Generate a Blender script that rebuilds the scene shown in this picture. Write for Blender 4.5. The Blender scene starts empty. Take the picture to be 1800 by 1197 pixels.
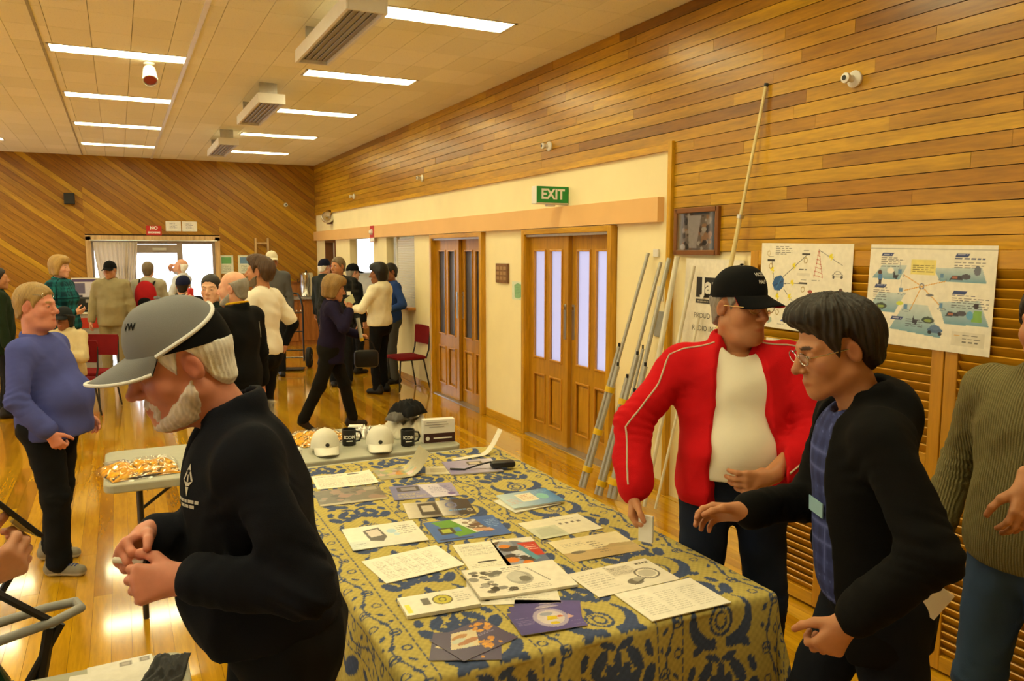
import bpy, bmesh, math, random
import numpy as np
from mathutils import Vector, Matrix

# ---------------------------------------------------------------- camera, world, exposure
scene = bpy.context.scene
COL = scene.collection
cam_data = bpy.data.cameras.new('camera')
cam = bpy.data.objects.new('camera', cam_data); COL.objects.link(cam)
cam_data.sensor_width = 36.0; cam_data.lens = 27.8
cam_data.clip_start = 0.05; cam_data.clip_end = 200
CAM = Vector((0, 0, 1.87)); YAW = math.radians(26.36); PIT = math.radians(6.40)
cam.location = CAM
cam.rotation_euler = (math.pi/2 - PIT, 0, -YAW)
scene.camera = cam
scene.view_settings.view_transform = 'Standard'
scene.view_settings.look = 'None'
scene.view_settings.gamma = 1.0
scene.view_settings.use_curve_mapping = False
scene.view_settings.exposure = 0.0
LAMP = 27.0            # strength of the fluorescent diffusers
LAMP_COL = (1.0, 0.90, 0.50)
world = bpy.data.worlds.new('world'); scene.world = world; world.use_nodes = True
bg = world.node_tree.nodes['Background']
bg.inputs[0].default_value = (0.86, 0.90, 1.0, 1); bg.inputs[1].default_value = 4.8

FWD = Vector((math.sin(YAW)*math.cos(PIT), math.cos(YAW)*math.cos(PIT), -math.sin(PIT)))
RGT = Vector((math.cos(YAW), -math.sin(YAW), 0)); UPV = RGT.cross(FWD)
def seen_size(p, r):
    """apparent size in pixels of a piece of radius r at p, 0 when out of frame"""
    v = Vector(p) - CAM; w = v.dot(FWD)
    if w < 0.3: return 0
    x = 900 + 1390*v.dot(RGT)/w; y = 598 - 1390*v.dot(UPV)/w; m = 1390*r/w
    if x < -m or x > 1800+m or y < -m or y > 1197+m: return 0
    return m

# ---------------------------------------------------------------- materials
def lin(c):
    return tuple((v/12.92 if v <= .04045 else ((v+.055)/1.055)**2.4) for v in c)
def hexc(h):
    h = h.lstrip('#'); return lin(tuple(int(h[i:i+2], 16)/255 for i in (0, 2, 4)))
MATS = {}
class NT:
    def __init__(s, name):
        s.m = bpy.data.materials.new(name); s.m.use_nodes = True
        s.t = s.m.node_tree; s.b = s.t.nodes['Principled BSDF']
    def n(s, kind, **kw):
        x = s.t.nodes.new('ShaderNode'+kind)
        for k, v in kw.items(): setattr(x, k, v)
        return x
    def l(s, a, b): s.t.links.new(a, b)
    def ramp(s, fac, stops):
        r = s.n('ValToRGB'); e = r.color_ramp.elements
        while len(e) < len(stops): e.new(0.5)
        for q, (p, c) in zip(e, stops): q.position = p; q.color = (*c[:3], 1)
        s.l(fac, r.inputs[0]); return r.outputs[0]
    def mix(s, fac, a, b, mode='MIX'):
        x = s.n('Mix', data_type='RGBA', blend_type=mode)
        for i, v in ((0, fac), (6, a), (7, b)):
            if hasattr(v, 'is_output'): s.l(v, x.inputs[i])
            elif i == 0: x.inputs[0].default_value = v
            else: x.inputs[i].default_value = (*v[:3], 1)
        return x.outputs[2]
    def noise(s, scale, detail=3, stretch=None, vec=None, rough=.5):
        x = s.n('TexNoise'); x.inputs['Scale'].default_value = scale; x.inputs['Detail'].default_value = detail
        x.inputs['Roughness'].default_value = rough
        if vec is None:
            vec = s.n('TexCoord').outputs['Object']
        if stretch:
            mp = s.n('Mapping'); mp.inputs['Scale'].default_value = stretch; s.l(vec, mp.inputs[0]); vec = mp.outputs[0]
        s.l(vec, x.inputs['Vector']); return x.outputs[0]
    def bump(s, h, strength=.3, dist=.002):
        x = s.n('Bump'); x.inputs['Strength'].default_value = strength; x.inputs['Distance'].default_value = dist
        s.l(h, x.inputs['Height']); s.l(x.outputs[0], s.b.inputs['Normal'])
    def set(s, rough=.5, spec=.5, metal=0, coat=0):
        s.b.inputs['Roughness'].default_value = rough; s.b.inputs['Specular IOR Level'].default_value = spec
        s.b.inputs['Metallic'].default_value = metal; s.b.inputs['Coat Weight'].default_value = coat

def plain(name, c, rough=.5, spec=.4, metal=0, var=.08, scale=12, bump=0, bscale=120, emis=0, stretch=None):
    if name in MATS: return MATS[name]
    t = NT(name); t.set(rough, spec, metal)
    f = t.noise(scale, 3, stretch)
    t.l(t.ramp(f, [(.3, [v*(1-var) for v in c]), (.7, [min(1, v*(1+var)) for v in c])]), t.b.inputs['Base Color'])
    if bump: t.bump(t.noise(bscale, 2, stretch), bump)
    if emis:
        t.b.inputs['Emission Color'].default_value = (*c, 1); t.b.inputs['Emission Strength'].default_value = emis
    MATS[name] = t.m; return t.m
def fabric(name, c, bump=.5, bscale=500, var=.12, rough=.9, fold=.0, stretch=None):
    if name in MATS: return MATS[name]
    t = NT(name); t.set(rough, .15)
    f = t.noise(9, 4)
    t.l(t.ramp(f, [(.25, [v*(1-var) for v in c]), (.75, [min(1, v*(1+var)) for v in c])]), t.b.inputs['Base Color'])
    t.bump(t.noise(bscale, 2, stretch), bump, .0015)
    MATS[name] = t.m; return t.m
def painted(name, rough=.7, spec=.3, bump=.15, bscale=400, sss=0, sheen=0):
    """colour comes from the mesh's own 'Col' attribute (print, dye, complexion)"""
    if name in MATS: return MATS[name]
    t = NT(name); t.set(rough, spec)
    a = t.n('Attribute', attribute_name='Col'); f = t.noise(35, 3)
    v = t.ramp(f, [(.3, (.93,)*3), (.7, (1.05,)*3)])
    t.l(t.mix(1.0, a.outputs['Color'], v, 'MULTIPLY'), t.b.inputs['Base Color'])
    if bump: t.bump(t.noise(bscale, 2), bump, .001)
    if sss:
        t.b.inputs['Subsurface Weight'].default_value = sss; t.b.inputs['Subsurface Radius'].default_value = (.012, .005, .003)
        t.b.inputs['Subsurface Scale'].default_value = .5
    MATS[name] = t.m; return t.m
def wood(name, tones, axis, rough=.35, coat=.2, use_attr=False, grain=1.0, bump=.12, spec=.4, freq=16):
    """timber: tone chosen per piece, grain along one axis of the place"""
    if name in MATS: return MATS[name]
    t = NT(name); t.set(rough, spec, 0, coat); t.b.inputs['Coat Roughness'].default_value = rough*.7
    geo = t.n('NewGeometry').outputs['Position']
    if use_attr:
        rnd = t.n('Attribute', attribute_name='rnd').outputs['Fac']
    else:
        rnd = t.n('ObjectInfo').outputs['Random']
    off = t.n('VectorMath', operation='SCALE'); off.inputs[0].default_value = (37., 53., 71.); t.l(rnd, off.inputs['Scale'])
    add = t.n('VectorMath', operation='ADD'); t.l(geo, add.inputs[0]); t.l(off.outputs[0], add.inputs[1])
    vec = add.outputs[0]
    st = {'x': (.9, 9, 9), 'y': (9, .9, 9), 'z': (9, 9, .9)}
    if isinstance(axis, float):          # boards leaning by an angle in the xz plane
        mp0 = t.n('Mapping'); mp0.inputs['Rotation'].default_value = (0, axis, 0); t.l(vec, mp0.inputs[0]); vec = mp0.outputs[0]
        s3 = st['x']
    else: s3 = st[axis]
    g = t.noise(freq/9, 6, s3, vec, .62)
    g2 = t.noise(freq/2, 3, s3, vec, .5)
    col = t.ramp(rnd, tones)
    k = .16*grain
    v = t.ramp(g, [(.30, (1-2*k, 1-2.3*k, 1-2.6*k)), (.62, (1+.5*k,)*3)])
    v2 = t.ramp(g2, [(.35, (1-k*.8,)*3), (.6, (1+.3*k,)*3)])
    t.l(t.mix(1.0, t.mix(1.0, col, v, 'MULTIPLY'), v2, 'MULTIPLY'), t.b.inputs['Base Color'])
    if bump: t.bump(g2, bump, .0015)
    MATS[name] = t.m; return t.m

# ---------------------------------------------------------------- mesh helpers
def link(o, parent=None):
    COL.objects.link(o)
    if parent is not None: o.parent = parent
    return o
def tag(o, label=None, cat=None, group=None, kind=None):
    if label: o['label'] = label
    if cat: o['category'] = cat
    if group: o['group'] = group
    if kind: o['kind'] = kind
    return o
def empty(name, loc=(0, 0, 0), rz=0, label=None, cat=None, group=None, parent=None, kind=None):
    o = bpy.data.objects.new(name, None); o.empty_display_size = .05
    o.location = loc; o.rotation_euler = (0, 0, rz)
    link(o, parent); return tag(o, label, cat, group, kind)
def mesh_obj(name, V, F, m, parent=None, smooth=False, col=None, fmat=None):
    me = bpy.data.meshes.new(name)
    V = np.asarray(V, dtype=np.float32).reshape(-1, 3)
    if isinstance(F, np.ndarray):
        n, k = F.shape
        me.vertices.add(len(V)); me.vertices.foreach_set('co', V.ravel())
        me.loops.add(n*k); me.loops.foreach_set('vertex_index', F.astype(np.int32).ravel())
        me.polygons.add(n); me.polygons.foreach_set('loop_start', np.arange(0, n*k, k, dtype=np.int32))
        me.update(calc_edges=True)
    else:
        me.from_pydata([tuple(map(float, v)) for v in V], [], F)
    for mm in (m if isinstance(m, (list, tuple)) else [m]): me.materials.append(mm)
    if fmat is not None: me.polygons.foreach_set('material_index', np.asarray(fmat, dtype=np.int32))
    me.polygons.foreach_set('use_smooth', np.full(len(me.polygons), bool(smooth)))
    if col is not None:
        a = me.color_attributes.new('Col', 'FLOAT_COLOR', 'POINT')
        c = np.ones((len(V), 4), dtype=np.float32); c[:, :3] = col; a.data.foreach_set('color', c.ravel())
    me.validate(); me.update()
    return link(bpy.data.objects.new(name, me), parent)
class MB:
    """collects shapes that make up one part"""
    def __init__(s): s.v = []; s.f = []; s.sm = True
    def add(s, V, F):
        n = len(s.v); s.v += [tuple(v) for v in V]; s.f += [tuple(i+n for i in f) for f in F]; return s
    def box(s, c, d, rz=0, bev=0, R=None):
        x, y, z = [v/2 for v in d]
        V = [Vector((sx*x, sy*y, sz*z)) for sx in (-1, 1) for sy in (-1, 1) for sz in (-1, 1)]
        F = [(0, 1, 3, 2), (4, 6, 7, 5), (0, 4, 5, 1), (2, 3, 7, 6), (0, 2, 6, 4), (1, 5, 7, 3)]
        if bev:
            bm = bmesh.new(); vs = [bm.verts.new(v) for v in V]
            for f in F: bm.faces.new([vs[i] for i in f])
            bmesh.ops.bevel(bm, geom=bm.edges[:], offset=bev, segments=2, affect='EDGES', profile=.5)
            bm.verts.index_update(); V = [v.co.copy() for v in bm.verts]; F = [tuple(v.index for v in f.verts) for f in bm.faces]; bm.free()
        M = R if R is not None else Matrix.Rotation(rz, 3, 'Z')
        return s.add([M @ v + Vector(c) for v in V], F)
    def tube(s, P, r, n=10, caps=True, closed=False):
        P = [Vector(p) for p in P]; rs = r if isinstance(r, (list, tuple)) else [r]*len(P)
        V = []; F = []; up = None; N = len(P)
        for i, p in enumerate(P):
            a = P[(i-1) % N] if (closed or i > 0) else P[i]; b = P[(i+1) % N] if (closed or i < N-1) else P[i]
            t = (b-a).normalized()
            if up is None:
                up = t.orthogonal().normalized()
            up = (up - t*up.dot(t)).normalized(); w = t.cross(up)
            for k in range(n):
                q = 2*math.pi*k/n; V.append(p + (up*math.cos(q) + w*math.sin(q))*rs[i])
        for i in range(N if closed else N-1):
            j = (i+1) % N
            for k in range(n): F.append((i*n+k, i*n+(k+1) % n, j*n+(k+1) % n, j*n+k))
        if caps and not closed:
            F.append(tuple(range(n))[::-1]); F.append(tuple((N-1)*n+k for k in range(n)))
        return s.add(V, F)
    def lathe(s, prof, n=20, c=(0, 0, 0), R=None):
        V = []; F = []; m = len(prof); c = Vector(c)
        for (r, z) in prof:
            for k in range(n):
                q = 2*math.pi*k/n; p = Vector((r*math.cos(q), r*math.sin(q), z))
                V.append((R @ p if R is not None else p) + c)
        for i in range(m-1):
            for k in range(n): F.append((i*n+k, i*n+(k+1) % n, (i+1)*n+(k+1) % n, (i+1)*n+k))
        F.append(tuple(range(n))[::-1]); F.append(tuple((m-1)*n+k for k in range(n)))
        return s.add(V, F)
    def prism(s, poly, M, d):
        """polygon in a plane (M: 2d point -> Vector) thickened by vector d"""
        a = [M(p) for p in poly]; n = len(a); d = Vector(d)
        V = a + [p+d for p in a]
        F = [tuple(range(n))[::-1], tuple(range(n, 2*n))] + [(i, (i+1) % n, n+(i+1) % n, n+i) for i in range(n)]
        return s.add(V, F)
    def build(s, name, m, parent=None, smooth=False):
        o = mesh_obj(name, s.v, s.f, m, parent)
        if smooth:
            me = o.data; me.polygons.foreach_set('use_smooth', np.ones(len(me.polygons), dtype=bool))
            try: me.set_sharp_from_angle(angle=math.radians(40))
            except Exception: pass
        return o
def bx(name, c, d, m, parent=None, bev=0, rz=0):
    return MB().box(c, d, rz, bev).build(name, m, parent)
UNIT = {}
def unit_box(m):
    """one shared 1 x 1 x 1 box for alike pieces of a material"""
    if m.name not in UNIT:
        o = MB().box((0, 0, 0), (1, 1, 1)); me = bpy.data.meshes.new('piece_'+m.name)
        me.from_pydata([tuple(v) for v in o.v], [], o.f); me.materials.append(m); UNIT[m.name] = me
    return UNIT[m.name]
def piece(name, c, d, m, parent, rot=None):
    o = bpy.data.objects.new(name, unit_box(m)); o.location = c; o.scale = d
    if rot: o.rotation_euler = rot
    return link(o, parent)
def pieces(name, boxes, m, m_attr, parent, limit=300):
    """the pieces that show largest become objects; the rest one joined part"""
    order = sorted(boxes, key=lambda b: -seen_size(b[0], math.sqrt(max(b[1])*sorted(b[1])[1])))
    for c, d in order[:limit]: piece(name, c, d, m, parent)
    rest = order[limit:]
    if not rest: return
    C = np.array([b[0] for b in rest]); D = np.array([b[1] for b in rest])
    cube = np.array([(sx, sy, sz) for sx in (-.5, .5) for sy in (-.5, .5) for sz in (-.5, .5)])
    V = (C[:, None, :] + cube[None]*D[:, None, :]).reshape(-1, 3)
    f = np.array([(0, 1, 3, 2), (4, 6, 7, 5), (0, 4, 5, 1), (2, 3, 7, 6), (0, 2, 6, 4), (1, 5, 7, 3)])
    F = (f[None] + (np.arange(len(rest))*8)[:, None, None]).reshape(-1, 4)
    o = mesh_obj('far_'+name+'_field', V, F, m_attr, parent)
    a = o.data.attributes.new('rnd', 'FLOAT', 'POINT'); rng = np.random.RandomState(5)
    a.data.foreach_set('value', np.repeat(rng.rand(len(rest)), 8).astype(np.float32))
    o['kind'] = 'stuff'
def clip_poly(poly, n, d):
    """keep the side n.p <= d"""
    out = []
    for i in range(len(poly)):
        a, b = poly[i], poly[(i+1) % len(poly)]
        da = n[0]*a[0]+n[1]*a[1]-d; db = n[0]*b[0]+n[1]*b[1]-d
        if da <= 0: out.append(a)
        if da*db < 0:
            t = da/(da-db); out.append((a[0]+(b[0]-a[0])*t, a[1]+(b[1]-a[1])*t))
    return out
def text_mesh(s, size, m, M, parent, name='lettering', align='CENTER', depth=.0006, bold=0, sx=1.0):
    """lettering as thin raised print; M maps (x, y, depth) to a point"""
    cu = bpy.data.curves.new('txt', 'FONT'); cu.body = s; cu.size = size; cu.align_x = align; cu.align_y = 'CENTER'
    cu.extrude = 0; cu.offset = bold; cu.resolution_u = 3
    to = bpy.data.objects.new('txt', cu); COL.objects.link(to)
    dg = bpy.context.evaluated_depsgraph_get(); me = to.evaluated_get(dg).to_mesh()
    V = [M(v.co.x*sx, v.co.y, depth) for v in me.vertices]; F = [tuple(p.vertices) for p in me.polygons]
    to.to_mesh_clear() if hasattr(to, 'to_mesh_clear') else None
    bpy.data.objects.remove(to); bpy.data.curves.remove(cu)
    return mesh_obj(name, V, F, m, parent)
R = math.radians
rng = random.Random(11)
# ---------------------------------------------------------------- the room
WX, BY, CZ = 3.73, 16.70, 3.63          # long wall, end wall, ceiling height
LX, NY = -5.70, -3.0                    # the two walls out of view
T_WALL = [(0, hexc('835409')), (.06, hexc('a16e0d')), (.35, hexc('b07e11')), (.7, hexc('b98a15')), (1, hexc('c49618'))]
T_BACK = [(0, hexc('93610d')), (.45, hexc('a1700f')), (.8, hexc('ac7d12')), (1, hexc('bf9318'))]
T_FLOOR = [(0, hexc('a87410')), (.3, hexc('c08c15')), (.7, hexc('cc9a1a')), (1, hexc('d8a81e'))]
m_wallw = wood('wall_timber', T_WALL, 'y', .34, .25)
m_wallw_a = wood('wall_timber_far', T_WALL, 'y', .34, .25, True)
ANG = R(37.5)
m_backw = wood('end_wall_timber', T_BACK, -ANG, .42, .15)
m_floor = wood('floor_timber', T_FLOOR, 'y', .11, .9, False, .8, 0, .5)
m_floor_a = wood('floor_timber_far', T_FLOOR, 'y', .11, .9, True, .8, 0, .5)
m_frame = wood('door_frame_timber', [(0, hexc('c89418')), (1, hexc('d4a21d'))], 'z', .35, .2)
m_frame_y = wood('rail_timber', [(0, hexc('c89418')), (1, hexc('d4a21d'))], 'y', .35, .2)
m_door = wood('door_timber', [(0, hexc('b07c15')), (1, hexc('be8a1a'))], 'z', .35, .25, False, .8)
m_louv = wood('louvre_timber', [(0, hexc('bc8613')), (.5, hexc('c89216')), (1, hexc('d09e1b'))], 'y', .38, .2, False, .7)
m_louvz = wood('louvre_stile_timber', [(0, hexc('b88011')), (1, hexc('c48e15'))], 'z', .38, .2, False, .7)
m_dark = plain('dark_backing', (.05, .025, .008), .9)
m_plaster = plain('cream_plaster', hexc('f1e3b4'), .75, .25, 0, .03, 3, .05, 60)
m_peach = plain('peach_paint', hexc('e6b878'), .55, .3, 0, .04, 2)
m_tile = None
def tile_mat(name, attr):
    t = NT(name); t.set(.85, .2)
    rnd = t.n('Attribute', attribute_name='rnd').outputs['Fac'] if attr else t.n('ObjectInfo').outputs['Random']
    c = t.ramp(rnd, [(0, hexc('eae6cc')), (1, hexc('f4f0da'))])
    v = t.n('TexVoronoi'); v.inputs['Scale'].default_value = 55
    t.l(t.n('NewGeometry').outputs['Position'], v.inputs['Vector'])
    d = t.ramp(v.outputs['Distance'], [(.12, (.86, .85, .82)), (.25, (1, 1, 1))])
    t.l(t.mix(1.0, c, d, 'MULTIPLY'), t.b.inputs['Base Color']); return t.m
m_tile = tile_mat('ceiling_tile_board', False); m_tile_a = tile_mat('ceiling_tile_board_far', True)
m_alu = plain('brushed_aluminium', (.55, .55, .54), .35, .5, .9, .06, 40)
m_white = plain('white_enamel', (.75, .73, .68), .4, .4, 0, .03)
m_black = plain('black_plastic', (.012, .012, .013), .45, .4, 0, .1)
m_steel = plain('polished_steel', (.6, .6, .6), .18, .5, 1, .05)

def struct(name, c, d, m, parent=None, bev=0):
    o = bx(name, c, d, m, parent, bev)
    if parent is None: o['kind'] = 'structure'
    return o
# --- floor: a slab and its boards
floor = struct('floor', ((LX+WX)/2, (NY+BY)/2, -.06), (WX-LX+.4, BY-NY+.4, .08), m_dark)
boards = []; w = .09; i = 0; x = LX
while x < WX-.001:
    y = NY - rng.random()*1.5
    while y < BY:
        L = rng.uniform(1.1, 2.9); y0, y1 = max(y, NY), min(y+L, BY)
        if y1-y0 > .02: boards.append(((x+w/2, (y0+y1)/2, -.01), (min(w, WX-x)-.0012, y1-y0-.0012, .02)))
        y += L
    x += w
pieces('floor_board', boards, m_floor, m_floor_a, floor, 300)
# --- ceiling: a slab, tiles, troffers let into it
ROWS = [14.77-2.27*k for k in range(7)]
LX0 = [-4.83, -2.65, -.46, 1.73]
LIGHTS = [(a, b) for a in LX0 for b in ROWS]
ceiling = struct('ceiling', ((LX+WX)/2, (NY+BY)/2, CZ+.13), (WX-LX+.4, BY-NY+.4, .06), m_dark)
tiles = []
tw, tl = .3, .5675
yy = 14.77-tl*31
while yy < BY-.01:
    xx = WX+.06
    while xx > LX+.01:
        x0 = max(LX, xx-tw); xx_ = xx; xx = min(xx, WX); y0 = max(yy, NY); y1 = min(yy+tl, BY)
        if y1 > NY:
            rects = [(x0, xx, y0, y1)]
            for a, b in LIGHTS:
                nr = []
                for r0, r1, q0, q1 in rects:
                    l0, l1, m0, m1 = max(r0, a), min(r1, a+1.14), max(q0, b), min(q1, b+.3)
                    if l0 >= l1 or m0 >= m1: nr.append((r0, r1, q0, q1)); continue
                    nr += [(r0, r1, q0, m0), (r0, r1, m1, q1), (r0, l0, m0, m1), (l1, r1, m0, m1)]
                rects = [r_ for r_ in nr if r_[1]-r_[0] > .012 and r_[3]-r_[2] > .012]
            for r0, r1, q0, q1 in rects: tiles.append((((r0+r1)/2, (q0+q1)/2, CZ+.01), (r1-r0-.004, q1-q0-.004, .02)))
        xx = xx_-tw
    yy += tl
m_joint = plain('ceiling_joint', hexc('a8a088'), .9)
cb = MB(); xs = [LX]
for a in LX0: xs += [a+.0, a+1.14]
xs.append(WX)
for k in range(0, len(xs)-1):
    if k % 2 == 0: cb.box(((xs[k]+xs[k+1])/2, (NY+BY)/2, CZ+.035), (xs[k+1]-xs[k], BY-NY, .02))
    else:
        ys = [NY]
        for b in sorted(ROWS): ys += [b, b+.3]
        ys.append(BY)
        for q in range(0, len(ys)-1, 2): cb.box(((xs[k]+xs[k+1])/2, (ys[q]+ys[q+1])/2, CZ+.035), (xs[k+1]-xs[k], ys[q+1]-ys[q], .02))
cb.build('tile_support', m_joint, ceiling)
pieces('ceiling_tile', tiles, m_tile, m_tile_a, ceiling, 300)
bx('cover_strip', (.66, 10.2, CZ-.006), (.035, 13, .012), m_white, ceiling)
for sx in (-.49, -2.66): bx('joint_strip', (sx, 10.2, CZ-.003), (.02, 13, .006), m_joint, ceiling)
# --- right wall: plaster behind, boards above, doors and serving hatches
wall = empty('wall_right', kind='structure')
TH = .12
def wall_box(y0, y1, z0, z1, m=m_plaster, name='plaster', x=WX, th=TH):
    return bx(name, (x+th/2, (y0+y1)/2, (z0+z1)/2), (th, y1-y0, z1-z0), m, wall)
D2, D1 = (5.62, 7.14), (8.26, 9.80)           # the two pairs of doors
OP = [(5.55, 7.20, 0, 2.08), (8.20, 9.87, 0, 2.08), (10.61, 11.9, 1.05, 2.09), (12.6, 14.07, 1.08, 2.09), (15.1, 15.9, 0, 2.09)]
segs = [NY] + [v for o in OP for v in o[:2]] + [BY+.1]
for k in range(0, len(segs), 2): wall_box(segs[k], segs[k+1], 0, CZ)
for y0, y1, z0, z1 in OP:
    wall_box(y0, y1, z1, CZ)
    if z0 > 0: wall_box(y0, y1, 0, z0)
rows = []; z = CZ; k = 0
while z > .02:
    y0, y1 = (NY, BY) if z-.08 > 2.60 else (NY, 4.79)
    if z-.08 < 1.86: break
    y = y0 - rng.random()
    while y < y1:
        L = rng.choice([.7, 1.1, 1.5, 2.0, 2.6, 3.2]); a, b = max(y, y0), min(y+L, y1)
        if b-a > .03: rows.append(((WX-.008-rng.random()*.002, (a+b)/2, z-.04), (.02, b-a-.0015, .0755)))
        y += L
    z -= .08
bx('batten', (WX+.004, (4.79+NY)/2, 2.75), (.012, 4.79-NY, 1.76), m_dark, wall)
bx('batten', (WX+.004, (4.79+BY)/2, 3.145), (.012, BY-4.79, .97), m_dark, wall)
pieces('wall_board', rows, m_wallw, m_wallw_a, wall, 300)
bx('cap_rail', (WX-.014, (4.79+BY)/2, 2.643), (.034, BY-4.79, .052), m_frame_y, wall)
bx('corner_post', (WX-.02, 4.815, 1.34), (.05, .045, 2.68), m_frame, wall)
bx('peach_beam', (WX-.03, (4.93+BY)/2, 2.19), (.06, BY-4.93, .185), m_peach, wall)
for y0, y1 in ((4.84, 5.52), (7.23, 8.17), (9.90, 15.1), (15.9, BY)):
    o = MB().box((WX-.008, (y0+y1)/2, .045), (.016, y1-y0, .09), bev=.004).build('skirting', m_frame_y, wall)
# --- the other walls
m_gap = m_dark
wb = empty('wall_back', kind='structure')
GX0, GX1, GZ = -.50, 1.79, 2.15
WIN = (LX, GX0, GX1, WX)
for a, b, z0, z1 in ((LX-.12, GX0, 0, CZ+.1), (GX1, WX+.12, 0, CZ+.1), (GX0, GX1, GZ, CZ+.1)):
    bx('backing', ((a+b)/2, BY+.08, (z0+z1)/2), (b-a, .12, z1-z0), m_dark, wb)
d = (math.cos(ANG), -math.sin(ANG)); nn = (math.sin(ANG), math.cos(ANG))
pw = .098
lo = min(nn[0]*a+nn[1]*b for a in (LX, WX) for b in (0, CZ)); hi = max(nn[0]*a+nn[1]*b for a in (LX, WX) for b in (0, CZ))
q = lo
while q < hi:
    for a, b, z0, z1 in ((LX, GX0-.03, 0, CZ), (GX1+.03, WX, 0, CZ), (GX0-.03, GX1+.03, GZ+.05, CZ)):
        po = [(a, z0), (b, z0), (b, z1), (a, z1)]
        po = clip_poly(po, nn, q+pw-.004)
        if po: po = clip_poly(po, (-nn[0], -nn[1]), -q)
        if len(po) >= 3:
            ar = abs(sum(po[i][0]*po[(i+1) % len(po)][1]-po[(i+1) % len(po)][0]*po[i][1] for i in range(len(po))))/2
            if ar > .002:
                MB().prism(po, lambda p: Vector((p[0], BY, p[1])), (0, .02, 0)).build('wall_board', m_backw, wb)
    q += pw
# wall on the daylight side, out of view, with its row of windows
wl = empty('wall_left', kind='structure')
m_glass = None
t = NT('clear_glass'); t.set(.02, .5); t.b.inputs['Base Color'].default_value = (1, 1, 1, 1)
tr = t.n('BsdfTransparent'); gl = t.n('BsdfGlossy'); gl.inputs['Roughness'].default_value = .02
fr = t.n('Fresnel'); fr.inputs[0].default_value = 1.45; mx = t.n('MixShader')
t.l(fr.outputs[0], mx.inputs[0]); t.l(tr.outputs[0], mx.inputs[1]); t.l(gl.outputs[0], mx.inputs[2])
t.l(mx.outputs[0], t.t.nodes['Material Output'].inputs[0]); m_glass = t.m
wins = [(-1.6+2.6*k, .1+2.6*k) for k in range(6)]+[(14.3, 16.62)]
ed = [NY-.1] + [v for w_ in wins for v in w_] + [BY+.1]
for k in range(0, len(ed), 2): bx('plaster', (LX-.06, (ed[k]+ed[k+1])/2, CZ/2), (.12, ed[k+1]-ed[k], CZ), m_plaster, wl)
n = 0
for a, b in wins:
    z1 = 3.0 if a > 14 else 1.80; hh = z1-1.0
    bx('plaster', (LX-.06, (a+b)/2, .5), (.12, b-a, 1.0), m_plaster, wl); bx('plaster', (LX-.06, (a+b)/2, (z1+CZ)/2), (.12, b-a, CZ-z1), m_plaster, wl)
    n += 1; wn = empty('window_%d' % (n if n < 7 else 9), (LX-.06, (a+b)/2, 1.0), kind='structure')
    f = MB(); wd = b-a
    for zz in (.02, hh-.02): f.box((0, 0, zz), (.06, wd, .05))
    for y in (-wd/2+.02, 0, wd/2-.02): f.box((0, y, hh/2), (.06, .045, hh))
    f.build('window_frame', m_white, wn); bx('pane', (0, 0, hh/2), (.004, wd-.05, hh-.04), m_glass, wn)
wk = struct('wall_front', ((LX+WX)/2, NY-.06, CZ/2), (WX-LX+.3, .12, CZ), m_plaster)
# ---------------------------------------------------------------- doors in the long wall
def frosted(name, tint, trans):
    t = NT(name); a = t.n('BsdfTranslucent'); a.inputs[0].default_value = (*tint, 1)
    g = t.n('BsdfGlossy'); g.inputs['Roughness'].default_value = .25; g.inputs[0].default_value = (.8, .8, .8, 1)
    d = t.n('BsdfDiffuse'); d.inputs[0].default_value = (*[v*.6 for v in tint], 1)
    m1 = t.n('MixShader'); m1.inputs[0].default_value = trans; t.l(d.outputs[0], m1.inputs[1]); t.l(a.outputs[0], m1.inputs[2])
    m2 = t.n('MixShader'); m2.inputs[0].default_value = .08; t.l(m1.outputs[0], m2.inputs[1]); t.l(g.outputs[0], m2.inputs[2])
    w = t.n('TexWave'); w.inputs['Scale'].default_value = 30; w.bands_direction = 'Y'
    b = t.n('Bump'); b.inputs['Strength'].default_value = .3; t.l(w.outputs[1], b.inputs['Height']); t.l(b.outputs[0], d.inputs['Normal'])
    t.l(m2.outputs[0], t.t.nodes['Material Output'].inputs[0]); return t.m
m_frost = frosted('reeded_glass', (.58, .56, .64), .8)
m_mould = wood('moulding_timber', [(0, hexc('bd8220')), (1, hexc('c98f2a'))], 'z', .3, .3, False, .6)
m_brass = plain('satin_plate', (.5, .5, .52), .3, .5, .9, .05)
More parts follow.
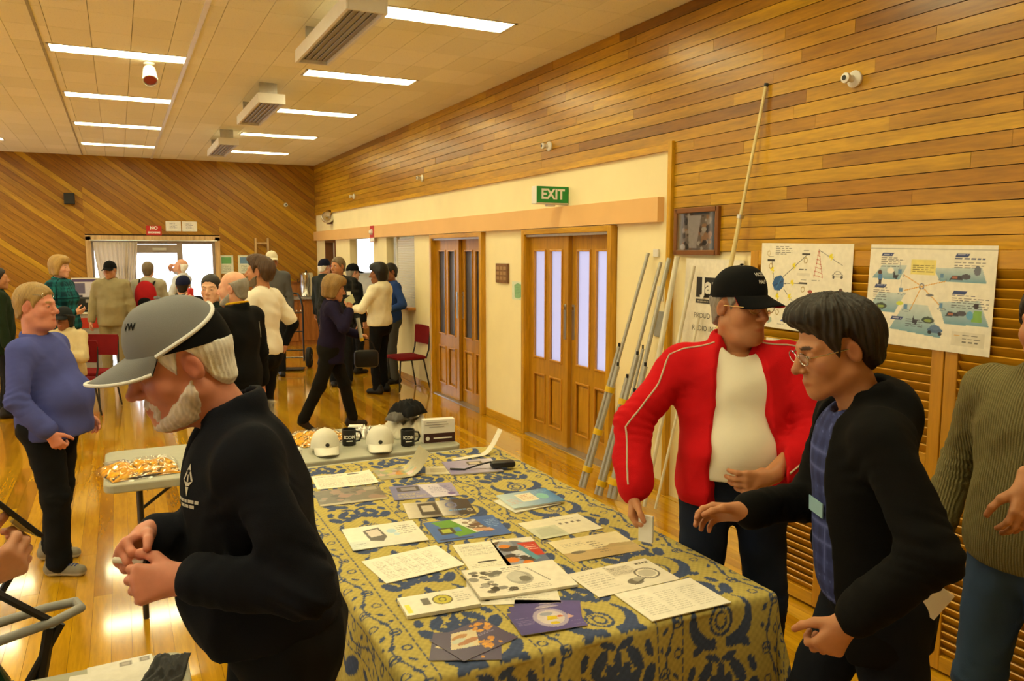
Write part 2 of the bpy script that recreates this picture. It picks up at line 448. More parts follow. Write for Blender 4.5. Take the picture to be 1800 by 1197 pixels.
def door_leaf(door, y0, y1, x, near):
    """a leaf with two tall panes above and two raised panels below"""
    W = y1-y0; H = 2.02; th = .04
    leaf = empty('door_leaf', (x, y0, .015), parent=door)
    st, ms = .105, .09                       # stiles, middle stile
    pw = (W-2*st-ms)/2
    bays = [(st, st+pw), (st+pw+ms, W-st)]
    f = MB()
    f.box((0, st/2, H/2), (th, st, H)); f.box((0, W-st/2, H/2), (th, st, H)); f.box((0, W/2, H/2), (th, ms, H))
    for a, b in bays:
        c = (a+b)/2
        for z0, z1 in ((0, .15), (.64, .80), (1.87, H)): f.box((0, c, (z0+z1)/2), (th, b-a, z1-z0))
    f.build('leaf_frame', m_door, leaf)
    for a, b in bays:
        c = (a+b)/2
        bx('pane', (.004, c, 1.335), (.006, b-a, 1.07), m_frost, leaf)
        p = MB().box((.006, c, .395), (.016, b-a, .49)); p.box((-.004, c, .395), (.016, b-a-.07, .42), bev=.006); p.build('raised_panel', m_door, leaf)
        for z0, z1 in ((.15, .64), (.80, 1.87)):
            mo = MB(); r = .016
            mo.box((-th/2, a+.004, (z0+z1)/2), (.022, r, z1-z0+r), bev=.004); mo.box((-th/2, b-.004, (z0+z1)/2), (.022, r, z1-z0+r), bev=.004)
            mo.box((-th/2, c, z0+.004), (.022, b-a, r), bev=.004); mo.box((-th/2, c, z1-.004), (.022, b-a, r), bev=.004)
            mo.build('moulding', m_mould, leaf)
    yh = W-.05 if near else .05
    pl = MB().box((-th/2-.003, yh, 1.20), (.006, .045, .33), bev=.002).build('pull_plate', m_brass, leaf)
    bx('lock', (-th/2-.006, yh, 1.33), (.008, .03, .03), m_steel, leaf)
def door_pair(n, y0, y1, gap):
    d = empty('door_%d' % n, (0, 0, 0), kind='structure')
    f = MB(); j = .06
    for y in (y0-j/2, y1+j/2): f.box((WX+.03, y, 1.045), (.18, j, 2.09), bev=.004)
    f.build('jamb', m_frame, d)
    MB().box((WX+.03, (y0+y1)/2, 2.065), (.18, y1-y0, .05), bev=.004).build('head_jamb', m_frame_y, d)
    MB().box((WX-.02, (y0+y1)/2, 2.028), (.03, y1-y0, .024), bev=.002).build('head_track', m_alu, d)
    MB().box((WX+.03, (y0+y1)/2, .006), (.15, y1-y0, .014), bev=.002).build('threshold', m_alu, d)
    ym = (y0+y1)/2
    door_leaf(d, y0, ym+.012, WX+.075, True); door_leaf(d, ym-.012, y1, WX+.028, False)
    return d
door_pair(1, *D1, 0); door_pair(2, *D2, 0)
# dim lobby behind the far pair; the near pair opens to daylight
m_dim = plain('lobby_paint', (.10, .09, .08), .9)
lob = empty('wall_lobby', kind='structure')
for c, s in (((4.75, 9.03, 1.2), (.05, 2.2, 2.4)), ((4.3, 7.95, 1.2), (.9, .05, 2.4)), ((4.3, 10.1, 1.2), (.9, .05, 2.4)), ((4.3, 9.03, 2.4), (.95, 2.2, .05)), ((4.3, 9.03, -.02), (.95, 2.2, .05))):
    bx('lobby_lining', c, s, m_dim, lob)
# ---------------------------------------------------------------- kitchen beyond the hatches
kit = empty('wall_kitchen', kind='structure')
m_kit = plain('kitchen_paint', hexc('f1e6c8'), .7)
KX, K0, K1 = 6.6, 10.15, 16.9
bx('kitchen_floor', ((WX+KX)/2+.06, (K0+K1)/2, -.03), (KX-WX, K1-K0, .05), m_kit, kit)
bx('kitchen_ceiling', ((WX+KX)/2+.06, (K0+K1)/2, 2.75), (KX-WX, K1-K0, .05), m_kit, kit)
bx('kitchen_lining', ((WX+KX)/2+.06, K0, 1.36), (KX-WX, .05, 2.72), m_kit, kit)
ex0, ex1, ez0, ez1 = 4.60, 5.25, 1.42, 2.5
for a, b, z0, z1 in ((WX+.06, ex0, 0, 2.72), (ex1, KX+.06, 0, 2.72), (ex0, ex1, 0, ez0), (ex0, ex1, ez1, 2.72)): bx('kitchen_lining', ((a+b)/2, K1, (z0+z1)/2), (b-a, .05, z1-z0), m_kit, kit)
we = empty('window_8', ((ex0+ex1)/2, K1, ez0), kind='structure')
for x in (-.305, .305): bx('window_frame', (x, 0, .54), (.04, .05, 1.08), m_white, we)
bx('window_sill', (0, -.04, -.01), (.68, .12, .03), m_white, we); bx('pane', (0, 0, .54), (.6, .004, 1.06), m_glass, we)
KW = (13.2, 17.0, 1.15, 2.45)
kw0, kw1 = 14.2, 16.6
bx('kitchen_lining', (KX+.06, (K0+kw0)/2, 1.36), (.06, kw0-K0, 2.72), m_kit, kit)
bx('kitchen_lining', (KX+.06, (K1+kw1)/2, 1.36), (.06, K1-kw1, 2.72), m_kit, kit)
bx('kitchen_lining', (KX+.06, (kw0+kw1)/2, .5), (.06, kw1-kw0, 1.0), m_kit, kit); bx('kitchen_lining', (KX+.06, (kw0+kw1)/2, 2.6), (.06, kw1-kw0, .3), m_kit, kit)
wk = empty('window_7', (KX+.06, (kw0+kw1)/2, 1.0), kind='structure')  # added window, out of view, kept only to let daylight into the kitchen
f = MB(); hw = (kw1-kw0)/2
for y in (-hw+.02, 0, hw-.02): f.box((0, y, .72), (.05, .05, 1.45))
for z in (.02, .5, 1.43): f.box((0, 0, z), (.05, 2*hw, .045))
f.build('window_frame', m_alu, wk); bx('pane', (0, 0, .72), (.004, 2*hw-.05, 1.4), m_glass, wk)
# serving hatch with its roller shutter down
sh = empty('roller_shutter', (WX+.07, 11.08, 0), 0, 'white slatted roller shutter drawn down over the serving hatch', 'shutter')
z = 2.06
while z > 1.22: 
    o = piece('slat', (0, 0, z-.018), (.012, .92, .030), m_white, sh, (0, R(-12), 0)); z -= .036
for y in (-.48, .48): bx('guide_rail', (0, y, 1.65), (.05, .04, .9), m_white, sh)
m_counter = wood('counter_timber', [(0, hexc('b9803a')), (1, hexc('c08a44'))], 'y', .3, .3)
def counter(name, y0, y1, z, label, x0=WX-.22, x1=WX+.35):
    o = MB().box(((x0+x1)/2, (y0+y1)/2, z-.02), (x1-x0, y1-y0, .04), bev=.006).build(name, m_counter)
    return tag(o, label, 'counter')
counter('serving_counter', 10.58, 11.93, 1.09, 'timber serving counter shelf beneath the roller shutter', WX-.12, WX)
counter('serving_counter', 12.57, 14.1, 1.12, 'timber serving counter in the open kitchen hatch', WX-.3, WX)
m_card = plain('brown_panel', hexc('9a6a38'), .5, .3, 0, .1, 3)
hp = empty('hatch_cabinet', (WX-.145, 13.33, 0), 0, 'brown drawer cabinet beneath the open kitchen hatch', 'cabinet')
bx('body', (0, 0, .54), (.25, 1.45, 1.07), m_card, hp)
for k in range(3):
    for s in (-.48, 0, .48):
        dr = MB().box((-.13, s, .25+.31*k), (.015, .45, .28), bev=.003).build('drawer', m_card, hp)
        MB().tube([(-.14, s-.06, .33+.31*k), (-.165, s-.05, .33+.31*k), (-.165, s+.05, .33+.31*k), (-.14, s+.06, .33+.31*k)], .005, 6).build('drawer_handle', m_black, dr)
# doorway jamb at the end and pier edges
dj = MB()
for y in (15.12, 15.88): dj.box((WX+.06, y, 1.04), (.16, .04, 2.08))
dj.box((WX+.06, 15.5, 2.07), (.16, .8, .04))
dj.build('trim_1', plain('brown_trim', hexc('6a421c'), .4))['kind'] = 'structure'
# ---------------------------------------------------------------- lights and heaters on the ceiling
def lamp_mat():
    t = NT('fluorescent_diffuser'); e = t.n('Emission'); e.inputs[0].default_value = (*LAMP_COL, 1); e.inputs[1].default_value = LAMP
    t.l(e.outputs[0], t.t.nodes['Material Output'].inputs[0]); return t.m
m_lamp = lamp_mat()
for a, b in LIGHTS:
    row = ROWS.index(b)
    lab = ('fluorescent troffer along the long timber wall' if a > 1 else
           'fluorescent troffer beside the white ceiling strip' if a > -1 else
           ('fluorescent troffer beside the window wall' if a < -4 else 'fluorescent troffer second in from the window wall'))
    lab += ', %s from the diagonal board wall' % ('first', 'second', 'third', 'fourth', 'fifth', 'sixth', 'seventh', 'eighth')[row]
    o = empty('ceiling_light', (a+.57, b+.15, CZ), 0, lab, 'ceiling light', {1.73: 'troffers over the long wall side', -.46: 'troffers beside the ceiling strip'}.get(a, 'troffers towards the windows'))
    f = MB()
    for y in (-.14, .14): f.box((0, y, .018), (1.14, .02, .045))
    for x in (-.56, .56): f.box((x, 0, .018), (.02, .30, .045))
    f.box((0, 0, .06), (1.12, .28, .01))
    f.build('frame', m_white, o); bx('diffuser', (0, 0, .012), (1.10, .262, .014), m_lamp, o, .003)
m_heat = plain('heater_element', (.33, .31, .28), .4, .4, .5, .08, 60, 0)
for k, (y, lab) in enumerate(((5.9, 'white ceiling heater panel hung nearest to the framed picture'), (9.4, 'white ceiling heater panel hung second along the row'), (12.95, 'white ceiling heater panel hung nearest the diagonal board wall'))):
    o = empty('radiant_heater', (1.50, y, 3.40), 0, lab, 'heater', 'ceiling heaters')
    f = MB()
    for x in (-.125, .125): f.box((x, 0, .04), (.025, 1.6, .10), bev=.004)
    for yy in (-.79, .79): f.box((0, yy, .04), (.25, .025, .10), bev=.004)
    f.box((0, 0, .085), (.25, 1.58, .012)); f.build('casing', m_white, o)
    for q in range(5): MB().box((-.09+.045*q, 0, .022), (.036, 1.55, .012), bev=.005).build('element', m_heat, o)
    for yy in (-.6, .6): MB().box((0, yy, .16), (.18, .03, .14)).build('bracket', m_alu, o)
# spotlight with a red lamp
o = empty('spotlight', (.35, 8.33, CZ), 0, 'small ceiling spotlight with a red lamp', 'spotlight')
MB().lathe([(.05, 0), (.05, -.02), (.012, -.03), (.012, -.09)], 14).build('mount', m_white, o, True)
Q = Matrix.Rotation(R(55), 3, 'X') @ Matrix.Rotation(R(180), 3, 'X')
Q = Matrix.Rotation(R(140), 3, 'X')
h = MB().lathe([(.03, -.10), (.055, -.07), (.065, .05), (.07, .09), (.06, .09), (.055, .05)], 18, (0, -.02, -.12), Q).build('head', m_white, o, True)
MB().lathe([(.002, .055), (.03, .06), (.055, .07), (.055, .072)], 18, (0, -.02, -.12), Q).build('lens', plain('red_lens', (.35, .03, .02), .2), o, True)
# ---------------------------------------------------------------- things fixed to the long wall
def wallM(y, z, x=WX-.002):
    """print plane on the long wall: text x runs towards the viewer's side"""
    return lambda a, b, d: Vector((x-d, y-a, z+b))
m_green = plain('exit_green', hexc('1f8a3c'), .4, .4, 0, .05)
m_signw = plain('sign_white', (.8, .8, .76), .5)
o = empty('exit_sign', (WX, 6.40, 2.38), 0, 'green EXIT sign box sticking out from the wall above the doors', 'sign')
MB().box((-.17, 0, .0), (.34, .09, .16), bev=.006).build('housing', m_white, o)
MB().box((-.17, -.048, .005), (.325, .006, .145)).build('green_face', m_green, o)
text_mesh('EXIT', .125, m_signw, lambda a, b, d: Vector((-.17+a, -.0515-d, .005+b)), o, bold=.004, sx=.95)
MB().box((-.17, 0, -.09), (.08, .05, .02), bev=.004).build('lamp_base', m_white, o)
# emergency floodlight
o = empty('emergency_floodlight', (WX-.02, 15.37, 2.53), 0, 'round emergency floodlight on a brown block high on the wall', 'lamp')
bx('mounting_block', (-.03, 0, 0), (.06, .2, .26), plain('brown_block', hexc('5a3417'), .5), o)
MB().lathe([(.03, 0), (.10, .03), (.115, .12), (.10, .125), (.02, .10)], 18, (-.09, -.02, -.02), Matrix.Rotation(R(80), 3, 'X')).build('lamp_head', m_steel, o, True)
# wall-mounted knobs
for y, z, lab in ((13.62, 2.82, 'white porcelain insulator on the boards above the open hatch'), (10.18, 2.85, 'white porcelain insulator on the boards above the roller shutter'), (6.68, 2.86, 'white porcelain insulator on the boards above the EXIT sign'), (3.2, 2.82, 'white porcelain insulator on the boards above the diagram posters')):
    o = empty('porcelain_insulator', (WX-.019, y, z), 0, lab, 'insulator', 'white wall insulators')
    Q = Matrix.Rotation(R(-90), 3, 'Y')
    MB().lathe([(.045, 0), (.047, .015), (.035, .025), (.02, .03), (.018, .06)], 18, (0, 0, 0), Q).build('rose', m_white, o, True)
    MB().lathe([(.018, .055), (.028, .07), (.028, .085), (.016, .09)], 16, (0, 0, 0), Q).build('cup', m_white, o, True)
    MB().lathe([(.001, .088), (.014, .091), (.014, .093)], 12, (0, 0, 0), Q).build('socket', m_black, o)
# red fire notice on the beam
m_red = plain('sign_red', hexc('c02a1c'), .5)
o = empty('fire_notice', (WX-.062, 12.46, 2.19), 0, 'small red and white fire notice on the peach beam', 'sign')
bx('plate', (0, 0, 0), (.004, .22, .19), m_red, o); bx('lower_plate', (0, 0, -.13), (.004, .22, .07), m_signw, o)
bx('lower_edge', (-.001, 0, -.162), (.004, .2, .012), m_red, o)
MB().lathe([(.02, 0), (.05, .03), (.045, .07), (.015, .09)], 12, (-.004, 0, -.05), None).build('flame', m_signw, o)
# plaque, map, picture, switches
m_plq = wood('plaque_timber', [(0, hexc('7a5230')), (1, hexc('85603a'))], 'z', .35)
o = empty('wall_plaque', (WX-.012, 7.74, 1.64), 0, 'small square wooden plaque on the cream wall', 'plaque')
MB().box((0, 0, 0), (.024, .30, .21), bev=.005).build('board', m_plq, o)
for k in range(3):
    for j in range(3): bx('name_plate', (-.013, -.085+.085*j, .055-.055*k), (.003, .07, .035), plain('plate_tan', hexc('a5835a'), .4), o)
# ---------------------------------------------------------------- printed sheets: flat print carried by the sheet's own colours
class Ink:
    def __init__(s, nx, ny, base, asp):
        s.x, s.y = np.meshgrid(np.linspace(0, 1, nx), np.linspace(0, 1, ny)); s.c = np.tile(np.array(hexc(base)), (ny, nx, 1)); s.a = asp
    def put(s, m, c): s.c[m] = np.array(hexc(c)) if isinstance(c, str) else c; return s
    def rect(s, x0, y0, x1, y1, c): return s.put((s.x >= x0) & (s.x <= x1) & (s.y >= y0) & (s.y <= y1), c)
    def ell(s, cx, cy, rx, ry, c, ring=None):
        d = ((s.x-cx)/rx)**2+((s.y-cy)/ry)**2; return s.put((d <= 1) & (d >= (0 if ring is None else ring)), c)
    def line(s, x0, y0, x1, y1, w, c):
        px, py, bx_, by = (s.x-x0)*s.a, s.y-y0, (x1-x0)*s.a, y1-y0; t = np.clip((px*bx_+py*by)/max(bx_*bx_+by*by, 1e-9), 0, 1)
        return s.put((px-t*bx_)**2+(py-t*by)**2 < w*w, c)
    def poly(s, P, c):
        m = np.zeros(s.x.shape, bool)
        for i in range(len(P)):
            (xa, ya), (xb, yb) = P[i], P[i-1]; k = ((ya > s.y) != (yb > s.y)); m ^= k & (s.x < (xb-xa)*(s.y-ya)/((yb-ya) if yb != ya else 1e-9)+xa)
        return s.put(m, c)
    def text(s, x0, y0, x1, y1, n, c, seed=1, duty=.45):
        """lines of small print"""
        r = random.Random(seed); d = (y1-y0)/n
        for i in range(n):
            x = x0; e = x1-(r.random()*.35*(x1-x0) if r.random() < .4 else 0)
            while x < e:
                w = r.uniform(.03, .09)*.7; s.rect(x, y1-(i+duty)*d-d*.1, min(e, x+w), y1-i*d-d*.25, c); x += w+.012
        return s
    def grad(s, x0, y0, x1, y1, c0, c1, ax=0):
        m = (s.x >= x0) & (s.x <= x1) & (s.y >= y0) & (s.y <= y1); t = ((s.x-x0)/(x1-x0) if ax == 0 else (s.y-y0)/(y1-y0))[..., None]
        a, b = np.array(hexc(c0)), np.array(hexc(c1)); s.c[m] = (a*(1-t)+b*t)[m]; return s
    def speck(s, x0, y0, x1, y1, cols, n, r, seed=1):
        q = random.Random(seed)
        for _ in range(n):
            a, b = q.uniform(x0, x1), q.uniform(y0, y1); rr = r*q.uniform(.5, 1.4); s.ell(a, b, rr/s.a, rr*q.uniform(.5, 1.2), q.choice(cols))
        return s
m_paper = painted('printed_paper', .55, .35, .05, 80)
m_gloss = painted('glossy_print', .28, .5, .03, 60)
def sheet(name, w, h, base, paint, M, m=None, parent=None, thick=.001, res=.0035, label=None, cat='paper', group=None, curl=None):
    nx, ny = max(2, int(w/res)+1), max(2, int(h/res)+1); ink = Ink(nx, ny, base, w/h)
    if paint: paint(ink)
    X, Y = (ink.x-.5)*w, (ink.y-.5)*h
    up = np.zeros_like(X) if curl is None else curl(ink.x, ink.y)
    V = [M(a, b, thick+u) for a, b, u in zip(X.ravel(), Y.ravel(), up.ravel())]
    i = np.arange(ny*nx).reshape(ny, nx); F = np.stack([i[:-1, :-1], i[:-1, 1:], i[1:, 1:], i[1:, :-1]], -1).reshape(-1, 4)
    col = ink.c.reshape(-1, 3); n = len(V)
    rim = np.concatenate([i[0, :], i[1:, -1], i[-1, -2::-1], i[-2:0:-1, 0]])
    V2 = [M(X.ravel()[k], Y.ravel()[k], up.ravel()[k]) for k in rim]; m_ = len(rim); j = np.arange(m_)
    F2 = np.stack([n+j, n+(j+1) % m_, rim[(j+1) % m_], rim[j]], -1)
    edge = np.array(hexc('ddd6c4'))
    # back of the sheet: a coarser copy of the front's grid
    sx = sorted(set(range(0, nx, 6)) | {nx-1}); sy = sorted(set(range(0, ny, 6)) | {ny-1}); V3 = [M(X[b_, a_], Y[b_, a_], up[b_, a_]) for b_ in sy for a_ in sx]; q0 = n+m_; w3 = len(sx)
    F3 = [(q0+b_*w3+a_, q0+(b_+1)*w3+a_, q0+(b_+1)*w3+a_+1, q0+b_*w3+a_+1) for b_ in range(len(sy)-1) for a_ in range(w3-1)]
    o = mesh_obj(name, np.array([tuple(v) for v in V+V2+V3]), [tuple(f) for f in np.concatenate([F, F2]).tolist()]+F3, m or m_paper, parent, False, np.concatenate([col, np.tile(edge, (m_+len(V3), 1))]))
    if label: tag(o, label, cat, group)
    return o
def wallsheet(name, yc, zc, w, h, base, paint, label, x, tilt=0, cat='poster', m=None, curl=None, group=None, res=.003):
    c, s_ = math.cos(R(tilt)), math.sin(R(tilt))
    return sheet(name, w, h, base, paint, lambda a, b, d: Vector((x-d, yc-(a*c-b*s_), zc+a*s_+b*c)), m, label=label, cat=cat, curl=curl, group=group, res=res)
# ---------------------------------------------------------------- louvred cupboard standing out from the long wall
CX = 3.20
cup = empty('storage_cupboard', (CX, 2.4, 0), 0, 'long timber cupboard with louvred doors along the wall', 'cupboard')
cb_ = MB(); y0, y1 = -1.38, 1.02
cb_.box(((WX-.02-CX)/2+.02, (y0+y1)/2, 1.865), (WX-.06-CX, y1-y0, .03)); cb_.box(((WX-.02-CX)/2+.02, y1-.01, .93), (WX-.06-CX, .02, 1.84)); cb_.box((.38, (y0+y1)/2, .93), (.02, y1-y0, 1.84))
cb_.box(((WX-.02-CX)/2+.02, (y0+y1)/2, .03), (WX-.06-CX, y1-y0, .04))
cb_.build('carcass', m_louvz, cup)
yy = 1.01
for k in range(4):
    w_ = .598; c = yy-w_/2; dr = empty('louvre_door', (0, c, 0), parent=cup); st = .058
    for s_ in (-1, 1): MB().box((0, s_*(w_/2-st/2-.002), .945), (.03, st, 1.86), bev=.003).build('stile', m_louvz, dr)
    for z0, z1 in ((.015, .085), (.885, .975), (1.80, 1.875)): MB().box((0, 0, (z0+z1)/2), (.028, w_-2*st-.004, z1-z0), bev=.003).build('door_rail', m_louv, dr)
    for z0, z1 in ((.085, .885), (.975, 1.80)):
        n = int((z1-z0)/.038)
        for q in range(n): piece('slat', (.004, 0, z0+(q+.5)*(z1-z0)/n), (.007, w_-2*st-.006, .046), m_louv, dr, (0, R(-38), 0))
    yy -= .60
FX = CX-.017
def bolt(k, x, y, c='e8d820'): k.poly([(x-.02, y+.035), (x+.012, y+.045), (x+.004, y+.008), (x+.024, y+.012), (x-.012, y-.045), (x-.004, y-.006), (x-.026, y-.006)], c)
def network(k):
    k.text(.17, .86, .36, .97, 5, '4a4a48', 3); k.ell(.09, .88, .02, .035, 'c9b890', .35)
    for x, y, tx, ty in ((.13, .80, .17, .55), (.53, .87, .27, .60), (.51, .55, .27, .53), (.24, .26, .21, .48), (.45, .28, .29, .47)):
        k.line(x, y, tx, ty, .004, '57564f'); bolt(k, (x+tx)/2, (y+ty)/2)
    k.poly([(.15, .52), (.18, .60), (.25, .63), (.29, .58), (.29, .50), (.25, .45), (.18, .45)], '2c5c94'); k.line(.17, .50, .28, .56, .006, '1c3c66'); k.line(.2, .47, .26, .6, .005, '4a82ba')
    for x, y in ((.12, .80), (.52, .88), (.51, .55), (.23, .26)):
        k.rect(x-.045, y-.012, x+.045, y+.012, '2e2a26'); k.text(x-.03, y+.03, x+.04, y+.05, 1, '77756c', 2); k.ell(x+.0, y-.07, .022, .035, 'a89050', .45)
    for i in range(7): k.line(.645-.005*i, .92-.045*i, .665+.006*i, .90-.045*i, .003, 'c0603c')
    k.line(.655, .93, .62, .62, .004, 'b85c40'); k.line(.655, .93, .71, .62, .004, 'b85c40'); k.line(.655, .93, .90, .77, .003, '4c4c48'); bolt(k, .79, .85)
    k.text(.6, .57, .72, .60, 1, '66655c'); k.text(.45, .68, .58, .72, 1, '66655c'); k.rect(.43, .63, .58, .665, 'd8d2c0')
    k.ell(.86, .66, .055, .022, '8d8a80', .6); k.ell(.86, .685, .035, .02, '8d8a80', .5); k.ell(.82, .64, .012, .018, '55534c'); k.ell(.90, .64, .012, .018, '55534c')
    k.ell(.90, .48, .022, .04, '5a3c28'); k.ell(.90, .45, .02, .03, 'c09068'); k.ell(.59, .46, .025, .02, 'a04030')
    k.ell(.13, .17, .022, .032, '2c2018'); k.ell(.13, .155, .018, .028, 'd0a078'); k.poly([(.08, .06), (.10, .12), (.16, .12), (.17, .07), (.13, .05)], '9fb0a8'); k.poly([(.27, .09), (.31, .13), (.36, .13), (.33, .09)], '2c4ca0'); k.text(.24, .04, .36, .06, 1, '88867c')
    k.text(.5, .3, .9, .4, 4, '77756c', 9); k.text(.55, .08, .9, .2, 4, '77756c', 10)
def applications(k):
    k.rect(0, .955, 1, .962, 'a39d8c')
    for P in ([(.03, .66), (.12, .80), (.33, .80), (.27, .65)], [(.02, .33), (.10, .52), (.33, .52), (.25, .32)], [(.22, .16), (.33, .42), (.52, .42), (.64, .12)], [(.54, .78), (.60, .66), (.94, .66), (.90, .80)], [(.60, .46), (.66, .26), (.98, .27), (.90, .50)]):
        ys = [p_[1] for p_ in P]; xs = [p_[0] for p_ in P]; sel = k.c.copy(); k.poly(P, '7fa6b4'); 
        m = np.any(k.c != sel, axis=2); t_ = ((k.y-min(ys))/(max(ys)-min(ys)))[..., None]; A, B_ = np.array(hexc('6f9cae')), np.array(hexc('c3cfcb')); k.c[m] = (A*(1-t_)+B_*t_)[m]
    for x, y in ((.10, .90), (.06, .585), (.22, .27), (.70, .91), (.70, .565)): k.poly([(x, y-.016), (x+.012, y+.016), (x+.11, y+.016), (x+.095, y-.016)], '2f3f74'); k.text(x+.02, y-.009, x+.09, y+.009, 1, 'c8cce0', 5)
    for x, y, w_, n, sd in ((.10, .83, .2, 2, 1), (.10, .77, .16, 3, 2), (.05, .50, .15, 3, 3), (.05, .43, .12, 3, 4), (.35, .19, .14, 4, 5), (.70, .86, .22, 1, 6), (.70, .78, .25, 3, 7), (.70, .52, .27, 1, 8), (.70, .41, .27, 5, 9), (.73, .09, .2, 4, 11)): k.text(x, y, x+w_, y+.02*n+.01, n, '4c4e58' if n > 1 else '3a4470', sd)
    k.rect(.36, .71, .56, .86, 'e6d77a'); k.text(.375, .73, .545, .845, 6, '5a5020', 12)
    for x, y in ((.31, .70), (.32, .55), (.38, .36), (.64, .66), (.64, .40)): k.line(.46, .60, x, y, .0045, 'd9a02c')
    k.ell(.46, .60, .022, .03, '6f7688', .4)
    for x, y in ((.27, .73), (.29, .55), (.34, .39), (.61, .71), (.62, .43)):
        k.rect(x-.012, y-.02, x+.014, y+.025, '5f88b0'); k.ell(x+.01, y-.035, .035, .012, '7a8a94', .5); k.line(x, y+.02, x, y+.1, .002, '9aa2a8')
    for x, y in ((.23, .70), (.42, .27)): k.poly([(x-.015, y-.035), (x-.01, y+.05), (x+.005, y-.005), (x+.03, y-.0), (x+.02, y-.04)], '33313a')
    k.ell(.10, .72, .018, .025, '5a3a24'); k.rect(.085, .64, .12, .70, '4a7ab0'); k.rect(.09, .60, .115, .645, '33303a'); k.ell(.19, .74, .03, .03, 'e8e2d2')
    for x, y in ((.13, .38), (.53, .28)): k.ell(x, y, .05, .032, '3e4a40'); k.ell(x, y-.005, .03, .014, '8aa048')
    for x, y in ((.71, .70), (.70, .36)): k.poly([(x-.04, y-.025), (x-.02, y+.02), (x+.05, y+.015), (x+.06, y-.02)], '3a3638'); k.rect(x-.02, y-.01, x+.02, y+.01, 'a86848'); k.ell(x+.08, y+.012, .035, .025, '4a484c')
    k.ell(.87, .77, .025, .045, '6a6e78'); k.ell(.88, .45, .02, .026, '3a2a1c'); k.poly([(.85, .30), (.87, .41), (.92, .41), (.93, .30)], '7fae4a'); k.ell(.84, .36, .025, .04, '5fa0c8')
    k.ell(.59, .19, .06, .03, '4e6a8c'); k.ell(.59, .215, .04, .025, '5e7a9c'); k.ell(.55, .165, .014, .018, '22242a'); k.ell(.63, .16, .014, .018, '22242a'); k.ell(.29, .42, .03, .02, 'c8d240'); k.ell(.53, .52, .03, .012, '6a6c70')
    k.rect(.72, .07, .96, .2, 'd9d3bf'); k.rect(.74, .165, .78, .172, 'd9a02c'); k.text(.80, .09, .94, .185, 3, '66665f', 13)
W1 = 3.72; fz = lambda z: 1.87-(1.87-z)*CX/W1; fy = lambda y: y*CX/W1
wallsheet('network_poster', fy(3.505), fz(1.655), .61, .455, 'e9e3d0', network, 'white poster of a radio network diagram around a blue cloud', FX, -1, m=m_gloss, curl=lambda x, y: .012*np.sin(3.1*x)*(1-y)+.002)
wallsheet('applications_poster', fy(2.685), fz(1.640), .605, .455, 'e9e3d0', applications, 'white poster of five radio application panels in blue', FX, -1, m=m_gloss, curl=lambda x, y: .010*(1-y)*(1-x)+.002)
def notice(lines):
    return lambda k: k.text(.2, .2, .8, .3, 1, 'dcd6c6', 3)
o = wallsheet('renewals_notice', fy(3.62), fz(1.20), .30, .212, 'e4dccb', None, 'white notice reading REAST Renewals ONLY today', FX, -1, 'notice', curl=lambda x, y: .003*(1-y)+.001)
inkm = plain('print_ink', (.06, .055, .05), .6)
for i, (tx, sz) in enumerate((('REAST', .032), ('Membership Renewals', .022), ('ONLY', .026), ('Saturday & Sunday', .022))):
    if tx in ('Membership Renewals',): tx = 'ing Renewals'
    if tx.startswith('Sat'): tx = 'today'
    text_mesh(tx, sz, inkm, lambda a, b, d, i=i: Vector((FX-.0055-d, fy(3.62)-a-.02, fz(1.20)+.065-.045*i+b)), o, 'print')
wallsheet('small_notice', fy(3.30), fz(1.02), .11, .15, 'e0d8c6', lambda k: k.text(.12, .2, .9, .9, 9, '8a867c', 4), 'narrow white note taped below the network poster', FX, 0, 'notice')
wallsheet('small_notice', fy(3.50), fz(.965), .12, .17, 'e0d8c6', lambda k: k.text(.12, .2, .9, .9, 9, '8a867c', 5), 'white note half hidden behind the red-jacketed man', FX, 0, 'notice')
# banner sheet standing against the wall
def jarprint(k): k.rect(.22, .70, .72, .86, '2c2a2a'); k.rect(.22, .655, .72, .69, '3c3a3a'); k.text(.25, .66, .7, .685, 1, 'b8b2a4', 3, .6); k.text(.1, .1, .8, .3, 4, '8a867a', 6)
o = wallsheet('supporter_banner', 4.33, 1.36, .60, .92, 'e7e0cf', jarprint, 'white banner with a black logo block leaning by the framed picture', WX-.022, -1, 'banner', curl=lambda x, y: .02*(1-y), res=.006)
bm_ = lambda dy, dz: (lambda a, b, d: Vector((WX-.05-d, 4.33+dy-a, 1.36+dz+b)))
pale = plain('print_pale', (.72, .7, .64), .6)
text_mesh('Jar', .155, pale, bm_(.0, .27), o, 'logo_lettering', bold=.006)
for tx, sz, dy, dz in (('PROUD SUP', .052, .02, .06), ('RADIO IN TA', .052, .02, -.03), ('VISIT', .075, .10, -.19)): text_mesh(tx, sz, inkm, bm_(dy, dz), o, 'print')
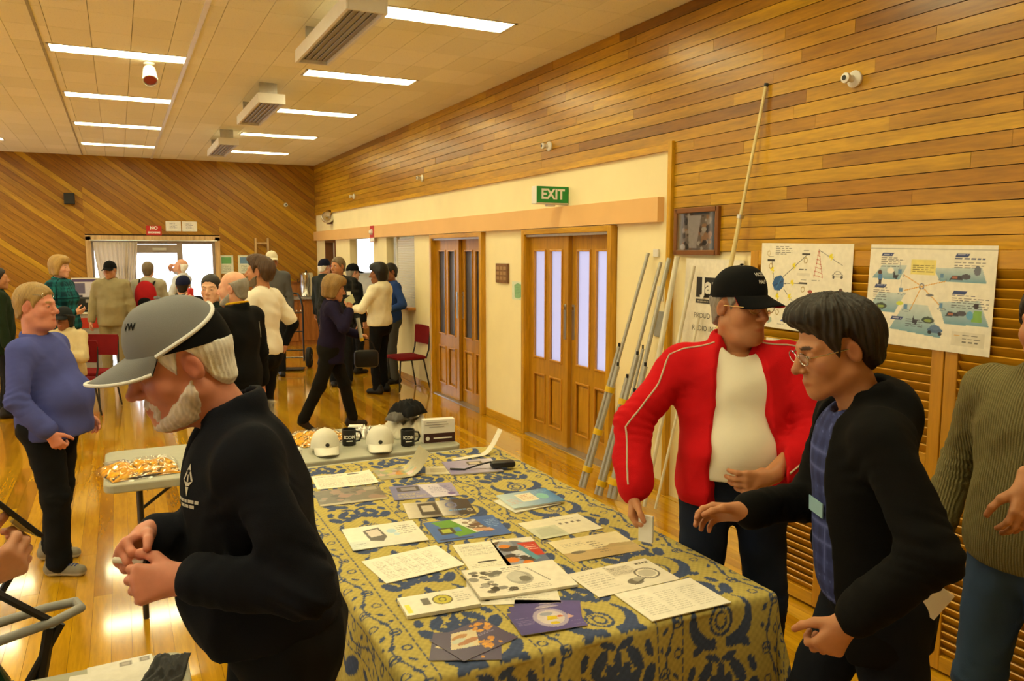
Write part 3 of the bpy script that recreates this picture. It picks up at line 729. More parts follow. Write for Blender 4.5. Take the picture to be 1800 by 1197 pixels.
# framed picture with reflecting glass
o = empty('framed_picture', (WX-.03, 4.51, 2.015), 0, 'brown framed picture under glass hung on the timber boards', 'picture')
pf = MB()
for s_ in (-1, 1): pf.box((0, s_*.225, 0), (.03, .035, .335), bev=.004); pf.box((0, 0, s_*.15), (.03, .45, .035), bev=.004)
pf.build('frame', plain('picture_frame_brown', hexc('7a4a20'), .35), o)
def photo(k):
    k.rect(0, 0, 1, 1, '6a6a72'); k.rect(.12, .06, .86, .92, '9a8c86'); k.speck(.12, .06, .86, .92, ['c9b8ae', '6e5a52', 'b07a5a', 'ded6d2', '4a4448', 'c89a78'], 60, .07, 4); k.poly([(.3, .08), (.24, .9), (.62, .9), (.5, .08)], 'd8cfd0')
sheet('print', .40, .28, '888888', photo, lambda a, b, d: Vector((.004-d, -a, b)), m_paper, o, .002, .006)
tg = NT('picture_glass'); tr_ = tg.n('BsdfTransparent'); gg_ = tg.n('BsdfGlossy'); gg_.inputs['Roughness'].default_value = .04; mx_ = tg.n('MixShader'); mx_.inputs[0].default_value = .28
tg.l(tr_.outputs[0], mx_.inputs[1]); tg.l(gg_.outputs[0], mx_.inputs[2]); tg.l(mx_.outputs[0], tg.t.nodes['Material Output'].inputs[0])
bx('picture_pane', (-.008, 0, 0), (.002, .41, .29), tg.m, o)
# map, switches, access panel
wallsheet('map_sheet', 7.39, 1.465, .26, .19, 'd9e2cc', lambda k: (k.poly([(.25, .1), (.2, .8), (.5, .92), (.85, .85), (.9, .2), (.6, .08)], '86b58a'), k.text(.3, .3, .8, .7, 5, '6a9a70', 2)), 'green map sheet in a clear sleeve beside the wooden plaque', WX-.002, 0, 'paper')
o = empty('light_switch', (WX-.004, 4.95, 1.55), 0, 'white light switch plate beside the timber corner post', 'switch')
MB().box((0, 0, 0), (.008, .075, .115), bev=.002).build('plate', m_white, o); MB().box((-.006, 0, 0), (.008, .02, .03), bev=.002).build('rocker', m_white, o)
o = empty('thermostat', (WX-.004, 5.0, 1.86), 0, 'tiny white sensor box high on the cream wall', 'sensor'); MB().box((-.008, 0, 0), (.02, .06, .06), bev=.004).build('cover', m_white, o)
o = empty('access_panel', (WX-.004, 4.945, 1.315), 0, 'grey metal access panel behind the leaning mast tubes', 'panel')
MB().box((-.002, 0, 0), (.012, .13, .2), bev=.003).build('plate', plain('grey_paint', (.3, .3, .28), .5), o)
MB().lathe([(.008, 0), (.008, .006)], 10, (-.01, .04, 0), Matrix.Rotation(R(-90), 3, 'Y')).build('latch', m_steel, o)
# ---------------------------------------------------------------- mast tubes and whip leaning on the wall
m_tube = plain('grey_aluminium_tube', (.42, .41, .36), .42, .4, .55, .06, 30)
m_cond = plain('white_conduit', hexc('d8d2bc'), .45)
m_tape = plain('yellow_tape', hexc('d8b010'), .4)
def leaner(name, foot, head_, tubes, label, cat='mast tube', tape=(), r=.019, spread=.04, mat=None):
    o = empty(name, (foot[0], foot[1], 0), 0, label, cat, 'tubes leaning on the wall'); f, h_ = Vector((0, 0, .02)), Vector((head_[0]-foot[0], head_[1]-foot[1], head_[2])); d_ = (h_-f); sd = d_.cross(Vector((1, 0, 0))).normalized()
    for k, (off, t1, rr) in enumerate(tubes):
        a = f+sd*off+Vector((-.012*(k % 2), 0, 0)); a.z = max(a.z, rr+.004); MB().tube([a, a+d_*t1], rr, 10).build('tube', mat or m_tube, o, True)
        if t1 < .95: MB().lathe([(rr*.6, 0), (rr*.6, .03)], 8, a+d_*t1).build('plug', m_black, o)
    for t in tape:
        c = f+d_*t; n_ = d_.normalized(); w_ = max(abs(q[0]) for q in tubes)+r+.004
        MB().tube([c-n_*.022+sd*s_*w_*.4 for s_ in (0,)]+[c+n_*.022], w_, 12).build('tape_band', m_tape, o, True)
    return o
leaner('mast_bundle', (3.20, 5.20), (3.69, 5.06, 1.87), [(-.018, .52, .017), (.018, .60, .017), (0, .995, .014)], 'bundle of aluminium mast tubes with three yellow tapes nearest the double doors', tape=(.08, .24, .42))
leaner('mast_bundle', (3.21, 4.98), (3.69, 4.90, 1.80), [(-.018, .60, .018), (.018, .50, .018), (0, .995, .014)], 'bundle of aluminium mast tubes standing in the middle of the leaning bundles', tape=(.05, .40))
leaner('mast_bundle', (3.25, 4.85), (3.69, 4.80, 1.83), [(-.02, .55, .019), (.02, .44, .019), (0, .995, .017), (.045, .62, .012)], 'thick bundle of aluminium mast tubes nearest the red-jacketed man', tape=(.07, .38))
for (fx, fy_), (hy, hz), rr, lab in (((3.34, 4.73), (4.66, 1.84), .020, 'fat white conduit leaning beside the framed picture'), ((3.36, 4.60), (4.47, 1.78), .015, 'thin white conduit leaning in front of the banner'), ((3.40, 4.52), (4.40, 1.42), .010, 'short white conduit leaning in front of the banner')):
    leaner('conduit', (fx, fy_), (WX-.075, hy, hz), [(0, .995, rr)], lab, 'conduit', mat=m_cond)
o = empty('whip_aerial', (3.42, 4.25, 0), 0, 'long telescopic cream whip aerial leaning on the timber boards', 'aerial')
a, b = Vector((0, 0, .03)), Vector((.275, -.385, 2.92)); m_whip = plain('cream_rod', hexc('d8c890'), .35)
for t0, t1, rr in ((0, .58, .020), (.58, .72, .015), (.72, .995, .011)): MB().tube([a+(b-a)*t0, a+(b-a)*t1], rr, 10).build('section', m_whip, o, True)
for t in (.575, .595, .715): MB().tube([a+(b-a)*t-(b-a).normalized()*.012, a+(b-a)*t+(b-a).normalized()*.012], .024, 10).build('clamp', m_brass, o, True)
MB().tube([a+(b-a)*.585+Vector((-.03, -.02, 0)), a+(b-a)*.585+Vector((.02, .03, 0))], .006, 8).build('wing_screw', m_steel, o)
MB().tube([a+(b-a)*.993, b], .013, 8).build('tip', m_black, o)
# ---------------------------------------------------------------- end wall: glazed doors, curtain, signs, kitchen bench
m_fr = plain('window_aluminium', (.32, .27, .24), .4, .4, .5)
gd = empty('door_3', (0, BY, 0), kind='structure')
cw = wood('cream_architrave', [(0, hexc('c9a878')), (1, hexc('d0b080'))], 'z', .4)
for x in (GX0+.02, GX1-.02): bx('architrave', (x, -.012, GZ/2), (.09, .07, GZ), cw, gd)
bx('architrave_head', ((GX0+GX1)/2, -.012, GZ-.02), (GX1-GX0+.06, .07, .09), cw, gd)
for x, w_ in ((-.42, .05), (.27, .06), (1.08, .10), (1.70, .05)): bx('mullion', (x, .05, 1.04), (w_, .06, 2.08), m_fr, gd)
for x0, x1, z, h_ in ((-.42, .27, .04, .08), (.27, 1.08, .04, .08), (1.08, 1.70, .04, .08), (-.42, 1.70, 2.05, .06), (.27, 1.08, 1.93, .16), (-.42, .27, 1.0, .05)): bx('transom', ((x0+x1)/2, .05, z), (x1-x0, .055, h_), m_fr, gd)
bx('door_closer', (.72, .0, 1.92), (.24, .05, .05), m_alu, gd)
for x0, x1 in ((-.40, .24), (1.13, 1.675)): bx('pane', ((x0+x1)/2, .05, 1.04), (x1-x0, .005, 1.98), m_glass, gd)
# the terrace outside
m_pave = plain('pale_paving', (.55, .54, .52), .8)
tr_ = struct('ground_terrace', (-.5, BY+6.2, -.05), (30, 12, .1), m_pave)
gp_ = struct('ground_side_yard', (8.6, 6.2, -.05), (7.5, 8, .1), m_pave)
# curtain hanging in folds, swept aside at the foot
cu = empty('curtain', (0, BY-.09, 0), 0, 'pale sheer curtain hanging in folds across the glass side light', 'curtain')
m_sheer = NT('sheer_cloth'); a_ = m_sheer.n('BsdfTranslucent'); b_ = m_sheer.n('BsdfDiffuse'); c_ = m_sheer.n('MixShader'); a_.inputs[0].default_value = (.75, .68, .58, 1); b_.inputs[0].default_value = (.7, .62, .5, 1)
m_sheer.l(b_.outputs[0], c_.inputs[1]); m_sheer.l(a_.outputs[0], c_.inputs[2]); m_sheer.l(c_.outputs[0], m_sheer.t.nodes['Material Output'].inputs[0]); m_sheer = m_sheer.m
def drape(xt0, xt1, xb0, xb1, zb, nf, name='drape'):
    nx, nz = 60, 24; V = []
    for j in range(nz+1):
        t = j/nz; z = 2.05-(2.05-zb)*t
        for i in range(nx+1):
            s_ = i/nx; x0 = xt0+(xb0-xt0)*t**1.4; x1 = xt1+(xb1-xt1)*t**1.4; V.append((x0+(x1-x0)*s_, .03*math.sin(s_*nf*2*math.pi+.6*t)*(.5+.5*t), z))
    F = [(j*(nx+1)+i, j*(nx+1)+i+1, (j+1)*(nx+1)+i+1, (j+1)*(nx+1)+i) for j in range(nz) for i in range(nx)]
    o = mesh_obj(name, V, F, m_sheer, cu, True); md = o.modifiers.new('thickness', 'SOLIDIFY'); md.thickness = .004
drape(-.40, -.02, -.12, .10, .30, 5); drape(-.02, .16, .04, .12, .30, 3); drape(.14, .34, -.02, .08, .45, 4)
MB().tube([(-.46, 0, 2.08), (1.76, 0, 2.08)], .012, 8).build('curtain_rail', m_alu, cu, True)
# signs and notices above
def backM(x, z): return lambda a, b, d: Vector((x+a, BY-.003-d, z+b))
ns = sheet('no_smoking_sign', .27, .18, 'b8201c', lambda k: (k.rect(.03, .05, .97, .95, 'c02822'), k.rect(.1, .12, .9, .40, 'd8605a')), backM(.64, 2.275), m_gloss, label='red NO SMOKING sign above the glazed doors', cat='sign', res=.008)
text_mesh('NO', .085, m_signw, backM(.64, 2.32), ns, 'lettering', depth=.003, bold=.004); text_mesh('SMOKING', .048, m_signw, backM(.64, 2.235), ns, 'lettering', depth=.003, bold=.002)
for x, lab in ((.985, 'white notice beside the red NO SMOKING sign'), (1.275, 'white notice farther along from the red NO SMOKING sign')):
    sheet('paper_notice', .27, .19, 'e2e0da', lambda k: k.text(.25, .25, .75, .8, 4, '50588a', 3), backM(x, 2.36), label=lab, cat='notice', res=.008)
for x, lab, cc in ((1.93, 'white sheet with a green picture beside the glazed doors', '6aa86a'), (2.28, 'white sheet with a blue picture beside the glazed doors', '6a90b8')):
    sheet('picture_sheet', .26, .36, 'd8ddd0', lambda k: (k.rect(.15, .55, .85, .9, cc), k.text(.2, .1, .8, .45, 5, '8a9a88', 3)), backM(x, 1.62), label=lab, cat='poster', res=.01)
o = empty('wall_speaker', (-.74, BY-.075, 2.83), 0, 'black loudspeaker box on the diagonal boards', 'speaker')
MB().box((0, 0, 0), (.17, .14, .20), bev=.008).build('cabinet', m_black, o); MB().box((0, -.073, -.01), (.14, .006, .15), bev=.002).build('grille', plain('grille_cloth', (.03, .03, .03), .9), o); bx('wall_bracket', (0, .06, .02), (.05, .03, .1), m_steel, o)
o = empty('smoke_sensor', (3.12, BY-.002, 2.82), 0, 'round white sensor on the diagonal boards near the corner', 'sensor')
MB().lathe([(.04, 0), (.042, .02), (.025, .04), (.005, .05)], 16, (0, 0, 0), Matrix.Rotation(R(90), 3, 'X')).build('cover', m_white, o, True)
MB().lathe([(.014, .045), (.012, .055)], 10, (0, 0, 0), Matrix.Rotation(R(90), 3, 'X')).build('eye', m_black, o)
o = empty('timber_rack', (2.61, BY-.05, 1.42), 0, 'small open timber rack on the wall behind the bearded man', 'rack')
for x in (-.12, .12): bx('upright', (x, 0, .35), (.035, .06, .75), cw, o)
for z in (.62, .15): bx('cross_bar', (0, 0, z), (.21, .05, .03), cw, o)
# kitchen bench along the end wall
m_cab = wood('cabinet_timber', [(0, hexc('9c5f28')), (1, hexc('a86a30'))], 'z', .35, .2)
kb = empty('kitchen_bench', (2.95, BY-.36, 0), 0, 'timber kitchen bench cabinet with round pale knobs', 'cabinet')
bx('carcass', (0, .02, .46), (1.4, .6, .92), m_cab, kb)
for k in range(3):
    d_ = MB().box((-.46+.46*k, -.29, .48), (.44, .018, .78), bev=.004).build('cabinet_door', m_cab, kb)
    for s_ in (-1, 1): MB().lathe([(.006, 0), (.014, .012), (.014, .02), (.004, .026)], 10, (-.46+.46*k+.19*s_, -.3, .70), Matrix.Rotation(R(90), 3, 'X')).build('knob', m_white, d_)
MB().box((0, 0, .94), (1.44, .68, .04), bev=.008).build('benchtop', plain('speckled_laminate', (.30, .26, .24), .4, .4, 0, .5, 90), kb)
bx('splashback', (0, .31, 1.10), (1.44, .02, .28), m_cab, kb); bx('shelf_rail', (0, .29, 1.255), (1.44, .06, .03), m_cab, kb)
o = empty('kettle', (2.98, BY-.42, .962), 0, 'chrome whistling kettle on the kitchen bench', 'kettle')
MB().lathe([(.095, 0), (.115, .02), (.11, .08), (.085, .14), (.05, .175), (.012, .19)], 22).build('body', m_steel, o, True)
MB().tube([(.06*math.cos(q)*1.2, 0, .155+.10*math.sin(q)) for q in np.linspace(0, math.pi, 12)], .010, 8).build('handle', m_black, o, True)
MB().tube([(-.095, 0, .08), (-.135, 0, .12), (-.15, 0, .15)], [.022, .016, .012], 10).build('spout', m_steel, o, True); MB().lathe([(.008, 0), (.014, .012), (.004, .024)], 10, (0, 0, .188)).build('lid_knob', m_black, o)
o = empty('water_urn', (3.40, BY-.44, .962), 0, 'tall stainless water urn on the kitchen bench', 'urn')
MB().lathe([(.14, 0), (.145, .02), (.14, .03), (.14, .44), (.145, .45), (.12, .49), (.02, .5)], 24).build('body', m_steel, o, True)
MB().tube([(-.04, -.13, .06), (-.04, -.17, .06), (-.04, -.18, .03)], .012, 8).build('tap', m_black, o); MB().lathe([(.02, 0), (.02, .03)], 10, (0, 0, .5)).build('lid_handle', m_black, o)
for s_ in (-1, 1): MB().tube([(s_*.14, 0, .36), (s_*.175, 0, .36), (s_*.175, 0, .30), (s_*.14, 0, .30)], .008, 8).build('side_handle', m_black, o)
# hand truck standing in front of it
o = empty('hand_truck', (2.40, 12.85, 0), R(-20), 'black hand truck with pneumatic wheels standing by the kitchen bench', 'hand truck')
for s_ in (-.21, .21): MB().tube([(s_, .02, .12), (s_, .02, 1.0), (s_*.85, .06, 1.12), (s_*.6, .12, 1.2)], .014, 10).build('upright', m_black, o, True)
MB().tube([(-.126, .12, 1.2), (0, .14, 1.22), (.126, .12, 1.2)], .014, 10).build('handle', m_black, o, True)
for z in (.3, .6, .9): MB().tube([(-.21, .02, z), (.21, .02, z)], .010, 8).build('cross_bar', m_black, o)
bx('toe_plate', (0, -.12, .02), (.46, .26, .012), m_black, o); MB().tube([(-.33, .10, .17), (.33, .10, .17)], .010, 8).build('axle', m_steel, o)
m_rub = plain('tyre_rubber', (.015, .014, .013), .8)
for s_ in (-.28, .28):
    wl_ = empty('wheel', (s_, .10, .17), parent=o); Q = Matrix.Rotation(R(90), 3, 'Y')
    MB().lathe([(.09, -.04), (.14, -.045), (.168, -.02), (.168, .02), (.14, .045), (.09, .04)], 24, (0, 0, 0), Q).build('tyre', m_rub, wl_, True)
    MB().lathe([(.02, -.05), (.09, -.03), (.09, .03), (.02, .05)], 16, (0, 0, 0), Q).build('hub', m_steel, wl_, True)
# appliance stand by the curtain: red drawer unit, printer, display board
o = empty('drawer_cabinet', (-.62, 14.3, 0), 0, 'grey cabinet with a red perforated panel by the curtain', 'cabinet')
m_gc = plain('grey_cabinet_paint', (.32, .30, .28), .5)
bx('body', (0, 0, .45), (.62, .5, .9), m_gc, o); rp = bx('red_panel', (0, -.256, .76), (.58, .012, .16), plain('red_panel_paint', hexc('b03020'), .45), o)
for k in range(4): MB().lathe([(.012, 0), (.012, .004)], 10, (-.2+.13*k, -.262, .76), Matrix.Rotation(R(90), 3, 'X')).build('hole', m_black, rp)
MB().box((0, 0, .915), (.66, .54, .03), bev=.006).build('cabinet_top', m_white, o); MB().tube([(-.12, -.26, .55), (-.12, -.29, .55), (.12, -.29, .55), (.12, -.26, .55)], .007, 8).build('handle', m_steel, o)
o = empty('printer', (-.50, 14.28, .93), 0, 'black printer on the grey cabinet', 'printer')
MB().box((0, 0, .11), (.36, .32, .22), bev=.015).build('body', m_black, o); MB().box((0, -.2, .03), (.26, .12, .012), bev=.003).build('paper_tray', m_black, o); bx('control_panel', (.08, -.162, .17), (.14, .006, .05), m_gc, o)
o = empty('paper_cup', (-.80, 14.2, .93), 0, 'pale paper cup beside the black printer', 'cup'); MB().lathe([(.03, 0), (.042, .13), (.045, .135), (.04, .13), (.028, .004)], 16).build('cup_wall', m_white, o, True)
o = empty('display_board', (-.38, 14.62, .93), R(0), 'white display board with pictures behind the black printer', 'board')
sheet('board_print', .62, .46, 'd2ccdc', lambda k: (k.rect(0, .9, 1, 1, '5a4a78'), k.rect(.06, .5, .3, .85, '6a6484'), k.rect(.08, .05, .24, .45, '3c3848'), k.rect(.45, .15, .8, .8, 'e6e4e8'), k.text(.5, .3, .75, .5, 3, '4a4a58', 3), k.rect(.3, .04, .9, .1, '8a86a0')), lambda a, b, d: Vector((a, -.01-d, .27+b)), parent=o, res=.01)
bx('backing', (0, 0, .27), (.64, .02, .5), m_white, o)
# ---------------------------------------------------------------- red stacking chairs
m_uph = fabric('maroon_upholstery', hexc('7a1a1c'), .4, 500, .08); m_ctube = plain('black_tube', (.02, .018, .016), .35, .5)
def chair(loc, rz, label, side_only=False):
    o = empty('stacking_chair', (loc[0], loc[1], 0), R(rz), label, 'chair', 'maroon stacking chairs')
    MB().box((0, .01, .45), (.44, .42, .045), bev=.02).build('seat', m_uph, o, True)
    V = MB(); n = 10
    bk = []
    for i in range(n+1):
        x = -.21+.42*i/n; y = -.235-.02*(1-(x/.21)**2)
        bk.append((x, y))
    VV, FF = [], []
    for j, z in enumerate((.62, .64, .84, .87)):
        for (x, y) in bk: s_ = .94 if j in (0, 3) else 1; VV.append((x*s_, y-.05*(z-.6)+.0, z))
    for (dy) in (-.03,):
        m0 = len(VV); VV += [(x, y+dy, z) for x, y, z in VV]
    N = n+1
    for j in range(3):
        for i in range(n): FF.append((j*N+i, j*N+i+1, (j+1)*N+i+1, (j+1)*N+i)); FF.append((m0+j*N+i+1, m0+j*N+i, m0+(j+1)*N+i, m0+(j+1)*N+i+1))
    for i in range(n): FF.append((i+1, i, m0+i, m0+i+1)); FF.append((3*N+i, 3*N+i+1, m0+3*N+i+1, m0+3*N+i))
    for j in range(3): FF.append((j*N, (j+1)*N, m0+(j+1)*N, m0+j*N)); FF.append(((j+1)*N-1, m0+(j+1)*N-1, m0+(j+2)*N-1, (j+2)*N-1))
    mesh_obj('backrest', VV, FF, m_uph, o)
    for s_ in (-1, 1):
        MB().tube([(s_*.205, -.20, .43), (s_*.21, -.24, .55), (s_*.205, -.262, .80)], .011, 8).build('back_support', m_ctube, o, True)
        MB().tube([(s_*.19, .17, .43), (s_*.22, .21, .01)], .011, 8).build('leg', m_ctube, o, True)
        MB().tube([(s_*.19, -.17, .43), (s_*.22, -.25, .01)], .011, 8).build('leg', m_ctube, o, True)
        MB().tube([(s_*.19, .18, .425), (s_*.19, -.18, .425)], .010, 8).build('seat_rail', m_ctube, o)
    return o
chair((3.45, 10.22), 97, 'maroon chair standing alone against the cream wall')
chair((-.56, 9.93), 155, 'maroon chair under the seated woman in the beige jacket')
chair((-.36, 10.58), 150, 'empty maroon chair just behind the seated woman')
# ---------------------------------------------------------------- tables
m_plast = plain('grey_table_plastic', hexc('a9a998'), .5, .35, 0, .04, 20, .15, 300)
def folding_table(x0, x1, y0, y1, z, label, m=m_plast):
    o = empty('folding_table', ((x0+x1)/2, (y0+y1)/2, 0), 0, label, 'table'); L, W = x1-x0, y1-y0
    bm = bmesh.new(); r = .06; P = []
    for cx_, cy_, a0 in ((L/2-r, W/2-r, 0), (-L/2+r, W/2-r, 90), (-L/2+r, -W/2+r, 180), (L/2-r, -W/2+r, 270)):
        for q in range(7): P.append((cx_+r*math.cos(R(a0+15*q)), cy_+r*math.sin(R(a0+15*q))))
    t_ = MB().prism(P, lambda p_: Vector((p_[0], p_[1], z-.045)), (0, 0, .045)); tb = t_.build('tabletop', m, o)
    md = tb.modifiers.new('edge', 'BEVEL'); md.width = .008; md.segments = 2; md.limit_method = 'ANGLE'
    lx = L/2-.16; ly = W/2-.10
    for sx in (-1, 1):
        for sy in (-1, 1): MB().tube([(sx*lx, sy*ly, z-.045), (sx*lx, sy*ly, .005)], .0145, 10).build('leg', m_ctube, o, True)
        MB().tube([(sx*lx, -ly, .10), (sx*lx, ly, .10)], .011, 8).build('leg_brace', m_ctube, o); MB().tube([(sx*lx, 0, z-.25), (sx*(lx-.28), 0, z-.05)], .009, 8).build('fold_strut', m_ctube, o)
        MB().tube([(sx*lx, -ly, z-.25), (sx*lx, ly, z-.25)], .010, 8).build('leg_brace', m_ctube, o)
    return o
TZ = .745
folding_table(-.12, 1.76, 4.20, 4.94, TZ, 'pale grey folding table with bags and caps behind the patterned cloth')
folding_table(.66, 1.86, 1.92, 4.12, TZ, 'folding table hidden under the blue and tan patterned cloth')
folding_table(-.46, .12, 1.30, 2.34, TZ, 'grey folding table corner holding white envelopes')
# --- the patterned cloth
def damask(X, Y):
    """blue motifs woven on tan: wide fruit bands between narrow scroll bands; X across, Y along"""
    jag = .0018*np.sin(X*420+3*np.sin(Y*130))+.0018*np.sin(Y*380+3*np.sin(X*150))
    blue = np.zeros(X.shape, bool)
    def E(cx, cy, rx, ry, x, y, a=0, ring=None):
        c, s_ = math.cos(a), math.sin(a); dx, dy = x-cx, y-cy; u, v = dx*c+dy*s_, -dx*s_+dy*c; d = (u/rx)**2+(v/ry)**2
        return (d < 1) if ring is None else ((d < 1) & (d > ring))
    for c0, wd in ((1.66, .28), (1.265, .28), (.87, .28)):
        p_ = np.abs(X-c0)+jag*.6; q = np.mod(Y+.13*(c0 > 1.4), .37)+jag; m = np.abs(X-c0) < wd/2-.006; b = np.zeros(X.shape, bool)
        b |= E(0, .10, .046, .052, p_, q, 0, .62) | E(0, .10, .024, .032, p_, q, 0, .45) | E(0, .163, .013, .022, p_, q)
        b |= E(.032, .105, .092, .098, p_, q) & ~E(.012, .135, .086, .092, p_, q) & (p_ > .018)
        for a, r_ in ((.35, .06), (.95, .055), (1.5, .03)): b |= E(math.sin(a)*.06, .215+math.cos(a)*.05, .017, r_*.6, p_, q, -a)
        b |= E(.105, .235, .022, .042, p_, q, -.5) | E(.060, .300, .020, .046, p_, q, .55) | E(.0, .300, .014, .034, p_, q) | E(.112, .315, .014, .028, p_, q, .3) | E(.085, .02, .016, .03, p_, q, .9) | E(.03, .35, .03, .012, p_, q, .4)
        blue |= b & m
    for c0, wd in ((1.86, .10), (1.4625, .10), (1.0675, .10), (.655, .12), (1.965, .10), (.545, .09)):
        x = X-c0; q = np.mod(Y, .15); m = np.abs(x) < wd/2; sg = np.where(np.mod(Y, .3) < .15, 1, -1)
        b = np.abs(x-.02*np.sin(Y*2*math.pi/.3)) < .0042
        b |= E(.026, .05, .021, .021, x*sg, q, 0, .5) | E(.030, .05, .007, .007, x*sg, q) | E(-.028, .10, .017, .017, x*sg, q, 0, .42) | E(.012, .115, .008, .018, x*sg, q, .7) | E(-.02, .03, .007, .016, x*sg, q, -.7) | E(.036, .125, .006, .009, x*sg, q)
        blue |= b & m; blue |= (np.abs(np.abs(x)-wd/2) < .0022) & (np.mod(Y, .03) < .022)
    x = X-2.06; q = np.mod(Y, .19); blue |= (E(0, .06, .03, .05, x, q, .6) | E(.0, .14, .016, .04, x, q, -.5)) & (np.abs(x) < .05)
    x = X-.45; blue |= (E(0, .06, .03, .05, x, q, .6) | E(.0, .14, .016, .04, x, q, -.5)) & (np.abs(x) < .05)
    return blue
def tablecloth():
    x0, x1, y0, y1, z = .635, 1.885, 1.875, 4.07, TZ+.004; dl, dr, df, db = .34, .30, .40, .0; st = .0055
    xs = np.arange(x0-dl, x1+dr+st, st); ys = np.arange(y0-df, y1+db+st, st); U, Vv = np.meshgrid(xs, ys)
    eu = np.maximum(0, U-x1)-np.maximum(0, x0-U); ev = -np.maximum(0, y0-Vv); r = np.hypot(eu, ev)
    rb = .018                                   # rounded edge
    X = np.clip(U, x0, x1); Y = np.clip(Vv, y0, y1); cor = np.minimum(np.abs(eu), np.abs(ev))
    ang = np.clip(r/rb, 0, math.pi/2); out = rb*np.sin(ang); dn = rb*(1-np.cos(ang))+np.maximum(0, r-rb*math.pi/2)
    wav = (.016*np.sin(Vv*17+2*np.sin(Vv*5))*np.minimum(1, np.abs(eu)/.25)+.018*np.sin(U*19+1.5*np.sin(U*6))*np.minimum(1, np.abs(ev)/.25))*(r > .03)
    out = out+.035*np.minimum(1, r/.4)+wav+.20*cor*(1-.3*np.minimum(1, cor/.3))
    rr = np.maximum(r, 1e-6); X = X+eu/rr*out*(r > 0); Y = Y+ev/rr*out*(r > 0)
    Z = z-dn+.0022*np.sin(U*23+np.sin(Vv*9))*np.sin(Vv*14)*(r < .01)+.0022
    far = np.clip((Vv-(y1-.10))/.1, 0, 1)
    b = damask(U, Vv); tan, blu = np.array(hexc('bfae62')), np.array(hexc('465478')); n_ = .92+.12*np.sin(U*900)*np.sin(Vv*900)
    col = np.where(b[..., None], blu, tan)*n_[..., None]
    nx, ny = len(xs), len(ys); i = np.arange(nx*ny).reshape(ny, nx); F = np.stack([i[:-1, :-1], i[:-1, 1:], i[1:, 1:], i[1:, :-1]], -1).reshape(-1, 4)
    o = mesh_obj('tablecloth', np.stack([X, Y, Z], -1).reshape(-1, 3), F, painted('woven_cloth', .85, .2, .35, 900), None, True, col.reshape(-1, 3))
    md = o.modifiers.new('thickness', 'SOLIDIFY'); md.thickness = .0015; md.offset = -1
    tag(o, 'tan cloth woven with blue fruit and scroll motifs draped over the long table', 'tablecloth'); return z+.0045
PZ = tablecloth()
# ---------------------------------------------------------------- brochures and sheets on the cloth
def flat(x, y, rz, z=PZ):
    c, s_ = math.cos(R(rz)), math.sin(R(rz)); return lambda a, b, d: Vector((x+a*c-b*s_, y+a*s_+b*c, z+d))
GP = 'brochures and sheets on the patterned cloth'
def brochure(label, x, y, w, h, rz, base, paint, gloss=True, thick=.0012, name='brochure', cat='brochure', z=PZ, curl=None, res=.0032):
    return sheet(name, w, h, base, paint, flat(x, y, rz, z), m_gloss if gloss else m_paper, None, thick, res, label, cat, GP, curl)
def forms(k): k.text(.05, .80, .5, .95, 2, '8a867a', 2); k.text(.06, .08, .46, .75, 12, 'a8a496', 3); k.text(.54, .08, .95, .75, 12, 'a8a496', 4); k.rect(.6, .85, .8, .92, '4a4a48')
brochure('white price list sheet beside the dark brochure, next to the caps', .945, 3.765, .292, .235, -5, 'e8e2d0', forms, False, name='price_list', cat='paper', curl=lambda x, y: .006*np.maximum(0, x-.8)*5)
def darkb(k): k.grad(0, 0, 1, 1, '4a4438', '6a6454'); k.speck(0, 0, 1, 1, ['2e2a22', '7a7466', '8a6a58', '57503f'], 40, .09, 5); k.rect(0, 0, 1, .12, 'a89c80'); k.ell(.42, .5, .10, .12, '8a6458'); k.rect(.75, .7, .95, .9, '9a927e')
brochure('dark brown and grey photo brochure lying below the price list', .905, 3.509, .304, .235, -4, '554e40', darkb)
def purpleb(k): k.grad(0, 0, 1, 1, '6a70a8', '9a94c0'); k.poly([(.45, 1), (.75, 1), (.95, 0), (.6, 0)], 'cfcbe0'); k.rect(.1, .55, .45, .9, '3c3a48'); k.rect(.16, .62, .4, .84, '8a8898'); k.text(.08, .1, .5, .45, 5, 'd8c858', 3); k.text(.6, .3, .95, .8, 6, '5a60a0', 4); k.ell(.9, .2, .06, .1, '5a4a98')
brochure('lilac and blue radio brochure with yellow print', 1.232, 3.419, .301, .215, -11, '8a88b8', purpleb)
def handset(k): k.grad(0, 0, .55, 1, 'd8d0bc', '4a443c'); k.rect(.52, 0, 1, 1, '2c2a30'); k.grad(.5, 0, .75, 1, 'd2cec4', '3c4468'); k.rect(.2, .12, .48, .88, '2e2a26'); k.rect(.25, .35, .42, .75, 'bcb4a4'); k.ell(.7, .65, .09, .18, '5a6aa8', .5); k.text(.62, .25, .9, .38, 1, '5a90c8', 2, .8); k.ell(.93, .25, .04, .1, 'b8b0a0', .4)
brochure('black and white brochure showing a dark handset', 1.205, 3.151, .292, .210, -11, '4a4640', handset)
def bluegreen(k): k.rect(0, 0, 1, 1, '2e62ae'); k.poly([(.1, .95), (.40, 1), (.62, .25), (.32, .15)], '5c9a34'); k.poly([(.38, .98), (.55, 1), (.72, .30), (.58, .25)], 'd8dcd4'); k.rect(.12, .32, .32, .62, '3a3a2e'); k.rect(.15, .38, .28, .57, 'a4b038'); k.rect(.33, .4, .42, .6, '3e7ac0'); k.poly([(.50, .9), (.7, .85), (.8, .2), (.64, .3)], '6a5044'); k.poly([(.56, .45), (.80, .40), (.84, .25), (.6, .3)], 'c89878'); k.speck(.52, .5, .72, .9, ['3a3232', '8a7a6a', 'd8d4cc'], 16, .05, 3); k.text(.8, .4, .97, .8, 5, '88b0e0', 4); k.rect(.05, .06, .5, .12, '22305a')
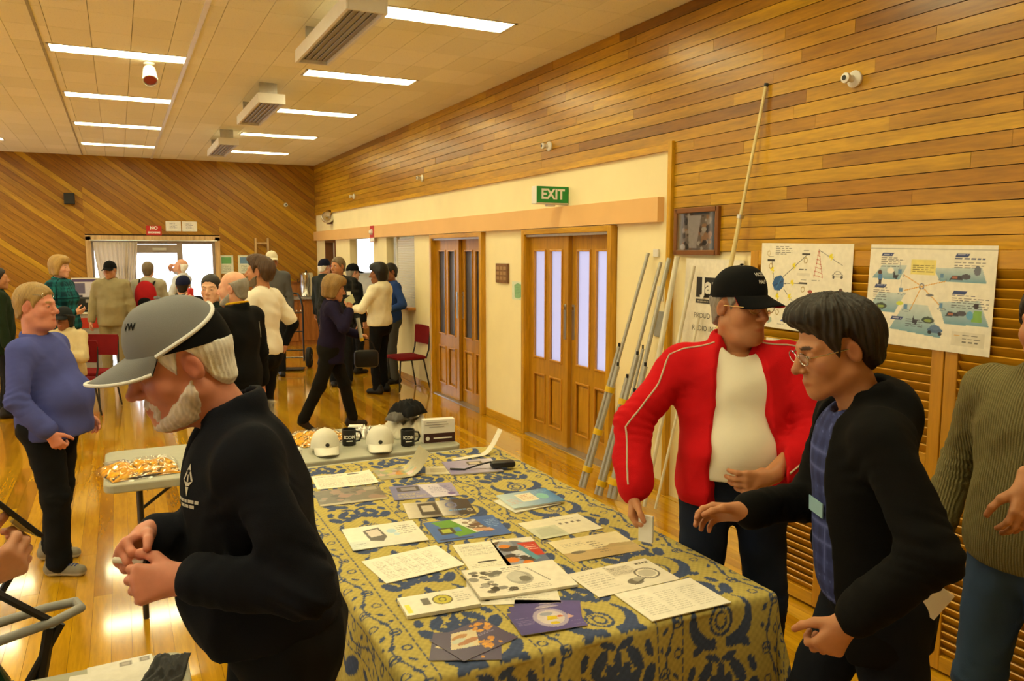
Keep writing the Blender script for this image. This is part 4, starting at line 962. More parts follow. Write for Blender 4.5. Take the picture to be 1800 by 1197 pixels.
brochure('bright blue and green brochure with a hand holding a radio', 1.215, 2.868, .304, .240, -6, '2e62ae', bluegreen)
def device(k): k.grad(0, 0, 1, .35, 'c8d4d0', 'e6e2d4'); k.poly([(.28, .30), (.25, .78), (.48, .86), (.52, .40), (.44, .22)], '3c3630'); k.poly([(.31, .44), (.29, .74), (.46, .80), (.48, .48)], 'cfc4bc'); k.ell(.62, .62, .07, .1, 'a8cce0'); k.text(.7, .4, .95, .85, 5, '8a8a80', 3); k.text(.05, .1, .2, .25, 2, '9aa0a0', 5); k.ell(.66, .45, .04, .07, 'bcd8e4')
brochure('white leaflet picturing a framed screen device', .892, 2.94, .295, .245, -4, 'e6e2d4', device, True, .003)
brochure('plain white letter sheet full of grey print', .897, 2.615, .302, .225, 6, 'ece7da', lambda k: [k.text(.08+.16*i, .1, .21+.16*i, .86, 14, 'b6b2a8', 3+i) for i in range(5)], False, .003, 'letter_sheet', 'paper')
brochure('white leaflet page beside the red and orange brochure', 1.150, 2.579, .155, .255, -8, 'e4dfcc', lambda k: (k.text(.1, .5, .9, .92, 9, 'a29e90', 3), k.rect(.3, .22, .75, .27, '2a2620'), k.text(.1, .05, .9, .2, 3, 'a29e90', 4)), False)
def rescue(k): k.rect(0, 0, 1, 1, '5a6a8a'); k.rect(.0, .82, 1, 1, 'e0dcd0'); k.speck(0, 0, .7, .82, ['2c2c34', '8a92a8', 'c8ccd4', '4a3c34', '6a7890'], 50, .10, 6); k.ell(.22, .72, .14, .07, 'd88020'); k.ell(.2, .22, .16, .09, 'd87a1c'); k.ell(.5, .1, .12, .06, 'd87a1c'); k.poly([(.55, .80), (1, .80), (1, .30), (.78, .30)], 'c02c1c'); k.text(.68, .5, .95, .72, 3, 'e8c8b8', 4); k.poly([(.5, .6), (.6, .75), (.85, .2), (.7, .15)], '4a90a8')
brochure('red, blue and orange rescue brochure', 1.297, 2.549, .165, .27, -11, '5a6a8a', rescue)
def globe(k): k.speck(.05, .15, .38, .9, ['3c3c3a', '6a6a66', 'a8a8a2', '8a8a86'], 34, .06, 8); k.ell(.52, .52, .13, .24, 'a8a8a2'); k.ell(.50, .56, .10, .18, 'c8c8c0'); k.ell(.56, .46, .06, .1, '77776f'); k.line(.66, .85, .78, .3, .008, '4a4a46'); k.text(.4, .75, .62, .95, 3, '77756c', 2); k.text(.3, .08, .75, .25, 3, '8a887e', 5)
brochure('white sheet slipped under the globe catalogue', 1.115, 2.25, .30, .2, -22, 'e4e0d4', lambda k: (k.speck(.1, .1, .3, .4, ['4a4a46'], 6, .05, 2), k.text(.4, .1, .9, .4, 4, 'a8a69c', 3)), False)
brochure('thick black and white catalogue printed with a globe', 1.17, 2.31, .342, .228, -7, 'ebe7da', globe, True, .009, 'catalogue', 'catalogue', PZ+.002, lambda x, y: .006*np.maximum(0, .25-x)*4)
brochure('white leaflet stack with a round yellow emblem', .861, 2.263, .238, .135, -5, 'e9e5d8', lambda k: (k.rect(.03, .1, .10, .55, 'e8d810'), k.ell(.56, .55, .14, .26, '4a4420'), k.ell(.56, .55, .12, .22, 'c4b81c'), k.ell(.56, .55, .06, .12, '5a5418', .4), k.rect(.28, .40, .38, .75, '5a564c'), k.text(.74, .3, .95, .85, 5, 'b0aca2', 3)), True, .012, 'leaflet_stack')
def kids(k): k.grad(0, 0, 1, 1, '3f3a86', '5a549e'); k.ell(.58, .55, .26, .42, 'a8a0c4'); k.ell(.58, .55, .2, .32, 'cfc6cc'); k.ell(.55, .72, .1, .08, '9aa0b8'); k.poly([(.5, .45), (.54, .62), (.66, .6), (.68, .44)], 'd8c020'); k.ell(.72, .55, .05, .04, 'c86a40'); k.ell(.58, .3, .07, .06, 'd8c020'); k.text(.06, .35, .3, .7, 6, '7a76b4', 3); k.poly([(.80, .4), (.86, .6), (.92, .45)], 'd0a8a8'); k.text(.82, .1, .97, .3, 3, '7a76b4', 4)
for i, (dx, dy, a) in enumerate(((.035, .045, -28), (.015, .018, -16), (0, -.012, -8))):
    brochure(['violet leaflet at the back of the fanned violet pile', 'violet leaflet in the middle of the fanned violet pile', 'violet leaflet on top of the fanned violet pile'][i], 1.115+dx, 2.025+dy, .21, .148, a, '3f3a86', kids, True, .0012, z=PZ+.0018*i)
def fest(k): k.rect(0, 0, 1, 1, '3a2c58'); k.poly([(.05, .45), (.35, .92), (.72, .78), (.45, .25)], 'd0c09c'); k.ell(.38, .72, .14, .07, 'b07a40'); k.ell(.40, .50, .18, .08, 'a86c3c'); k.ell(.3, .62, .12, .07, 'b8c0b0'); k.ell(.32, .38, .1, .06, 'c8c8b4'); k.speck(.66, .62, .95, .92, ['d89820', 'c88418'], 18, .05, 3); k.speck(.5, .05, .8, .35, ['d89820', 'c88418'], 16, .05, 4); k.text(.62, .4, .92, .58, 4, '8a80a8', 3)
brochure('dark purple festival leaflet under the other at the near edge', .835, 1.978, .20, .16, -25, '3a2c58', fest); brochure('dark purple festival leaflet with orange flowers at the near edge', .868, 2.002, .20, .16, 16, '3a2c58', fest, True, .0012, z=PZ+.0018)
def headphones(k): k.text(.05, .2, .4, .85, 8, 'b8b4a8', 3); k.rect(.42, .55, .72, .9, 'd6d0c2'); k.text(.44, .58, .7, .88, 6, '8a887e', 5); k.ell(.78, .45, .14, .22, '5c5a54', .72); k.ell(.78, .45, .10, .14, 'c2beb2'); k.ell(.55, .25, .09, .12, '6a6860'); k.ell(.60, .3, .06, .08, 'a8a69c'); k.line(.5, .15, .7, .3, .012, '4a4842'); k.text(.8, .8, .98, .92, 1, '4a4842', 4, .7); k.line(.43, .95, .5, .8, .01, '4a4842')
brochure('white spread printed with a headset drawing', 1.509, 2.18, .329, .205, 0, 'e9e5d8', headphones, True, .002)
brochure('white letter sheet lying closest to the table corner', 1.553, 1.965, .305, .21, -1, 'ece8dc', lambda k: [k.text(.08+.3*i, .12, .32+.3*i, .8, 11, 'c0bcb0', 3+i) for i in range(3)], False, .003, 'letter_sheet', 'paper')
brochure('pale green and white product sheet', 1.569, 2.722, .287, .205, 0, 'e2dfc8', lambda k: (k.rect(0, 0, .45, .6, 'c4cab4'), k.poly([(.05, .1), (.1, .5), (.35, .55), (.42, .1)], 'b4bca8'), [k.rect(.52+.1*i, .55, .57+.1*i, .65, '5a584c') for i in range(4)], k.text(.55, .75, .9, .85, 1, '8a887c', 3)), True)
brochure('tan and cream sheet picturing a small radio', 1.58, 2.468, .306, .215, -3, 'ddd2ac', lambda k: (k.rect(0, 0, 1, .38, 'b8a070'), k.poly([(.55, .38), (.7, .5), (1, .45), (1, .3)], 'a89468'), k.ell(.2, .35, .1, .06, '6a6454'), k.text(.45, .15, .6, .75, 6, '6a6250', 3), k.text(.1, .6, .4, .8, 3, '9a947e', 4)), True)
def bluebook(k): k.grad(0, 0, 1, 1, 'b8d0d8', '1f78b8'); k.rect(.3, .3, .62, .85, 'e6e0c8'); k.text(.34, .38, .58, .78, 4, 'c07a50', 3); k.text(.06, .2, .26, .6, 4, 'c8a0a0', 4); k.ell(.75, .5, .1, .2, '7ac0b8'); k.text(.66, .75, .95, .9, 2, '88c0e8', 6)
brochure('white booklet fanned out beneath the blue booklet', 1.585, 3.05, .24, .19, 6, 'dcdccf', None, True, .004, 'booklet'); brochure('blue booklet with a cream panel near the cloth border', 1.612, 3.07, .25, .2, -2, '3a88b8', bluebook, True, .007, 'booklet', z=PZ+.005, curl=lambda x, y: .004*x)
def mag(k): k.grad(0, 0, 1, 1, '9a9478', 'b0a888'); k.speck(.05, .1, .8, .9, ['c88a4a', 'b8b060', '8a9a78', 'c8a8a0', '7a7a6a'], 30, .1, 6); k.ell(.45, .4, .08, .12, 'd09040')
brochure('open magazine with a page curling up near the caps', 1.235, 3.765, .25, .19, -3, 'a8a084', mag, True, .002, 'magazine', 'magazine', curl=lambda x, y: .11*np.clip((x-.55)/.45, 0, 1)**2.2)
brochure('cream leaflet lying beside the curling magazine', 1.42, 3.72, .13, .15, -20, 'cfc8a8', lambda k: (k.rect(.2, .25, .8, .75, 'b8b090'), k.text(.25, .3, .75, .7, 4, '9a9478', 3)))
brochure('lilac printed bag lying under the black pouch', 1.60, 3.70, .27, .25, -10, 'a8a0c8', lambda k: (k.grad(0, 0, 1, 1, '8a84b8', 'c4c0d4'), k.rect(.45, .6, .75, .85, '4a4440'), k.rect(.5, .64, .7, .8, 'c8c0b0'), k.line(0, .35, 1, .2, .015, '2c2830')), True, .006, 'printed_bag', 'bag')
o = empty('black_pouch', (1.73, 3.60, PZ+.008), R(-12), 'small black pouch on the lilac printed bag', 'pouch'); MB().box((0, 0, .018), (.13, .06, .034), bev=.014).build('pouch_body', m_black, o, True); MB().tube([(-.06, .0, .034), (-.12, .01, .02), (-.2, .0, .003), (-.27, .03, .003)], .005, 6).build('strap', m_black, o)
sheet('paper_strip', .30, .045, 'dcd6c2', None, flat(1.72, 3.90, 8), m_paper, None, .0012, .006, 'white paper strip curling upright at the far edge of the cloth', 'paper', GP, lambda x, y: .13*np.clip((x-.6)/.4, 0, 1)**1.8)
# ---------------------------------------------------------------- goods on the grey table
GZ_ = TZ+.001
m_bagc = NT('clear_bag'); a_ = m_bagc.n('BsdfTransparent'); b_ = m_bagc.n('BsdfGlossy'); b_.inputs['Roughness'].default_value = .12; c_ = m_bagc.n('MixShader'); c_.inputs[0].default_value = .09
m_bagc.l(a_.outputs[0], c_.inputs[1]); m_bagc.l(b_.outputs[0], c_.inputs[2]); m_bagc.l(c_.outputs[0], m_bagc.t.nodes['Material Output'].inputs[0]); m_bagc = m_bagc.m
def crumple(name, w, d_, h_, m, parent, seed, loc=(0, 0, 0), col=None, amp=.35):
    r = np.random.RandomState(seed); nx, ny = 34, 26; V = []
    ph = r.rand(6)*6
    for j in range(ny+1):
        for i in range(nx+1):
            u, v = i/nx*2-1, j/ny*2-1; e = max(0, (1-abs(u)**4)*(1-abs(v)**4))**.6
            z = h_*e*(1-amp+amp*math.sin(7*u+ph[0]+2*math.sin(5*v+ph[1]))*math.sin(6*v+ph[2]+2*math.sin(4*u+ph[3])))+.004*e*math.sin(23*u+ph[4])*math.sin(21*v+ph[5])
            V.append((loc[0]+u*w/2*(1-.06*math.sin(3*v+ph[1])), loc[1]+v*d_/2*(1-.06*math.sin(3*u+ph[2])), loc[2]+max(.001, z)))
    F = [(j*(nx+1)+i, j*(nx+1)+i+1, (j+1)*(nx+1)+i+1, (j+1)*(nx+1)+i) for j in range(ny) for i in range(nx)]
    n = len(V); V += [(x, y, loc[2]) for x, y, z in V[:0]]
    C = None
    if col:
        C = np.array([hexc(col[int(abs(math.sin(q[0]*47+3*math.sin(q[1]*31)+seed)*math.sin(q[1]*39+seed))*len(col)*.999)]) for q in V])
    o = mesh_obj(name, V, F, m, parent, True, C); md = o.modifiers.new('thickness', 'SOLIDIFY'); md.thickness = .002; return o
m_foil = painted('wrapped_goods', .6, .3, .2, 60)
for x, y, w_, d_, lab, sd in ((.05, 4.42, .34, .30, 'clear bag of yellow packets at the free end of the grey table', 3), (1.03, 4.70, .32, .28, 'clear bag of yellow packets behind the white caps', 5)):
    o = empty('bag_of_packets', (x, y, GZ_), R(10), lab, 'bag', 'bags of yellow packets'); crumple('packets', w_, d_, .045, m_foil, o, sd, (0, 0, .002), ['e09c10', 'e8ac14', 'd89208', 'f0bc30', 'e8a810', '3a2c20'])
    crumple('clear_wrap', w_*1.12, d_*1.12, .058, m_bagc, o, sd+1); bx('dark_base', (0, -.01, .006), (w_*.9, d_*.9, .01), m_black, o)
sheet('photo_card', .11, .15, '4a4038', lambda k: (k.rect(.1, .1, .9, .9, '6a5648'), k.speck(.1, .1, .9, .9, ['3a3030', '9a8a7a'], 12, .1, 3)), flat(-.05, 4.62, 20, GZ_), m_gloss, None, .002, .006, 'small dark photo card at the free end of the grey table', 'card')
def mug(loc, rz, lab):
    o = empty('branded_mug', (*loc, GZ_), R(rz), lab, 'mug', 'black printed mugs')
    MB().lathe([(.036, 0), (.040, .004), (.041, .094), (.038, .095), (.036, .012), (.001, .010)], 24).build('mug_body', m_black, o, True)
    MB().tube([(.040, 0, .078), (.064, 0, .074), (.070, 0, .048), (.060, 0, .024), (.040, 0, .020)], .006, 8).build('handle', m_black, o, True)
    text_mesh('ICOM', .027, m_signw, lambda a, b, d: Vector((-(.0416)*math.sin(-a/.0416), -.0416*math.cos(a/.0416), .052+b)), o, 'lettering', bold=.001)
    text_mesh('RADIO', .007, m_signw, lambda a, b, d: Vector((-(.0416)*math.sin(-a/.0416), -.0416*math.cos(a/.0416), .028+b)), o, 'lettering') if False else MB().box((0, -.0405, .030), (.036, .003, .005)).build('print_line', m_signw, o)
mug((1.16, 4.49), -10, 'black ICOM mug behind the white cap with yellow packets'); mug((1.465, 4.33), -10, 'black ICOM mug in front of the crumpled black bag')
o = empty('product_box', (1.655, 4.33, GZ_), R(-8), 'white product box with a dark brown printed band', 'box')
MB().box((0, 0, .07), (.19, .06, .14), bev=.002).build('carton', m_white, o); bx('printed_band', (0, -.0312, .032), (.188, .002, .055), plain('brown_print', hexc('3a1c18'), .5), o)
for i, w_ in enumerate((.12, .14, .09)): bx('print_line', (-.015, -.0312, .125-.014*i), (w_, .001, .004), m_gc, o)
MB().lathe([(.012, 0), (.012, .002)], 14, (-.07, -.0318, .03), Matrix.Rotation(R(90), 3, 'X')).build('emblem', m_white, o); bx('band_lettering', (.02, -.0326, .03), (.11, .001, .008), m_white, o)
def loose_cap(loc, rz, lab):
    o = empty('white_cap', (*loc, GZ_), R(rz), lab, 'cap', 'white caps on the grey table'); W_ = fabric('white_cotton', hexc('dcdacc'), .3, 700)
    cap_meshes(o, lambda v: np.asarray(v)-np.array([0, 0, .003]), W_, W_, s=.95); MB().lathe([(.001, 0), (.012, .002), (.010, .006), (.001, .007)], 12, (0, .086, .055), Matrix.Rotation(R(-70), 3, 'X')).build('badge', m_black, o)
CAPS = [((1.00, 4.40), 175, 'white cap with a black badge nearest the water jug'), ((1.30, 4.335), 165, 'white cap with a black badge beside the ICOM mug')]
o = empty('carrier_bag', (1.56, 4.62, GZ_), R(15), 'white carrier bag with a black cap on top', 'bag'); crumple('bag_body', .28, .22, .13, fabric('white_plastic', hexc('dcd6c4'), .2, 100), o, 8, amp=.3)
o = empty('black_beanie', (1.56, 4.60, GZ_+.128), R(30), 'crumpled black cap lying on the white carrier bag', 'cap'); crumple('crown', .20, .17, .09, m_blackc0 if 'm_blackc0' in globals() else fabric('black_cloth', (.012, .012, .013), .3), o, 4, amp=.15); crumple('fold', .12, .10, .05, plain('grey_lining', (.12, .11, .1), .8), o, 6, (-.10, .0, -.02), None, .1)
for x, y, a, lab in ((.82, 4.42, 12, 'small white box lying beside the water jug'), (1.30, 4.86, -20, 'small white box behind the bag of yellow packets')):
    o = empty('small_box', (x, y, GZ_+(.0 if x < 1 else .0)), R(a), lab, 'box'); MB().box((0, 0, .014), (.09, .06, .028), bev=.002).build('carton', m_white, o); bx('lid_line', (0, -.0305, .02), (.088, .001, .002), m_gc, o)
o = empty('silver_packet', (1.30, 4.66, GZ_), R(25), 'shiny silver packet beside the yellow packets', 'packet'); crumple('wrap', .12, .12, .07, plain('silver_film', (.7, .7, .68), .25, .5, .7), o, 12)
o = empty('water_jug', (.755, 4.80, GZ_), R(180), 'clear plastic water jug on the grey table', 'jug'); Q = m_bagc
MB().lathe([(.05, 0), (.058, .01), (.062, .15), (.056, .20), (.060, .235), (.057, .234), (.053, .20), (.058, .15), (.054, .012), (.001, .010)], 24).build('jug_body', m_bagc, o, True)
MB().lathe([(.052, .012), (.057, .09), (.001, .0905)], 20).build('water', NT('water_tint').m if False else m_bagc, o, True); MB().tube([(.06, 0, .19), (.10, 0, .18), (.10, 0, .08), (.06, 0, .06)], .007, 8).build('handle', m_bagc, o, True)
MB().lathe([(.063, .232), (.063, .24), (.05, .246), (.002, .25)], 20).build('lid', m_bagc, o, True)
# envelopes on the table corner
for i, (x, y, a, lab) in enumerate(((-.10, 2.20, -6, 'white envelope underneath on the grey table corner'), (-.045, 2.235, 3, 'white envelope with two stamps on the grey table corner'))):
    sheet('stamped_envelope', .16, .19, 'e8e6e0', (lambda k: (k.rect(.50, .80, .66, .94, '8a8684'), k.rect(.53, .83, .63, .91, 'b4aeac'), k.rect(.80, .82, .95, .96, '8a8684'), k.rect(.83, .85, .92, .93, 'b4aeac'))) if i else None, flat(x, y, a, GZ_+.003*i), m_paper, None, .0025, .005, lab, 'envelope')
o = empty('grey_cloth_bundle', (.055, 2.20, GZ_), R(-15), 'folded dark grey cloth beside the white envelopes', 'cloth'); crumple('folded_cloth', .10, .22, .03, fabric('charcoal_felt', hexc('4a4c50'), .6), o, 5)
# folding chair at the edge: looped grey armrest, black straps
fc = empty('folding_chair', (-.42, 2.62, 0), R(20), 'folding camp chair with looped grey armrest and black straps', 'chair')
m_gt = plain('grey_tube_plastic', hexc('8c8c8a'), .4)
MB().tube([(-.10, -.16, .80), (.16, -.17, .82), (.24, -.13, .82), (.25, -.05, .81), (.18, -.01, .80), (-.10, .02, .78)], .014, 10).build('armrest', m_gt, fc, True)
for a, b in (((.18, -.15, .80), (-.30, -.10, .02)), ((-.28, -.15, .80), (.20, -.12, .02)), ((.18, .35, .80), (-.30, .40, .02)), ((-.28, .35, .80), (.20, .40, .02))): MB().tube([a, b], .012, 8).build('leg', m_black, fc, True)
MB().box((-.05, .12, .42), (.44, .50, .02), bev=.008).build('seat', m_blackk if 'm_blackk' in globals() else fabric('black_canvas', (.015, .015, .016), .5), fc)
MB().box((-.27, .12, .72), (.02, .50, .42), bev=.008).build('backrest', fabric('black_canvas', (.015, .015, .016), .5), fc)
MB().tube([(-.05, -.16, 1.02), (.05, -.17, .92), (.15, -.16, .82)], .012, 6).build('strap', m_black, fc); MB().tube([(.15, -.15, .80), (.10, -.14, .55), (.05, -.13, .45)], .016, 6).build('strap', m_black, fc)
o = empty('bottle', (-.30, 2.02, GZ_), 0, 'dark green bottle with a pale cap on the grey table corner', 'bottle'); MB().lathe([(.034, 0), (.036, .01), (.036, .16), (.014, .21), (.013, .26)], 20).build('glass_body', plain('bottle_green', (.01, .03, .015), .1), o, True); MB().lathe([(.016, .22), (.016, .275), (.01, .278)], 16).build('cap', m_white, o, True)
# ---------------------------------------------------------------- figures: smooth bodies grown from joints
f32 = np.float32
def nrm(v): v = np.asarray(v, float); return v/max(np.linalg.norm(v), 1e-9)
def rotm(yaw=0, pitch=0, roll=0):
    """forward is +y; yaw turns to the figure's left, pitch > 0 looks down, roll > 0 tips to its right"""
    return np.array(Matrix.Rotation(R(yaw), 3, 'Z') @ Matrix.Rotation(R(-pitch), 3, 'X') @ Matrix.Rotation(R(roll), 3, 'Y'))
class Body:
    def __init__(s, h): s.h = h; s.ops = []; s.lo = np.full(3, 1e9); s.hi = np.full(3, -1e9)
    def _grow(s, a, r): s.lo = np.minimum(s.lo, np.asarray(a)-r); s.hi = np.maximum(s.hi, np.asarray(a)+r)
    def cap(s, a, b, ra, rb=None, k=.02, flat=None, sub=False):
        """tapered limb; flat = (axis, factor) widens (>1) or thins (<1) it along an axis"""
        a = np.asarray(a, float); b = np.asarray(b, float); rb = ra if rb is None else rb
        q = max(ra, rb)*(max(1, flat[1]) if flat else 1)
        if not sub: s._grow(a, q); s._grow(b, q)
        s.ops.append(('c', a, b, ra, rb, k, flat, sub, q)); return s
    def ell(s, c, r, M=None, k=.02, sub=False):
        c = np.asarray(c, float); r = np.asarray(r, float) if np.ndim(r) else np.full(3, float(r)); q = r.max()
        if not sub: s._grow(c, q)
        s.ops.append(('e', c, r, M, None, k, None, sub, q)); return s
    def path(s, P, rs, k=.02):
        for i in range(len(P)-1): s.cap(P[i], P[i+1], rs[i], rs[i+1], k)
        return s
    def mesh(s, cut=None, disp=None):
        h = s.h; lo = s.lo-.03-2*h; n = np.ceil((s.hi+.03+2*h-lo)/h).astype(int)+1
        ax = [(lo[i]+h*np.arange(n[i])).astype(f32) for i in range(3)]
        G = np.full(n, .25, f32)
        for kind, a, b, ra, rb, k, flat, sub, q in s.ops:
            m = q+k+.03+h
            if kind == 'c': l0 = np.minimum(a, b)-m; h0 = np.maximum(a, b)+m
            else: l0 = a-m; h0 = a+m
            i0 = np.maximum(0, np.floor((l0-lo)/h).astype(int)); i1 = np.minimum(n, np.ceil((h0-lo)/h).astype(int)+1)
            if (i1 <= i0).any(): continue
            sl = tuple(slice(i0[i], i1[i]) for i in range(3))
            X = ax[0][sl[0]][:, None, None]; Y = ax[1][sl[1]][None, :, None]; Z = ax[2][sl[2]][None, None, :]
            if kind == 'c':
                px, py, pz = X-f32(a[0]), Y-f32(a[1]), Z-f32(a[2]); ba = b-a; L = max(float(ba@ba), 1e-9)
                t = np.clip((px*f32(ba[0])+py*f32(ba[1])+pz*f32(ba[2]))/f32(L), 0, 1)
                qx, qy, qz = px-t*f32(ba[0]), py-t*f32(ba[1]), pz-t*f32(ba[2])
                if flat:
                    f = nrm(flat[0]); g = qx*f32(f[0])+qy*f32(f[1])+qz*f32(f[2]); w = f32(1/flat[1]-1)
                    qx, qy, qz = qx+g*w*f32(f[0]), qy+g*w*f32(f[1]), qz+g*w*f32(f[2])
                d = np.sqrt(qx*qx+qy*qy+qz*qz)-(f32(ra)+t*f32(rb-ra))
            else:
                px, py, pz = X-f32(a[0]), Y-f32(a[1]), Z-f32(a[2])
                if ra is not None:
                    A = np.asarray(ra); px, py, pz = [px*f32(A[0, i])+py*f32(A[1, i])+pz*f32(A[2, i]) for i in range(3)]
                k0 = np.sqrt((px/f32(b[0]))**2+(py/f32(b[1]))**2+(pz/f32(b[2]))**2)
                k1 = np.sqrt((px/f32(b[0]**2))**2+(py/f32(b[1]**2))**2+(pz/f32(b[2]**2))**2)
                d = k0*(k0-1)/np.maximum(k1, 1e-6)
            g = G[sl]; k = f32(k)
            if sub:
                d = -d; w = np.clip(.5-.5*(d-g)/k, 0, 1); G[sl] = d*(1-w)+g*w+k*w*(1-w)
            else:
                w = np.clip(.5+.5*(d-g)/k, 0, 1); G[sl] = d*(1-w)+g*w-k*w*(1-w)
        X, Y, Z = ax[0][:, None, None], ax[1][None, :, None], ax[2][None, None, :]
        if disp is not None: G = G+disp(X, Y, Z).astype(f32)
        if cut is not None:
            for c in cut: G = np.maximum(G, c(X, Y, Z).astype(f32))
        return surface(G, lo, h)
def surface(G, lo, h):
    S = G < 0; n = np.array(G.shape)
    def cs(A, i, j, k): return A[i:n[0]-1+i, j:n[1]-1+j, k:n[2]-1+k]
    cnt = np.zeros(n-1, np.int8)
    for i in (0, 1):
        for j in (0, 1):
            for k in (0, 1): cnt += cs(S, i, j, k)
    act = np.argwhere((cnt > 0) & (cnt < 8)); idm = np.full(n-1, -1, np.int64); idm[tuple(act.T)] = np.arange(len(act))
    cor = [(i, j, k) for i in (0, 1) for j in (0, 1) for k in (0, 1)]
    val = {c: G[act[:, 0]+c[0], act[:, 1]+c[1], act[:, 2]+c[2]] for c in cor}
    P = np.zeros((len(act), 3)); N = np.zeros(len(act))
    for c in cor:
        for x in range(3):
            if c[x] == 0:
                e = list(c); e[x] = 1; e = tuple(e); va, vb = val[c], val[e]; m = (va < 0) != (vb < 0)
                t = np.where(m, va/np.where(m, va-vb, 1), 0); q = np.tile(np.array(c, float), (len(act), 1)); q[:, x] += t
                P += q*m[:, None]; N += m
    V = (act+P/np.maximum(N, 1)[:, None])*h+lo
    F = []
    for x in range(3):
        y, z = (x+1) % 3, (x+2) % 3
        a = [slice(None)]*3; b = [slice(None)]*3; a[x] = slice(0, -1); b[x] = slice(1, None)
        for q in (y, z): a[q] = b[q] = slice(1, -1)
        sa, sb = S[tuple(a)], S[tuple(b)]; e = np.argwhere(sa != sb)
        if not len(e): continue
        fl = sa[tuple(e.T)]; e = e.copy(); e[:, y] += 1; e[:, z] += 1
        def cid(dy, dz): c = e.copy(); c[:, y] -= dy; c[:, z] -= dz; return idm[tuple(c.T)]
        Q = np.stack([cid(1, 1), cid(0, 1), cid(0, 0), cid(1, 0)], 1)
        Q[~fl] = Q[~fl][:, ::-1]; F.append(Q)
    F = np.concatenate(F)
    return V, F
def folds(seed, amp, freq=14, vert=.35, joints=()):
    """creases of cloth: soft ridged drapes, plus bunching where a limb bends"""
    r = np.random.RandomState(seed % 9999); D = []
    for i in range(5):
        d = r.randn(3)*[1, 1, vert+.25]; e = r.randn(3); D.append((nrm(d)*freq*(.7+.6*r.rand()), r.rand()*6, nrm(e)*freq*.5, r.rand()*6, 1 if i < 3 else .5))
    def g(X, Y, Z):
        o = 0
        for d, p, e, q, w in D:
            t = np.sin(f32(d[0])*X+f32(d[1])*Y+f32(d[2])*Z+f32(p)+f32(1.9)*np.sin(f32(e[0])*X+f32(e[1])*Y+f32(e[2])*Z+f32(q)))
            o = o+f32(w)*(np.abs(t)-f32(.55))
        o = o*f32(amp*.55)
        for c, u, a_, sg in joints:
            px, py, pz = X-f32(c[0]), Y-f32(c[1]), Z-f32(c[2]); s_ = px*f32(u[0])+py*f32(u[1])+pz*f32(u[2])
            k_ = np.exp(-(px*px+py*py+pz*pz)/f32(sg*sg)); o = o+f32(a_)*k_*np.sin(s_*f32(170)+f32(2.2)*np.sin((px-py+pz)*f32(28)))
        return o
    return g
def strands(seed, amp, f=400):
    """locks falling from the crown"""
    r = np.random.RandomState(seed); a, b, c = r.rand(3)*6
    def g(X, Y, Z):
        az = np.arctan2(X, Y+f32(.025))
        return f32(amp)*(np.sin(az*f32(f/9)+f32(a)+f32(1.8)*np.sin(Z*f32(34)+f32(b)))*f32(.8)+f32(.5)*np.sin(az*f32(f/24)+f32(c)+Z*f32(30))+f32(.35)*np.sin(X*f32(f))*np.sin(Y*f32(f)))
    return g
def ik(a, t, l1, l2, pole):
    a, t = np.asarray(a, float), np.asarray(t, float); d = t-a; L = np.linalg.norm(d); L2 = min(L, (l1+l2)*.998); u = d/max(L, 1e-6); t = a+u*L2
    x = (l1*l1-l2*l2+L2*L2)/(2*L2); hh = math.sqrt(max(l1*l1-x*x, 0)); p = np.asarray(pole, float); p = p-u*(p@u); p = nrm(p)
    return a+u*x+p*hh, t
CURL = {'relax': (22, 32, 20), 'fist': (75, 95, 55), 'grip': (48, 62, 38), 'flat': (6, 9, 6), 'hook': (30, 75, 45), 'pinch': (58, 48, 28), 'hold': (35, 45, 30)}
def add_hand(B, wrist, d, nml, side, pose='relax', s=1.0, thumb=None):
    """palm, four unequal jointed fingers and a thumb leaving the side of the palm; returns fingertip list"""
    d = nrm(d); nml = np.asarray(nml, float); nml = nrm(nml-d*(nml@d)); t = np.cross(d, nml)*(1 if side > 0 else -1)
    w = np.asarray(wrist, float); c0, c1, c2 = CURL[pose]; tips = []
    B.cap(w-d*.035*s, w+d*.02*s, .025*s, .024*s, .02, (nml, .8))
    lens = [.069, .078, .072, .055]
    for i in range(4):
        lat = (.032-.0215*i)*s; K = w+d*(.088-.004*abs(i-1)**1.3)*s+t*lat-nml*(.002 if i in (1, 2) else 0)
        B.cap(w+d*.012*s+t*lat*.45, K, .0155*s, .0115*s, .018*s, None)
        spread = nrm(d+t*(.10-.07*i)); ang = 0; p = K; r = (.0098, .0104, .0098, .0085)[i]*s
        for j, (fr, cc) in enumerate(zip((.45, .30, .25), (c0+4*i, c1, c2))):
            ang += R(cc); v = spread*math.cos(ang)+nml*math.sin(ang); q = p+v*lens[i]*fr*s; B.cap(p, q, r*(1-.08*j), r*(.93-.08*j), .006); p = q
        tips.append(p)
    tb = w+d*.022*s+t*.022*s+nml*.006*s
    v = nrm(thumb) if thumb is not None else nrm(t*.75+d*.75+nml*.45)
    bend = nrm(d*.8+nml*.5-t*.25); p = tb
    for L, r, mix in ((.045, .0155, 0), (.034, .0115, .35), (.026, .0102, .65)):
        q = p+nrm(v*(1-mix)+bend*mix)*L*s; B.cap(p, q, r*s, r*.88*s, .012 if mix == 0 else .006); p = q
    tips.append(p); return tips
